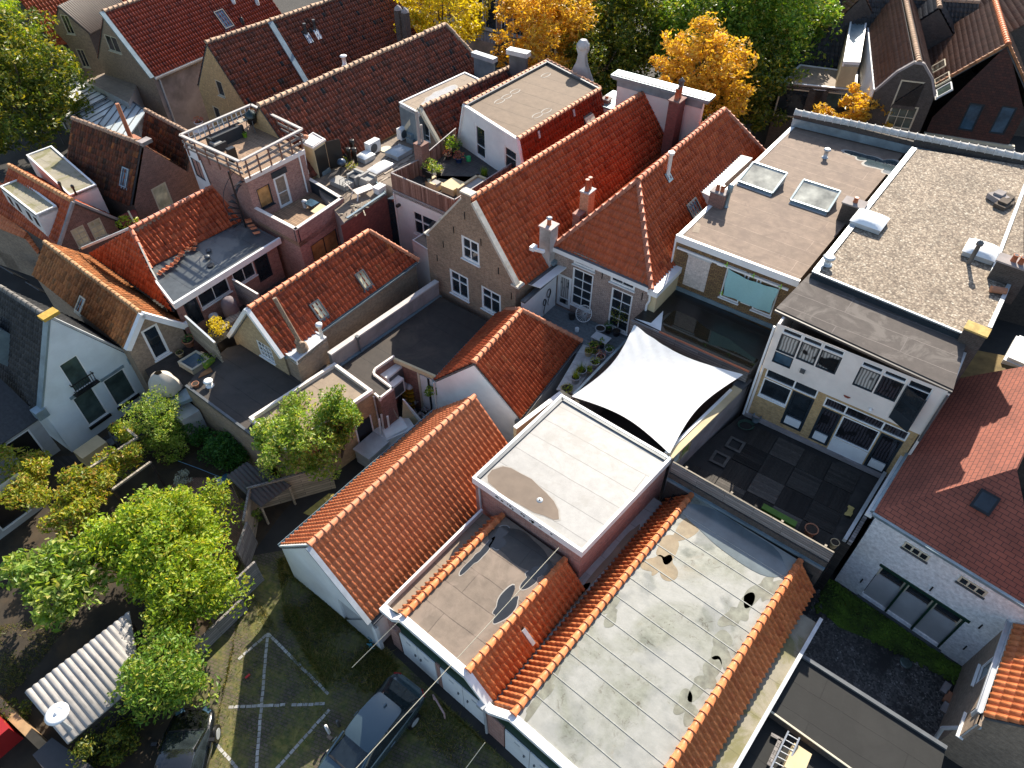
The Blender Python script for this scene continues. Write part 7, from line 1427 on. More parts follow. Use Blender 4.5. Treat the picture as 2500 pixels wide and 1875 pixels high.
# old houses at the left edge
H=House('two_dormer_house','old brick house with boxy flat dormers either side of an orange ridge',('e',558,288),('e',70,15),6.3,4.3,1.85,1.7);D25=H
F,Lw,Rw=H.walls(B_DARK);cw=[F.at(('e',622,555)),F.at(('e',750,498))]
for s_,z_ in cw:F.window((s_-.4,s_+.4,z_-.62,z_+.55),2,3,CREAM,BLIND,fw=.07)
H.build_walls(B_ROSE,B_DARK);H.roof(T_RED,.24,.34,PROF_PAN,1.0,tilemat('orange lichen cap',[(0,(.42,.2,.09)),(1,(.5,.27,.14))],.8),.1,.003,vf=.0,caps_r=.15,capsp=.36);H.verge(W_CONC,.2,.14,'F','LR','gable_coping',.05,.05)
def boxdormer(T,sigs,z,zb,top,m,name='dormer'):
 q_=[P(*s,z)for s in sigs];q_.append(q_[0]+q_[2]-q_[1]);mb=MB();mb.extr([p-UP*.1 for p in q_],zb);o=obj(name,mb,m,T);mb=MB();mb.slab(q_,.12);obj('dormer_roof',mb,top,o);mb=MB();rim(mb,[p+UP*.01 for p in q_],.1,.06,0,.2);obj('dormer_edge',mb,PAINT,o);return q_,o
qd,od=boxdormer(H.T,(('e',0,170+10),('e',280,400),('e',440,330)),5.9,4.0,BT_MOSS,W_PINK);Wd3=Wall(A3(*qd[0][:2],0),A3(*qd[1][:2],0));
for s_ in(.35,1.0,1.9,2.5):Wd3.rail(H.T,Wd3.L*s_/3,Wd3.L*s_/3+.4,5.0,5.55,0,.02,BLACK,'window')
qd,od=boxdormer(H.T,(('e',540,250),('e',745,165),('e',400,-160+25)),5.9,4.0,BT_MOSS,W_PINK)
for s_ in(('e',490,215),('e',590,240)):mb=MB();mb.lathe(P(*s_,5.9),[(.06,0),(.06,.45),(.09,.46),(.09,.62),(.05,.66)],10);obj('vent_pipe',mb,BLACK,H.T)
H=House('sooty_gable_house','house with sooty mottled pantiles and a crumbling rose brick gable',('a',1110,1120),('a',560,915),7.7,4.8,2.05,2.3);H21=H
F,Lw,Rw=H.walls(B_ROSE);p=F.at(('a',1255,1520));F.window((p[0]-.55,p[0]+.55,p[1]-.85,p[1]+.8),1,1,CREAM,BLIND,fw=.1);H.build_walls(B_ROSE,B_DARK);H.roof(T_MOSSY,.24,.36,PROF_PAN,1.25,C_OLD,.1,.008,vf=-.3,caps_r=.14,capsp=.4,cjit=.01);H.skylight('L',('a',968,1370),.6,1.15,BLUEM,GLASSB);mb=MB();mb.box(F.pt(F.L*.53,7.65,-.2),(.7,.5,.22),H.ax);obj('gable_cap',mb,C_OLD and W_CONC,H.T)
mb=MB();c_=P('a',1015,1075,6.5);mb.tube(c_,c_+UP*2.3,.14,.12,10);mb.box(c_-UP*1.2,(.9,.9,1.25));o=obj('flue',mb,TERRA,H.T)
H=House('far_gable_house','second sooty tiled house between rose brick gable and the tower',('a',1480,1040),('a',1120,850),7.0,4.2,1.6,1.6);H.walls(B_ROSE);H.build_walls(B_ROSE);H.roof(T_MOSSY,.24,.36,PROF_PAN,1.25,C_OLD,.1,.008,caps_r=.14,capsp=.4,cjit=.01)
W=Wall(P('e',-160,470,3.2)*A3(1,1,0),P('e',330,640,3.2)*A3(1,1,0));T=thing('orange_eave_house','plain brown brick wall with white window below an orange roof at the left edge','house',W.pt(2,0));
ta,tb,tc_=W.at(('e',210,575)),W.at(('e',0,520)),W.at(('e',300,690));W.out=[(-3,0),(tc_[0],0),(tc_[0],tc_[1]),(ta[0],ta[1]),(-3,ta[1]+.4)];r=W.at(('e',75,750));W.window((r[0]-.75,r[0]+.55,r[1]-.8,r[1]+.6),2,1,PAINT,GLASSB,fw=.1);W.build(T,B_TAN)
mb=MB();e0,e1=W.pt(-3,ta[1]+.4,.1),W.pt(ta[0],ta[1],.1);up_=-W.n*2.2+UP*1.5;slope(mb,[e0,e1,e1+up_,e0+up_],.24,.34);e2_=W.pt(tc_[0],tc_[1],.1);slope(mb,[e1,e2_,e2_+up_,e1+up_],.24,.34);obj('roof',mb,T_ORANGE,T)
mb=MB();mb.slab([P('e',905,410,4.0),P('e',1040,345,4.4),P('e',1075,440,4.4),P('e',950,480,4.0)],.06);mb.beam(P('e',990,365,4.6),P('e',1035,450,4.3),.1,.08,1);simple('red_lean_roof','small red lean-to roof sheet with pale batten between gables','roof',mb,[plain('red sheet',(.25,.04,.025),.6,.2,3),W_CREAM]);mb=MB();leaves(mb,P('e',965,450,4.2),A3(.6,.5,.35),90,.25,.3,4,.1);leaves(mb,P('e',1050,435,4.4),A3(.2,.2,.2),20,.2,.3,5,.1);simple('shrub','yellow green shrub beside the red lean-to sheet','shrub',mb,L_YG)
# glass canopies and yards behind
def canopy(label,sigs,z,nb,tilt=.4,mat=None):
 q_=[P(*s,z)for s in sigs];q_[2]=q_[2]+UP*tilt;q_[3]=q_[0]+(q_[2]-q_[1]);T_=thing('glass_canopy',label,'canopy',sum(q_)/4*A3(1,1,0),'glass canopies in the hidden courtyard');mb=MB();mb.slab(q_,.04);obj('glazing',mb,mat or GLAZE,T_);mb=MB()
 for i in range(nb+1):t=i/nb;mb.beam(q_[0]+(q_[1]-q_[0])*t+UP*.03,q_[3]+(q_[2]-q_[3])*t+UP*.03,.06,.05)
 for a,b in((0,1),(3,2)):mb.beam(q_[a]+UP*.02,q_[b]+UP*.02,.1,.1)
 obj('glazing_bar',mb,LEAD,T_);mb=MB()
 for p in q_:mb.box(p*A3(1,1,0)+(sum(q_)/4-p)*A3(.06,.06,0),(.1,.1,p[2]-.1))
 obj('post',mb,LEAD,T_)
GLZB=plain('bright canopy glass',(.78,.8,.8),.15,.06,.6,spec=.8)
canopy('white glass canopy farthest from the sooty roof',(('a',330,800),('a',480,930),('a',830,770),('a',0,0)),3.4,5,.2,GLZB);canopy('white glass canopy in the middle of three',(('a',590,885),('a',720,990),('a',1000,850),('a',0,0)),3.2,4,.2,GLZB);canopy('blue grey glass canopy behind the sooty ridge',(('a',760,960),('a',960,1110),('a',1140,880),('a',0,0)),3.4,5,.2)
zL=4.0;q_=[P('a',650,625,zL),P('a',990,800,zL),P('a',930,680,zL)+AX*1.5,P('a',860,540,zL)];T=thing('low_yard_roof','low tan roof with zinc edge at the foot of the crimson roofed house','flat roof',sum(q_)/4*A3(1,1,0));mb=MB();mb.extr(q_,0,0,1);obj('roof',mb,[BT_SAND,W_GREYB],T);mb=MB();mb.obox(q_[0]-UP*.3,q_[1]-q_[0],-NX*.08,UP*.38);obj('fascia',mb,ZINC,T)
mb=MB();mb.extr([P('a',310,640,3.2),P('a',580,560,3.2),P('a',640,700,3.2),P('a',420,760,3.2)],0);simple('concrete_block','pale concrete outbuilding at the canopy edge','outbuilding',mb,W_GREYB)
H=House('corrugated_house','dark brick house with a corrugated grey brown roof at the top left',('a',445,45),('a',800,-120),8.0,6.2,1.4,2.0);F,Lw,Rw=H.walls(B_TAN)
for t_ in(('a',520,190),('a',640,450)):p=F.at(t_);F.window((p[0]-.4,p[0]+.4,p[1]-.75,p[1]+.75),2,1,CREAM,GLASS,fw=.07)
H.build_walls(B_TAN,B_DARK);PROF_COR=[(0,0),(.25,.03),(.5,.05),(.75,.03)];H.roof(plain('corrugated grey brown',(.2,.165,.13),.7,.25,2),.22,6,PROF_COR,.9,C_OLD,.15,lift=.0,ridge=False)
mb=MB();q_=[P('a',75,130,4.5),P('a',150,225,4.5),P('a',375,180,5.0),P('a',240,60,5.0)];slope(mb,q_,.2,6,PROF_COR,.9,0);T=thing('yellow_lean_to','pale yellow green sheet lean-to roof at the top left corner','lean-to',sum(q_)/4*A3(1,1,0));obj('roof',mb,plain('faded yellow sheet',(.45,.36,.16),.8,.25,2),T);mb=MB();mb.extr([p-UP*.1 for p in q_],0);obj('wall',mb,B_DARK,T);Wy=Wall(A3(*q_[1][:2],0),A3(*q_[2][:2],0));Wy.rail(T,.6,2.4,2.6,4.0,0,.05,CREAM,'window_frame');Wy.rail(T,.68,2.32,2.68,3.92,.05,.06,GLASS,'pane')
mb=MB();q_=[P('a',240,0,6.5),P('a',420,190,5.0),P('a',390,0,7.5)];slope(mb,[q_[0],q_[1],q_[2]],.24,.34);T=thing('red_roof_corner','corner of a red tiled roof at the top left edge','roof',q_[1]*A3(1,1,0));obj('roof',mb,T_RED,T);mb=MB();mb.extr([p-UP*.15 for p in q_],0);obj('wall',mb,B_DARK,T);mb=MB();mb.beam(P('a',235,20,5.8),P('a',330,80,5.2),.5,.2);obj('window_edge',mb,BLUEM,T)
mb=MB();c_=P('a',430,500,0);mb.beam(P('a',220,490,3.6),P('a',560,400,3.6),.06,.06);mb.beam(P('a',230,500,2.8),P('a',400,740,2.8),.06,.06);mb.beam(P('a',440,420,2.8),P('a',490,330,4.4),.06,.06);simple('steel_frame','thin dark steel railing in the shaded yard at the top left','railing',mb,LEAD)
mb=MB();
for i,s_ in enumerate((('a',1340,880),('a',1420,830),('a',1500,800),('a',1540,720),('a',1380,890),('a',1450,870))):leaves(mb,P(*s_,1.2),A3(.9,.9,.8),260,.26,.4,i,.3)
mb.tube(P('a',1440,860,0),P('a',1440,840,1.2),.06);simple('ivy_bush','dark green bushes in the shaded gap beside yellow brick gable','bush',mb,L_OLIVE)
pot('pale pot of pink and white flowers on the ledge behind the tower',P('a',1540,970,4.2),.3,.3,PAINT,L_RED,.35,.4,110,.14,91);mb=MB();mb.extr([P('a',1460,1010,4.15),P('a',1560,985,4.15),P('a',1640,930,4.15),P('a',1570,1040,4.15)],0);simple('ledge','white ledge behind the tower railings','ledge',mb,W_PINK)
# top right houses
def topwin(T,W,s_,w_,h_,fm,gm,nm='window',**k):
 p=W.at(s_);W.window((p[0]-w_/2,p[0]+w_/2,p[1]-h_/2,p[1]+h_/2),k.get('nx',1),k.get('nz',1),fm,gm,name=nm,fw=.1,sill=False)
zt=7.0;ap=P('d',1405,490,9.3);bk_=P('d',1300,0,9.3);axn=flat(bk_-ap);nxn=A3(axn[1],-axn[0],0);T=thing('rounded_gable_house','dark brick house with a rounded gable and brown gambrel roof at the top right','house',ap*A3(1,1,0)+axn*6)
W=Wall(A3(*(ap-nxn*5)[:2],0),A3(*(ap+nxn*5)[:2],0));g0_,g1_=W.at(('d',1062,705)),W.at(('d',1525,740));gs=[W.at(s_)for s_ in(('d',1525,740),('d',1505,610),('d',1440,495),('d',1365,485),('d',1230,560),('d',1062,705))];W.out=[(g0_[0],0),(g1_[0]+.1,0)]+gs
topwin(T,W,('d',1315,735),1.5,1.9,CREAM,GLASS);topwin(T,W,('d',1265,905),1.7,1.6,CREAM,GLASSG,nx=3,nz=2);W.build(T,B_DARK)
Lh=float(np.dot(bk_-ap,axn))+6;mb=MB();pr_=[W.pt(*g_,-.1)for g_ in gs]
mids=[pr_[5],pr_[4],pr_[3]]
for a,b in((5,4),(4,3),(0,1),(1,2)):q_=[pr_[a],pr_[a]+axn*Lh,pr_[b]+axn*Lh,pr_[b]];slope(mb,q_,.24,.3,PROF_PAN,1.2,.035,.005);under(mb,q_)
ro=obj('roof',mb,[T_DUSK,LEAD],T);cp=MB();caps(cp,(pr_[2]+pr_[3])/2,(pr_[2]+pr_[3])/2+axn*Lh,.16,.4);obj('ridge_tiles',cp,C_OLD,ro);mb=MB()
for a,b in((5,4),(4,3),(3,2),(2,1),(1,0)):mb.beam(pr_[a],pr_[b],.25,.14)
obj('gable_coping',mb,W_CONC,T);mb=MB();c_=P('d',1150,520,7.6);mb.box(c_-UP*.6,(.9,1.0,.6),axn);obj('dormer',mb,PAINT,T);mb=MB();mb.obox(W.pt(g0_[0],0,-.1)-nxn*.12,axn*13,nxn*.1,UP*(g0_[1]+.1));obj('side_wall',mb,W_WHITE,T)
mb=MB();w0,w1,w2,w3=P('d',1040,790,6.0),P('d',1010,180,9.0),P('d',945,480,9.0),P('d',880,100,9.0);T=thing('white_narrow_house','tall narrow house with a sloping blue grey roof between white edges at the top right','house',w2*A3(1,1,0));b_=[P('d',815,485,7.0),P('d',945,492,7.0),P('d',1008,105,7.6),P('d',880,98,7.6)];mb.extr([p-UP*.1 for p in b_],0);obj('wall',mb,W_CREAM,T);mb=MB();mb.slab([b_[0],b_[1],b_[1]+(b_[2]-b_[1])*.78,b_[0]+(b_[3]-b_[0])*.78],.1,0);mb.slab([b_[1]+(b_[2]-b_[1])*.8,b_[2],b_[3],b_[0]+(b_[3]-b_[0])*.8],.1,1);obj('roof',mb,[BLUEM,BT_SAND],T);mb=MB();rim(mb,b_,.12,.12,0,.25);obj('roof_edge',mb,PAINT,T)
zt=5.2;q_=[P('d',340,640,zt),P('d',920,700,zt),P('d',930,560,zt),P('d',480,500,zt)];T=thing('dark_window_building','low dark brick building with cream framed windows under a white edged flat roof','building',sum(q_)/4*A3(1,1,0));mb=MB();mb.slab(q_,.15);obj('flat_roof',mb,BT_SAND,T);mb=MB();rim(mb,q_,.15,.06,0,.25);obj('roof_edge',mb,PAINT,T)
W=Wall(A3(*q_[0][:2],0),A3(*q_[1][:2],0));W.out=[(0,0),(W.L,0),(W.L,zt-.2),(0,zt-.2)];topwin(T,W,('d',440,800),2.6,2.2,CREAM,GLASS);topwin(T,W,('d',600,800),1.4,2.4,DPAINT,GLASS,'door');topwin(T,W,('d',775,830),2.6,2.2,CREAM,GLASSG,nx=2);W.build(T,B_DARK)
mb=MB();mb.box(P('d',750,240,5.5),(1.2,1.2,1.5),axn);mb.box(P('d',745,310,5.3),(1.2,1.0,1.2),axn);simple('roof_unit','white ventilation boxes on a low roof behind green tree','ventilation unit',mb,PAINT)
mb=MB();mb.extr([P('d',560,60,6),P('d',860,110,6),P('d',900,-60,6),P('d',560,-80,6)],0);T=thing('dark_back_building','dark glazed building at the top edge behind the trees','building',P('d',700,0,0));obj('wall',mb,B_DARK,T);mb=MB();mb.beam(P('d',565,65,6.4),P('d',870,105,6.4),.1,.1);obj('rail',mb,ZINC,T)
H=House('brown_corner_house','big brown roofed house with maroon tile hung gable and two blue windows',('d',2088,345),('d',1985,0),9.8,4.6,5.2,3.0,zer=6.5);F,Lw,Rw=H.walls(B_TAN);H.build_walls(B_TAN,B_TAN,'LRB');
W=F;g_=[W.at(s_)for s_ in(('d',1505,905),('d',2088,345),('d',2212,640))];zg=4.3;b0_,b1_=W.at(('d',1470,990)),W.at(('d',2212,1090));W.out=[(g_[0][0],b0_[1]-.3),(g_[2][0]+1,b0_[1]-.3),(g_[2][0]+1,g_[2][1]-2.0),(g_[1][0],g_[1][1]),(g_[0][0],g_[0][1])]
for s_ in(('d',1805,905),('d',2050,930)):topwin(H.T,W,s_,1.0,2.0,DPAINT,GLASSB)
W.build(H.T,T_MAROON if False else brick('maroon hung tiles',(.085,.03,.022),(.05,.022,.018),(.02,.012,.01),(.03,.022,.018),.5,.25,.17),'tile_hung_gable');mb=MB();mb.obox(W.pt(g_[0][0]-.1,b0_[1]-.5,-.1),W.u*(g_[2][0]-g_[0][0]+1.5),W.n*.25,UP*.2,0);mb.obox(W.pt(g_[0][0],0,-.15),W.u*(g_[2][0]-g_[0][0]+1.5),W.n*.2,UP*(b0_[1]-.5),1);obj('base_wall',mb,[CREAM,W_GREYB],H.T)
H.roof(T_DUSK,.26,.34,PROF_PAN,1.2,T_ORANGE,.1,.005,caps_r=.17,capsp=.42);cp=MB();caps(cp,H.corn['fl'],H.corn['rf'],.13,.38);caps(cp,H.corn['fr'],H.corn['rf'],.13,.38);obj('verge_tiles',cp,T_RUST,H.T)
for s_ in(('d',1555,520),('d',1585,620),('d',1600,700),('d',1510,255)):H.skylight('L',s_,1.3,1.0,CREAM if s_[1]<1600 else PAINT,GLASSG)
# brown town building at the top and street
W=Wall(P('b',1740,330,0),P('b',2240,460,0));T=thing('town_building','brown brick town building with stone bands and arched doorway behind the trees','building',W.pt(4,0));W.out=[(-9,0),(16,0),(16,12),(-9,12)];topwin(T,W,('b',1890,150),1.4,4.4,W_GREYB,GLASS,'arched_door');topwin(T,W,('b',2115,210),1.7,3.0,PAINT,GLASS,nx=2,nz=2);topwin(T,W,('b',1985,220),.5,2.4,PAINT,GLASS);topwin(T,W,('b',1800,60),1.0,2.4,PAINT,GLASS);W.build(T,B_BROWN,reveal=.25)
for z_ in(1.6,6.2):W.rail(T,-9,16,z_,z_+.3,0,.12,W_GREYB,'stone_band')
W.rail(T,-9,16,0,1.5,0,.06,W_CREAM,'plinth');p=W.at(('b',1890,150));mb=MB()
for i in range(14):a=math.pi*i/14;a2=math.pi*(i+1)/14;mb.beam(W.pt(p[0]+.95*math.cos(a),p[1]+1.9+.95*math.sin(a),.08),W.pt(p[0]+.95*math.cos(a2),p[1]+1.9+.95*math.sin(a2),.08),.16,.3,0,W.n)
obj('arch',mb,W_GREYB,T);mb=MB();c_=W.pt(p[0]+.2,0,.05);mb.obox(c_-W.u*1.6,W.u*3.4,W.n*2.2,UP*1.5);obj('steps',mb,W_CONC,T);mb=MB()
for a,b in((W.pt(p[0]-1.3,2.5,.1),W.pt(p[0]-1.3,2.5,2.3)),(W.pt(p[0]+1.9,2.5,.1),W.pt(p[0]+1.9,2.5,2.3)),(W.pt(p[0]-1.3,2.5,2.3),W.pt(p[0]+1.9,2.5,2.3))):
 mb.beam(a,b,.1,.1)
 for i in range(9):q2=a+(b-a)*i/8;mb.beam(q2,q2-UP*1.0,.04,.04)
obj('railing',mb,LEAD,T)
# right: white painted brick house, courtyard, black roofs
W=Wall(P('p',940,260),P('p',1735,800));W.n=W.n;CN=-W.n
lz=5.2;c0=W.pt(-1.12,0);ldir=flat(P('l',1690,275,lz)-P('l',1105,1262,lz));T=thing('white_brick_house','white painted brick house under a red brown shingle hip roof','house',c0+ldir*4)
W.out=[(-1.12,0),(5.6,0),(5.6,lz),(-1.12,lz)]
W.holes.append((0,3.28,.15,2.55));W.build(T,B_WHITE,'front_wall',.3)
for i in range(3):
 s0=.03+i*1.09;W.rail(T,s0,s0+1.0,.2,1.85,-.2,-.16,W_GREYB,'shutter_panel');W.rail(T,s0,s0+1.0,1.85,2.5,-.3,-.27,GLASS,'dark_opening')
 W.rail(T,s0+1.0,s0+1.08,.15,2.55,-.25,.0,GREENP,'mullion');W.rail(T,s0-.02,s0+.05,1.8,2.45,-.2,-.1,CREAM,'bracket');W.rail(T,s0+.93,s0+.99,1.8,2.45,-.2,-.1,CREAM,'bracket')
W.rail(T,-.08,3.4,2.55,2.68,0,.05,GREENP,'lintel');W.rail(T,-.1,3.4,0,.14,0,.12,LEAD,'sill')
for s_ in(.15,2.2):
 k_=obj('vent_window',(lambda mb:(mb.obox(W.pt(s_,4.25,0),W.u*.95,W.n*.03,UP*.36),mb)[1])(MB()),CREAM,T)
 for j in range(3):W.rail(T,s_+.07+j*.29,s_+.29+j*.29,4.3,4.55,.03,.036,GLASS,'pane')
 W.rail(T,s_-.03,s_+1.0,4.15,4.22,0,.06,LEAD,'sill')
for s_,z_ in((-.3,.9),(1.75,2.9),(3.7,2.6),(3.85,1.0),(4.6,3.9),(.1,4.95)):W.rail(T,s_,s_+.05,z_,z_+.3,0,.03,BLACK,'wall_anchor')
L_=9.2;sw=MB();sw.tri([c0,c0+ldir*L_,c0+ldir*L_+UP*lz,c0+UP*lz]);obj('side_wall',sw,B_WHITE,T)
best=None;ln_=A3(-ldir[1],ldir[0],0);ln_=ln_ if np.dot(ln_,W.u)>0 else-ln_
for k_ in range(60):
 z_=6+k_*.08;p=P('l',2155,925,z_);a,b=float(np.dot(p-c0,CN)),float(np.dot(p-c0,ln_))
 if best is None or abs(a-b)<best[0]:best=(abs(a-b),z_,p,b)
ap=best[2];wd=best[3];e0=c0+UP*lz-ldir*.1-ln_*.15;e1=e0+ldir*(L_+.1);e2=e0+W.u*(2*wd+.2);rb3=ap+ldir*max(.5,L_-wd*.6)
m,nt,b_=newmat('red brown shingle');tc=nd(nt,'ShaderNodeTexCoord');bt=nd(nt,'ShaderNodeTexBrick');lk(nt,tc.outputs['UV'],bt.inputs['Vector'])
for k_,v_ in(('Color1',(.3,.09,.055,1)),('Color2',(.25,.075,.048,1)),('Mortar',(.07,.025,.02,1)),('Scale',1),('Brick Width',.34),('Row Height',.17),('Mortar Size',.012)):bt.inputs[k_].default_value=v_
d_=ramp(nt,noise(nt,9,4),[(.66,(0,0,0)),(.7,(.5,)*3)]);lk(nt,mix(nt,d_,mix(nt,1.0,bt.outputs[0],ramp(nt,noise(nt,.8,6),[(.3,(.75,)*3),(.7,(1.15,)*3)]),'MULTIPLY'),(.3,.14,.09)),b_.inputs['Base Color']);b_.inputs['Roughness'].default_value=.85;bump(nt,b_,bt.outputs['Fac'],.02,-.6);SHING=done('shingle',m)
mb=MB();mb.slab([e0,e1,rb3,ap],.1);mb.slab([e0,e2,ap],.1);ro=obj('roof',mb,SHING,T);mb=MB();mb.obox(e0-UP*.12+W.n*.02,e2-e0,W.n*.12,UP*.12);mb.obox(e0-UP*.12-ln_*.12,e1-e0,ln_*.1,UP*.12);obj('gutter',mb,BLUEM,T);mb=MB();mb.beam(e0-UP*.35-ln_*.1,e1-UP*.35-ln_*.1,.25,.16);obj('white_coping',mb,PAINT,T);
mb=MB();n_=nrm(np.cross(e2-e0,ap-e0));n_=n_ if n_[2]>0 else-n_;c_=on_plane(('l',1910,1190),e0,n_);u_=W.u;v_=nrm(np.cross(n_,u_));mb.obox(c_-u_*.34-v_*.38,u_*.68,v_*.76,n_*.12,0);mb.obox(c_-u_*.26-v_*.3+n_*.12,u_*.52,v_*.6,n_*.01,1);obj('skylight',mb,[BLACK,GLASS],T)
mb=MB();mb.extr([rb3+ldir*.3-UP*1.5,rb3+ldir*.3+ln_*6-UP*1.5,rb3+ldir*4+ln_*6-UP*1.5,e1+ldir*4-UP*1.0,e1+ldir*.2-UP*1.0],0,0,1);simple('rear_flat_roof','ochre mossy flat roof strip behind the red brown shingle roof','flat roof',mb,[plain('ochre moss roof',(.2,.14,.05),.9,.5,1.5),B_DARK])
mb=MB();c_=P('h',2180,1500,4.4);mb.box(c_,(1.2,2.2,.35),ldir);T_=thing('roof_dome','large white domed rooflight on the ochre mossy roof strip','rooflight',c_);obj('frame',mb,PAINT,T_);mb=MB();mb.box(c_+UP*.36,(1.0,2.0,.15),ldir);obj('dome',mb,FROST,T_)
a,b=P('l',1120,965,DZ+.4),P('l',810,1480,DZ+.4);T=thing('deck_side_wall','low grey beam topped wall along the right side of the deck','wall',(a+b)/2*A3(1,1,0));mb=MB();d=b-a;n=nrm(np.cross(UP,d));n=n if n[0]>0 else-n;mb.obox(A3(*a[:2],0),d,n*.35,UP*(DZ+.3));obj('base',mb,WOODDK,T);mb=MB();mb.obox(a-UP*.05,d,n*.14,UP*.2,0);mb.obox(a-UP*.05+n*.2,d,n*.15,UP*.16,1);obj('beam',mb,[ZINC,WOODG],T)
MOSS=plain('bright moss',(.09,.16,.012),.95,.85,1.3,dirt=(.012,.012,.008),dirt_amt=.9);m,nt,b_=newmat('wet gravel');tc=nd(nt,'ShaderNodeTexCoord');vo=nd(nt,'ShaderNodeTexVoronoi');vo.inputs['Scale'].default_value=16;lk(nt,tc.outputs['UV'],vo.inputs['Vector']);mf=ramp(nt,noise(nt,.55,6,.7),[(.46,(0,0,0)),(.58,(1,1,1))]);lk(nt,mix(nt,mf,ramp(nt,vo.outputs['Color'],[(.2,(.012,.011,.01)),(.8,(.1,.095,.09)),(.95,(.25,.24,.23))]),(.006,.006,.006)),b_.inputs['Base Color']);b_.inputs['Roughness'].default_value=.5;bump(nt,b_,vo.outputs['Distance'],.04,-1);done('wet gravel',m)
mb=MB();mb.poly([A3(*P('p',*s_)[:2],.03)for s_ in((620,180),(420,740),(1620,1520),(1800,830),(780,140))][::-1]);struct('courtyard',mb,m)
mb=MB();mp=[W.pt(-1.3,.04,.1),W.pt(4.4,.04,.1),W.pt(4.4,.04,.7),W.pt(3.2,.04,1.0),W.pt(2.2,.04,1.25),W.pt(1.2,.04,1.5),W.pt(0,.04,1.9),W.pt(-.8,.04,1.7),W.pt(-1.3,.04,1.0)];mb.tri(mp[::-1]);rnd=random.Random(5)
for i in range(900):t=rnd.random();p=W.pt(-1.2+5.5*t,.05,.1+rnd.random()**1.2*(1.9-1.1*t));s_=.03+rnd.random()*.07;mb.lathe(p,[(s_,0),(s_*.6,s_*.6)],5,0)
tag(obj('moss',mb,MOSS),'bright green moss along the foot of white brick wall','moss',None,'stuff')
mb=MB();c_=P('p',1300,770,.05);mb.lathe(c_,[(.24,0),(.24,.03),(.17,.04)],16);simple('glass_dish','round pale glass dish lying in the mossy courtyard','dish',mb,GLASSG)
for i,s_ in enumerate((('p',1620,1040),('p',1600,1120),('p',1600,970))):mb=MB();mb.box(P(*s_,.05),(.5,.24,.14),W.u);simple('brick_block',['orange brick in the dark courtyard corner','grey block nearest the courtyard pipe','grey stone above the orange brick'][i],'brick',mb,TERRA if i==0 else W_CONC)
pk=[P('p',425,690,2.5),P('p',1605,1445,2.5),P('p',1500,1900,2.5),P('p',840,1570,2.5),P('p',190,1105,2.5)]
def lowroof(label,pts,m):T_=thing('black_flat_roof',label,'flat roof',sum(pts)/len(pts)*A3(1,1,0));mb=MB();mb.extr(pts,0,0,1);obj('roof',mb,[m,B_DARK],T_);return T_
BK1=bitumen('black felt',(.013,.0135,.013),1.0,(.008,.008,.008),.25,(.02,.02,.019),.5,.8,6)
T=lowroof('black felt flat roof beside the mossy courtyard',pk,BK1);mb=MB();d=pk[3]-pk[4];mb.obox(pk[4]+nrm(d)*.0,d*1.3,nrm(np.cross(UP,d))*.06,UP*.05);obj('white_strip',mb,CREAM,T);mb=MB();mb.obox(pk[0]-UP*.1,pk[1]-pk[0],nrm(np.cross(UP,pk[1]-pk[0]))*.14,UP*.2);obj('upstand',mb,LEAD,T)
pk2=[p-UP*.35 for p in(pk[4],pk[3])];d=nrm(pk2[1]-pk2[0]);o2=nrm(np.cross(UP,d));o2=o2 if o2[1]<0 else-o2;pk2=[pk2[0],pk2[1]+d*2,pk2[1]+d*2+o2*5,pk2[0]+o2*5];T=lowroof('lower black roof holding the ladder at the bottom edge',pk2,BK1)
mb=MB();l0,l1=P('p',395,1295,2.75),P('p',230,1640,2.3);r0,r1=P('p',480,1345,2.75),P('p',330,1690,2.3);T=thing('ladder','aluminium ladder lying on the lower black roof','ladder',l0);ALU=plain('aluminium',(.7,.7,.68),.35,.1,3,.5)
for a,b in((l0,l1),(r0,r1)):mb=MB();mb.beam(a,b,.05,.08);obj('rail',mb,ALU,T)
for i in range(8):t=(i+.5)/8;mb=MB();mb.tube(l0+(l1-l0)*t,r0+(r1-r0)*t,.018);obj('rung',mb,ALU,T)
mb=MB();mb.box(P('p',470,1520,2.6)-UP*.45,(.6,.9,.45),flat(l0-l1));simple('pale_crate','pale beige box next to the aluminium ladder','box',mb,W_CREAM);mb=MB();mb.beam(P('p',260,1320,2.25),P('p',360,1375,2.25),.12,.06);mb.beam(P('p',330,1360,2.25),P('p',240,1560,2.25),.12,.06);simple('scrap_timber','grey timber angle on the lower black roof','timber',mb,WOODG)
zr=3.9;a,b=P('p',2112,462,zr),P('p',1890,1120,zr);d=flat(b-a);nn2=nrm(np.cross(UP,d));nn2=nn2 if nn2[0]>0 else-nn2;W3=Wall(A3(*a[:2],0),A3(*b[:2],0));T=thing('orange_roof_house','brown brick house with bright orange tiles at the bottom right corner','house',(a+b)/2*A3(1,1,0));W3.out=[(-.3,0),(W3.L,0),(W3.L,zr-.1),(-.3,zr-.1)]
for s_ in(('p',1915,815),('p',1805,1200)):p=W3.at(s_);W3.window((p[0]-.45,p[0]+.45,p[1]-.6,p[1]+.6),1,1,PAINT,GLASSG,fw=.08)
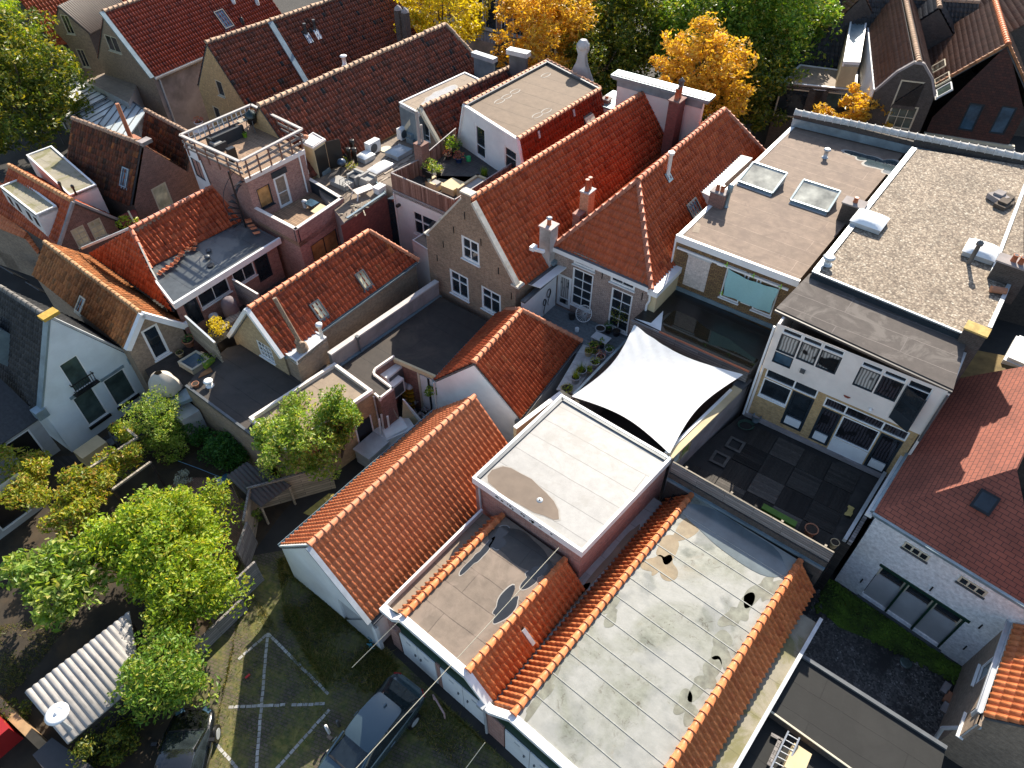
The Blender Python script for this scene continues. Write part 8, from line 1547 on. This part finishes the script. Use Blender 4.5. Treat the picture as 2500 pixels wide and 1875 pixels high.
W3.build(T,B_TAN);W4=Wall(A3(*b[:2],0),A3(*(b+nn2*6)[:2],0));W4.out=[(0,0),(6,0),(6,6),(0,zr-.1)];W4.build(T,B_TAN,'gable_wall');mb=MB();q_=[a-d*.6+nn2*.12+UP*.0,b+d*.25+nn2*.12,b+d*.25+nn2*5+UP*4.6,a-d*.6+nn2*5+UP*4.6];slope(mb,q_,.25,.34,PROF_ROLL,1.0,.035,.002);under(mb,q_);obj('roof',mb,[T_ORANGE2,LEAD],T);gutter(T,a-nn2*.05-d*.3,b+d*.15-nn2*.05,ZINC,.1);pipe(T,[b-nn2*.02-UP*.1,b-nn2*.02-UP*.6,b+nn2*.35+d*.1-UP*.9,b-nn2*.3+d*.1-UP*2.2,b-nn2*.1+d*.3-UP*3.9],ZINC,.07)
# car park, garden
def gpoly(name,sigs,z,mat,uvaz=None):
 pts=[P(*s,0)*A3(1,1,0)+UP*z for s in sigs];mb=MB();ar=sum(pts[i][0]*pts[(i+1)%len(pts)][1]-pts[(i+1)%len(pts)][0]*pts[i][1]for i in range(len(pts)));mb.tri(pts if ar>0 else pts[::-1]);return struct(name,mb,mat,uvaz)
m,nt,b_=newmat('cobbles with grass');tc=nd(nt,'ShaderNodeTexCoord');bt=nd(nt,'ShaderNodeTexBrick');lk(nt,tc.outputs['UV'],bt.inputs['Vector'])
for k_,v_ in(('Color1',(.09,.068,.052,1)),('Color2',(.125,.096,.075,1)),('Mortar',(.05,.06,.02,1)),('Scale',1),('Brick Width',.21),('Row Height',.12),('Mortar Size',.016)):bt.inputs[k_].default_value=v_
gm=ramp(nt,noise(nt,.8,8,.72),[(.42,(0,0,0)),(.6,(.9,)*3)]);lk(nt,mix(nt,gm,mix(nt,1.0,bt.outputs[0],ramp(nt,noise(nt,3,6,.7),[(.3,(.6,)*3),(.7,(1.2,)*3)]),'MULTIPLY'),ramp(nt,noise(nt,4,5),[(.35,(.06,.085,.015)),(.65,(.2,.17,.045))])),b_.inputs['Base Color']);b_.inputs['Roughness'].default_value=.9;bump(nt,b_,bt.outputs['Fac'],.02,-.8);COBB=done('cobbles',m)
gpoly('parking_area',[('m',1000,2100),('m',1500,700),('n',0,-50),('n',300,-100),('n',2300,1800),('n',1500,2400)],.008,COBB,R(20))
rnd=random.Random(11);gb=MB()
def grass(mb,sigs,n_,h_=.16):
 pts=[P(*s,0)for s in sigs]
 for _ in range(n_):
  i=rnd.randrange(1,len(pts)-1);u_,v_=rnd.random(),rnd.random()
  if u_+v_>1:u_,v_=1-u_,1-v_
  p=pts[0]+(pts[i]-pts[0])*u_+(pts[i+1]-pts[0])*v_
  if math.sin(p[0]*2.3+1)+math.sin(p[1]*2.9)+rnd.gauss(0,.8)<-.4:continue
  a=rnd.uniform(0,6.28);w_=A3(math.cos(a),math.sin(a),0)*.014;l_=h_*rnd.uniform(.4,1.5);mb.add([p-w_,p+w_,p+A3(rnd.gauss(0,.5),rnd.gauss(0,.5),.7)*l_],[(0,1,2)])
grass(gb,[('n',250,-20),('n',380,-60),('n',700,400),('n',1180,800),('n',1050,1000),('n',640,1000),('n',300,450)],22000,.26);grass(gb,[('n',1400,980),('n',1800,1350),('n',2050,1580),('n',1650,1580),('n',1250,1300)],4500);grass(gb,[('n',0,150),('n',160,540),('n',610,1010),('n',650,1300),('n',200,1580),('n',-300,1580),('n',-100,700)],5200,.1)
grass(gb,[('m',0,480),('m',600,400),('m',200,900),('m',0,1100)],3500,.14)
L_GRASS=leafmat('dry and green grass',[(0,(.05,.08,.015)),(.5,(.12,.14,.025)),(.8,(.26,.2,.06)),(1,(.34,.25,.09))],.25);tag(obj('grass',gb,L_GRASS),'patchy dry grass growing through the car park cobbles','grass',None,'stuff')
mk=MB()
def blocks(a,b):
 a,b=P(*a,0),P(*b,0);d=flat(b-a);L_=float(np.linalg.norm(b-a));n=nrm(np.cross(UP,d));k=int(L_/.21)
 for i in range(k):
  if rnd.random()<.04:continue
  mk.obox(a+d*(i*L_/k)-n*.055+A3(rnd.gauss(0,.006),rnd.gauss(0,.006),.0),d*(L_/k*.86),n*.11,UP*(.012+rnd.random()*.006))
for a,b in((('n',170,540),('n',75,1640)),(('n',175,545),('n',640,1015)),(('n',-130,1108),('n',615,1085)),(('n',645,1130),('n',190,1640)),(('m',1545,1250),('m',1860,1620)),(('m',1840,740),('m',2060,550))):blocks(a,b)
mo=obj('parking_marks',mk,tilemat('white marking block',[(0,(.28,.27,.25)),(1,(.4,.39,.37))],.8),None,(0,0,0));mo['kind']='structure'
def car(label,c,yaw,paint):
 T=thing('parked_car',label,'car',c);fx=A3(math.sin(yaw),math.cos(yaw),0);fy=A3(-fx[1],fx[0],0);g=lambda x,y,z:c+fx*x+fy*y+UP*z
 st=[(-2.3,.62,.62,.8),(-2.22,.78,.5,.92),(-1.9,.86,.3,.98),(-1.2,.9,.26,.97),(0,.91,.25,.95),(1.0,.9,.26,.93),(1.35,.88,.27,.9),(1.9,.82,.3,.8),(2.2,.7,.38,.68),(2.3,.5,.45,.58)];rows=[]
 for x,w,zl,zt in st:
  h=zt-zl;half=[(0,zt+.02),(w*.5,zt+.015),(w*.82,zt-.02),(w*.96,zt-.1*h-.03),(w,zl+h*.5),(w*.97,zl+h*.2),(w*.85,zl)]
  rows.append([g(x,-y,z)for y,z in half[::-1]]+[g(x,y,z)for y,z in half[1:]])
 mb=MB();mb.grid(rows);mb.add(rows[0],[tuple(range(len(rows[0])))]);mb.add(rows[-1],[tuple(range(len(rows[0])))[::-1]]);bo=obj('body',mb,paint,T);sub=bo.modifiers.new('smooth','SUBSURF');sub.levels=sub.render_levels=2
 gs=[(-1.95,.66,.96,.97),(-1.25,.6,.95,1.37),(-.5,.6,.94,1.46),(.2,.59,.93,1.44),(.55,.58,.92,1.38),(1.4,.68,.9,.92)];rows=[]
 for i,(x,wt,zb,zt)in enumerate(gs):rows.append([g(x,s*y,z)for s,y,z in((-1,.82,zb-.03),(-1,wt+.04,zt-.06 if i in(1,2,3,4)else zt-.01),(-1,wt*.7,zt),(1,0,zt+.012),(1,wt*.7,zt),(1,wt+.04,zt-.06 if i in(1,2,3,4)else zt-.01),(1,.82,zb-.03))])
 mb=MB();mb.grid(rows);go=obj('windows',mb,CARGL,T);sub=go.modifiers.new('smooth','SUBSURF');sub.levels=sub.render_levels=2
 rows=[]
 for x,wt,zt in((-1.22,.56,1.385),(-.9,.58,1.445),(-.4,.6,1.485),(.15,.59,1.48),(.42,.57,1.44),(.6,.55,1.39)):rows.append([g(x,y*wt,zt-.05*abs(y)**3)for y in(-1.06,-.7,0,.7,1.06)])
 mb=MB();mb.grid(rows);o=obj('roof_panel',mb,paint,T);sub=o.modifiers.new('smooth','SUBSURF');sub.levels=sub.render_levels=2
 for s in(-1,1):
  mb=MB();mb.beam(g(1.38,s*.7,.93),g(.55,s*.62,1.4),.06,.05);mb.beam(g(-.25,s*.72,.95),g(-.3,s*.64,1.4),.07,.03);obj('pillar',mb,paint,T)
  mb=MB();mb.box(g(.95,s*1.0,.93),(.2,.12,.13),fx);obj('mirror',mb,BLACK,T);mb=MB();mb.beam(g(-.35,s*.915,.78),g(-.12,s*.915,.78),.03,.03);mb.beam(g(.75,s*.91,.77),g(.98,s*.91,.77),.03,.03);obj('door_handle',mb,paint,T)
  mb=MB();mb.beam(g(2.02,s*.62,.7),g(2.2,s*.36,.66),.16,.1);obj('headlight',mb,GLASSB,T);mb=MB();mb.beam(g(-2.12,s*.74,.84),g(-2.27,s*.5,.8),.1,.1);obj('tail_light',mb,plain('tail light red',(.3,.02,.02),.2,.1,3)if 'tail light red' not in MATS else MATS['tail light red'],T)
  for x in(-1.35,1.38):mb=MB();mb.tube(g(x,s*.72,.32),g(x,s*.93,.32),.32,.32,20);wo=obj('wheel',mb,BLACK,T);mb=MB();mb.tube(g(x,s*.93,.32),g(x,s*.94,.32),.2,.2,12);obj('rim',mb,ZINC,wo)
 mb=MB();mb.beam(g(1.36,-.62,.955),g(1.36,.62,.955),.05,.04);obj('wiper_panel',mb,BLACK,T);mb=MB();mb.box(g(-.95,0,1.45),(.05,.14,.07),fx);obj('antenna_fin',mb,paint,T);return T
CARGL=glassmat('car glass',(.012,.016,.018),.02);CARP=plain('grey teal car paint',(.075,.115,.135),.22,.06,.6,.55,spec=.7);CARB=plain('black car paint',(.008,.009,.01),.15,.1,.6,.2,spec=.7)
for m_ in(CARP,CARB):m_.node_tree.nodes['Principled BSDF'].inputs['Coat Weight'].default_value=.8
car('grey teal saloon car parked against the green garage doors',A3(-5.13,8.72,0),math.atan2(-.58,-.815),CARP);car('black car in the bushes at the bottom edge',P('m',1400,1640,.5)*A3(1,1,0),math.atan2(.62,.78)+math.pi*.0-.75,CARB)
for lab,s_,h_,m_ in(('white bollard beside the grey teal car',('n',645,1310),.75,PAINT),('short grey post behind the white bollard',('n',722,1255),.5,LEAD)):mb=MB();mb.lathe(P(*s_,0),[(.06,0),(.06,h_),(.03,h_+.03)],10);simple('bollard',lab,'bollard',mb,m_)
mb=MB();a,b=P('n',1450,1040,.15),P('n',1530,1160,.5);mb.path([a*A3(1,1,0),a+UP*.3,b,b*A3(1,1,0)],.035,8);simple('hoop_barrier','low red and white hoop barrier by the garage doors','barrier',mb,plain('red white paint',(.55,.35,.33),.5,.3,6))
for lab,a,b in(('thin pale cable hanging above the grass and the car',P('n',790,1650,5.0),P('o',520,-120,7.0)),('short yellow cable end over the grass',P('n',820,805,2.5),P('n',1180,448,4.2)),('cable running down past the wide garage front',P('n',1700,1580,2.5),P('n',1845,1385,3.2))):mb=MB();mb.tube(a,b,.012,.012,5);simple('cable',lab,'cable',mb,CREAM)
mb=MB();mb.slab([P('n',-10,880,.06),P('n',25,850,.06),P('n',35,860,.06),P('n',0,890,.06)],.04);simple('litter','small red and white packet on the grass','litter',mb,plain('red packet',(.6,.04,.04),.5,.1,3));mb=MB();leaves(mb,P('n',985,600,.3),A3(.3,.3,.2),30,.2,.4,3,.1);simple('litter_bag','crumpled blue green plastic bag by the white shed corner','bag',mb,plain('blue plastic',(.06,.3,.38),.4,.3,4))
mb=MB();mb.slab([P('j',445,1270,.9),P('j',520,1300,.9),P('j',720,1130,1.0),P('j',640,1120,1.0)],.05);simple('yellow_board','mottled yellow board leaning along the shed gutter','board',mb,plain('mottled yellow',(.36,.27,.06),.7,.4,3))
gpoly('garden_soil',[('m',-600,1600),('m',1000,2000),('m',1560,700),('n',0,0),('j',260,1300),('j',600,900),('i',1900,700),('i',1200,300),('i',0,600),('i',-800,900)],.006,plain('dark garden soil',(.045,.034,.022),.95,.5,1.2,dirt=(.1,.06,.025),dirt_amt=.6))
gpoly('brick_path',[('i',900,1370),('i',860,1250),('i',1250,1080),('i',1480,1000),('i',1700,1000),('i',1960,1250),('i',1930,1560),('m',1500,100),('m',1000,0)],.012,brick('red brown paving',(.24,.12,.085),(.17,.085,.06),(.06,.05,.035),(.07,.06,.03),.4,.22,.075));gpoly('timber_patio',[('i',280,850),('i',560,830),('i',1050,540),('i',1120,690),('i',560,980),('i',430,1000)],.014,WOODDK)
def corr(name,label,sigs,z,mat,tw=.2,amp=1.2,wall=True):
 q_=[P(*s,z_)for s,z_ in zip(sigs,z)];mb=MB();slope(mb,q_,tw,9,PROF_COR,amp,0);T=thing(name,label,'shed',sum(q_)/4*A3(1,1,0));obj('corrugated_roof',mb,mat,T);c_=sum(q_)/4
 if wall:mb=MB();mb.extr([p+(c_-p)*.08-UP*.06 for p in q_],0);obj('wall',mb,WOODDK,T)
 else:
  for p in q_:mb=MB();p2=p+(c_-p)*.1;mb.box(p2*A3(1,1,0),(.09,.09,p2[2]-.08));obj('post',mb,WOODL,T)
 return T
CG=plain('corrugated fibre cement',(.36,.34,.32),.75,.25,1.5,dirt=(.12,.12,.12),dirt_amt=.7)
sp=[P('m',190,1000,2.2),P('m',520,1400,2.0)];corr('corrugated_shed','garden shed with a pale corrugated sheet roof under the leafy tree',(('m',520,1400),('m',1090,905),('m',1000,370),('m',190,1000)),(2.0,2.0,2.2,2.2),CG,.24,1.4);corr('lean_to','small dark slatted lean-to roof by the brick path',(('i',2010,1230),('i',2250,1060),('i',1900,880),('i',1745,990)),(1.5,1.5,1.7,1.7),plain('dark corrugated',(.09,.082,.078),.7,.3,2),.2,1.2,False)
lb,lh=P('m',740,1430,0),3.7;T=thing('street_lamp','street lamp with a round pale dished head above the corrugated shed','street lamp',lb);mb=MB();mb.tube(lb,lb+UP*lh,.07,.05,10);obj('pole',mb,ZINC,T);hc=P('m',442,1165,lh+.1);mb=MB();mb.tube(lb+UP*lh,hc,.04,.04,8);obj('arm',mb,ZINC,T)if np.linalg.norm(hc-lb-UP*lh)>.2 else None;mb=MB();mb.lathe(hc,[(.1,-.1),(.36,-.02),(.38,.04),(.3,.09),(.2,.1),(.18,.08),(.06,.08),(.05,.14),(.01,.15)],24);obj('lamp_head',mb,PAINT,T)
for i,(a,b,h,m_)in enumerate(((P('j',90,1250,0),P('j',690,1080,0),1.7,WOODL),(P('j',70,1500,0),P('j',110,1270,0),1.8,WOODL),(P('n',130,130,0),P('n',-230,480,0),1.5,WOODG),(P('n',20,60,0),P('j',90,1510,0),1.7,WOODG),(P('m',1900,360,0),P('m',1560,690,0),.9,WOODG))):panel_fence(['pale board fence along the lane beside the orange roofed shed','lattice topped gate panel at the bend of lane fence','grey fence at the foot of the big yellow green tree','short grey fence link beside the lane gate','low weathered fence under the overhanging leaves'][i],a,b,h,m_,WOODG)
T=thing('pergola','timber pergola frame overgrown with vines beside the white gable house','pergola',P('i',800,900,0));rail_=[P('i',560,1010,2.3),P('i',1060,690,2.3),P('i',960,610,2.3)]
for p in(P('i',870,1090,2.2),P('i',1160,880,2.2),P('i',1030,650,2.2),P('i',600,1000,2.2)):mb=MB();mb.box(p*A3(1,1,0),(.1,.1,2.2));obj('post',mb,WOODDK,T)
for a,b in((rail_[0],rail_[1]),(rail_[1],rail_[2]),(P('i',870,1090,2.3),P('i',1160,880,2.3))):mb=MB();mb.beam(a,b,.1,.1);obj('beam',mb,WOODL,T)
mb=MB();rnd=random.Random(4)
for a,b,k in((('i',540,1060),('i',1000,760),26),(('i',870,560),('i',1010,660),8),(('i',420,1120),('i',700,1080),16),(('i',420,1260),('i',720,1230),18)):
 a,b=P(*a,2.3),P(*b,2.3)
 for i in range(k):p=a+(b-a)*rnd.random()+A3(rnd.gauss(0,.3),rnd.gauss(0,.3),rnd.uniform(-.9,.2));leaves(mb,p,A3(.42,.42,.3),110,.2,.6,None,.3)
simple('climbing_vine','rusty green vine sprawling over the pergola','climbing plant',mb,L_RUST);mb=MB()
for i in range(60):p=P('i',rnd.uniform(-20,330),rnd.uniform(780,1200),rnd.uniform(.8,2.4));leaves(mb,p,A3(.45,.45,.34),100,.18,.5,None,.3)
mb.tube(P('i',150,1000,0),P('i',150,1000,2),.07);simple('hedge','tall clipped vine hedge against the left white outhouse','hedge',mb,L_RUST)
def shrub(name,label,s_,z,rad,m_,n_,lf,size,seed,cat='shrub',cl=.42):c_=P(*s_,z);T_=thing(name,label,cat,c_*A3(1,1,0));mb=MB();crown(mb,c_,rad,n_,lf,size,cl,seed,.5,-.8);obj('foliage',mb,m_,T_);mb=MB();[mb.tube(c_*A3(1,1,0),c_+A3(dx,dy,0),.03,.015,5)for dx,dy in((0,0),(.2,.1),(-.2,.05))];obj('stem',mb,BARK,T_);return T_
shrub('round_bush','round deep green clipped bush beside the dark felt roof wall',('i',1780,760),.9,(1.05,1.05,.9),L_DEEP,70,110,.14,61);shrub('hydrangea','hydrangea with pale yellow flower heads near the dark roof',('i',1500,640),.9,(.9,.8,.7),L_DEEP,22,70,.14,62);
T_=thing('hydrangea_flowers','cluster of pale yellow hydrangea flower heads','flowers',P('i',1420,640,0));mb=MB()
for s_ in((1430,540),(1440,590),(1395,660),(1410,690),(1430,650),(1380,690),(1440,780),(1420,740)):leaves(mb,P('i',*s_,1.5),A3(.13,.13,.12),26,.07,.5,s_[0],.4)
obj('flower_heads',mb,L_PALE,T_);shrub('white_leaf_shrub','silvery white leaved shrub at the brick path edge',('i',1400,1010),.4,(.45,.4,.35),plain('silver leaf',(.4,.42,.33),.6,.3,5),12,60,.1,63);shrub('fence_shrub','small light green shrub against the lane fence',('i',1930,1300),.7,(.3,.5,.6),L_GREEN,12,50,.13,64);shrub('dark_bush','dark glossy bush between the street lamp and black car',('m',800,1350),.9,(1.0,1.0,.9),L_OLIVE,30,80,.13,65);shrub('corner_bush','low green bush with blue flowers by the corrugated shed corner',('m',80,1180),.5,(.6,.8,.5),L_OLIVE,16,60,.12,66)
shrub('pale_shrub','tall upright shrub of small pale leaves beside white gable house',('i',1220,620),1.7,(1.2,1.2,1.9),L_PALE,110,80,.12,67,'shrub',.26)
mb=MB();c_=P('i',1710,1050,0);mb.lathe(c_,[(.17,0),(.16,.28),(.1,.3)],12);mb.tube(c_+UP*.12,c_+UP*.3-NX*.4,.025,.02,6);simple('watering_can','white watering can beside the lean-to','watering can',mb,PAINT);mb=MB();mb.lathe(P('i',1760,1025,0),[(.2,0),(.24,.3)],12);simple('bucket','blue bucket next to the white watering can','bucket',mb,plain('blue bucket',(.03,.12,.2),.5,.1,3));mb=MB();mb.path([P('i',1375,870,1.0),P('i',1550,935,.85),P('i',1735,1010,.9)],.012,5);simple('washing_line','blue washing line over the brick path','washing line',mb,plain('blue line',(.1,.25,.4),.6,.1,3))
mb=MB();mb.box(P('i',740,830,0),(.8,1.3,.72),flat(P('i',800,790,0)-P('i',660,890,0)));simple('patio_table','grey covered table on the timber patio','table',mb,W_CREAM);mb=MB();o=P('i',880,740,0);mb.path([o,o+UP*.5,o+UP*.9+AX*.1,o+UP*.9+NX*.45,o+UP*.45+NX*.45,o+NX*.5],.025,6);mb.box(o+NX*.22+UP*.42,(.5,.5,.05));simple('patio_chair','dark chair with pale arm on the timber patio','chair',mb,LEAD)
mb=MB();mb.obox(P('i',880,1330,.02),P('i',990,1250,.02)-P('i',880,1330,.02),NX*.45,UP*.42);simple('garden_bench','brown timber bench on the brick path','bench',mb,plain('brown bench',(.3,.15,.06),.6,.2,4));mb=MB();c_=P('i',1050,1180,.05)
for r_ in(.5,.38,.22):mb.path([c_+A3(r_*math.cos(a*.4),r_*math.sin(a*.4),.02)for a in range(17)],.02,5)
simple('iron_grille','round ornamental iron grille on the brick path','grille',mb,BLACK)
gl=plain('rusty brick wall',(.42,.26,.13),.85,.3,2)
mb=MB();a,b=P('m',-150,1000,.8),P('m',300,1440,.8);mb.obox(a*A3(1,1,0),b-a,nrm(np.cross(UP,b-a))*.3,UP*.8);simple('garden_wall','low tan brick wall at the bottom left corner','wall',mb,gl);mb=MB();mb.box(P('m',-40,1420,0),(1.1,1.6,1.1));simple('red_container','red lidded container at the bottom left corner','bin',mb,plain('red plastic',(.35,.02,.02),.4,.1,3));mb=MB();mb.extr([P('m',250,1480,1.4),P('m',400,1345,1.4),P('m',700,1560,1.4),P('m',500,1800,1.4)],0);simple('dark_bin_store','dark flat topped bin store below the corrugated shed','bin store',mb,DARKP)
BIG=[tree('yellow_green_tree','broad yellow green garden tree beside the brick path',P('i',1300,1480,0)+A3(0,.4,0),3.9,(2.5,2.3,1.4),L_YG,170,140,.19,.16,5,flat_=.9,cl=.3,ctr=P('i',1270,1470,2.5)),tree('large_leaf_tree','pale large leaved tree left of the yellow green one',P('m',500,260,0),3.6,(1.9,1.5,1.2),L_PALE,60,64,.3,.14,6,flat_=.9,cl=.34,ctr=P('m',470,130,2.4)),tree('yellow_shrub_tree','right hand spreading crown of yellow leaves above the low fence',P('m',1500,380,0),3.4,(1.9,1.5,1.2),L_YG,80,90,.18,.13,7,flat_=.9,cl=.32,ctr=P('m',1500,210,2.3)),tree('glossy_tree','dense glossy green tree overhanging the corrugated shed',P('m',1250,1000,0),3.2,(1.35,1.35,1.5),L_GREEN,60,100,.17,.12,8,cl=.36,ctr=P('m',1270,850,2.1))]
tree('lane_tree','airy light green tree growing in front of the tan flat roof',P('j',400,960,0),5.4,(1.75,1.75,1.85),L_PALE,130,95,.18,.11,9,cl=.25,ctr=P('j',420,720,2.9),flat_=.6);tree('lane_tree','narrow darker green tree just right of the airy one',P('j',720,900,0),5.8,(.8,.8,1.75),L_GREEN,60,90,.16,.08,10,cl=.34,ctr=P('j',730,560,3.4))
tree('left_edge_tree','tall olive and golden tree at the left edge',P('a',150,900,0),11,(4.6,4.6,5.0),L_OLIVE,210,90,.36,.3,12,cl=.2,ctr=P('a',120,700,5.5));tree('left_edge_tree','upper left tree with yellow tips at the frame edge',P('a',-100,450,0),11,(3.0,3.0,4.0),L_YG,90,80,.36,.25,13,cl=.22,ctr=P('a',-20,330,6))
TR_=[('golden_tree','golden yellow tree in front of the arched town doorway',('b',1510,130),6.5,(4.0,3.6,4.2),L_YEL,120,90),('golden_tree','orange gold tree left of the big green canopy',('c',470,290),6,(3.9,3.8,4.4),L_GOLD,150,90),('green_tree','large olive green tree in the middle of the back row',('c',1030,180),6,(5.2,4.6,5.2),L_OLIVE,190,95),('green_tree','tall yellow tipped tree behind the row at the top edge',('c',1100,-40),7,(5.5,4,4.5),L_YG,130,90),('green_tree','bright green tree above the orange gold one on the right',('c',1700,180),7,(4.6,4,4.8),L_GREEN,170,95),('golden_tree','orange gold tree behind the hip roofed house',('c',1590,640),6,(3.5,3.2,4.2),L_GOLD,130,90),('green_tree','big drooping green tree beside the white narrow house',('d',250,260),6.5,(4.8,4.4,5.6),L_GREEN,230,95),('green_tree','dark low green tree beneath the drooping one',('d',60,700),4,(3.6,3.2,4.0),L_OLIVE,110,90),('golden_tree','small golden tree behind the tile capped parapet',('d',1020,900),5,(2.9,1.7,2.2),L_GOLD,60,80),('green_tree','shaded green tree low between golden trees',('c',780,560),4,(3.4,3,3.4),L_OLIVE,90,90)]
for i,(nm,lab,s_,z_,rad,m_,n_,lf)in enumerate(TR_):c_=P(*s_,z_);tree(nm,lab,c_*A3(1,1,0),10,rad,m_,n_,lf,.36,.28,30+i,'trees along the back street',cl=.2,ctr=c_,droop=.35 if m_ in(L_GREEN,L_OLIVE)else .1)
g=MB();g.poly([A3(-160,-60,0),A3(160,-60,0),A3(160,260,0),A3(-160,260,0)]);
GROUND=plain('dark paving',(.04,.036,.032),.9,.4,.6)
struct('ground',g,GROUND)
for i,(sg,z_,rz,w_,L_,m_)in enumerate(((('d',1560,60),9.5,20,4.5,16,T_SLATE),(('d',2330,130),9.0,15,4.5,14,T_DUSK),(('d',980,-40),9.5,-8,4.0,12,T_DUSK),(('a',60,-120),9.0,38,4.0,14,T_RED),(('d',420,-60),9.0,100,4.0,14,T_SLATE))):
 a_=P(*sg,z_);ax_=A3(math.sin(R(rz)),math.cos(R(rz)),0)
 T=thing('back_street_house',['dark slate roofed house between the rounded gable and big brown roof','brown roofed house at the top right edge','brown roofed house behind the narrow house at the top edge','red roofed house at the upper left edge','dark slate house behind the green trees at the top edge'][i],'house',a_*A3(1,1,0),'houses along the back street');nx_=A3(ax_[1],-ax_[0],0);e=5.0
 l0,r0=a_-nx_*w_+UP*(e-z_),a_+nx_*w_+UP*(e-z_);mb=MB();mb.extr([p-UP*.1 for p in(l0,r0,r0+ax_*L_,l0+ax_*L_)],0);g_=[l0-UP*.1,r0-UP*.1,a_-UP*.1];mb.poly(g_);obj('wall',mb,B_DARK,T)
 mb=MB();slope(mb,[r0,r0+ax_*L_,a_+ax_*L_,a_],.3,.4);slope(mb,[l0+ax_*L_,l0,a_,a_+ax_*L_],.3,.4);obj('roof',mb,m_,T);mb=MB();caps(mb,a_,a_+ax_*L_,.16,.5);obj('ridge_tiles',mb,C_OLD,T)
SUN_EL,SUN_AZ=R(34),R(19)
w=bpy.data.worlds.new('World');scene.world=w;w.use_nodes=True;nt=w.node_tree
sk=nt.nodes.new('ShaderNodeTexSky');sk.sky_type='NISHITA';sk.sun_disc=False;sk.dust_density=1.0;sk.ozone_density=.5;sk.sun_elevation=SUN_EL;sk.sun_rotation=SUN_AZ
nt.links.new(sk.outputs[0],nt.nodes['Background'].inputs[0]);nt.nodes['Background'].inputs[1].default_value=.11
sd=bpy.data.lights.new('sun','SUN');sd.energy=5.0;sd.angle=R(.53);sd.color=(1,.91,.77)
so=bpy.data.objects.new('sun',sd);COL.objects.link(so)
dirv=Vector((math.sin(SUN_AZ)*math.cos(SUN_EL),math.cos(SUN_AZ)*math.cos(SUN_EL),math.sin(SUN_EL)))
so.rotation_euler=dirv.to_track_quat('Z','Y').to_euler();so.location=(0,0,60)
scene.view_settings.view_transform='Standard';scene.view_settings.look='None';scene.view_settings.exposure=1.0;scene.view_settings.gamma=1
scene.cycles.max_bounces=6
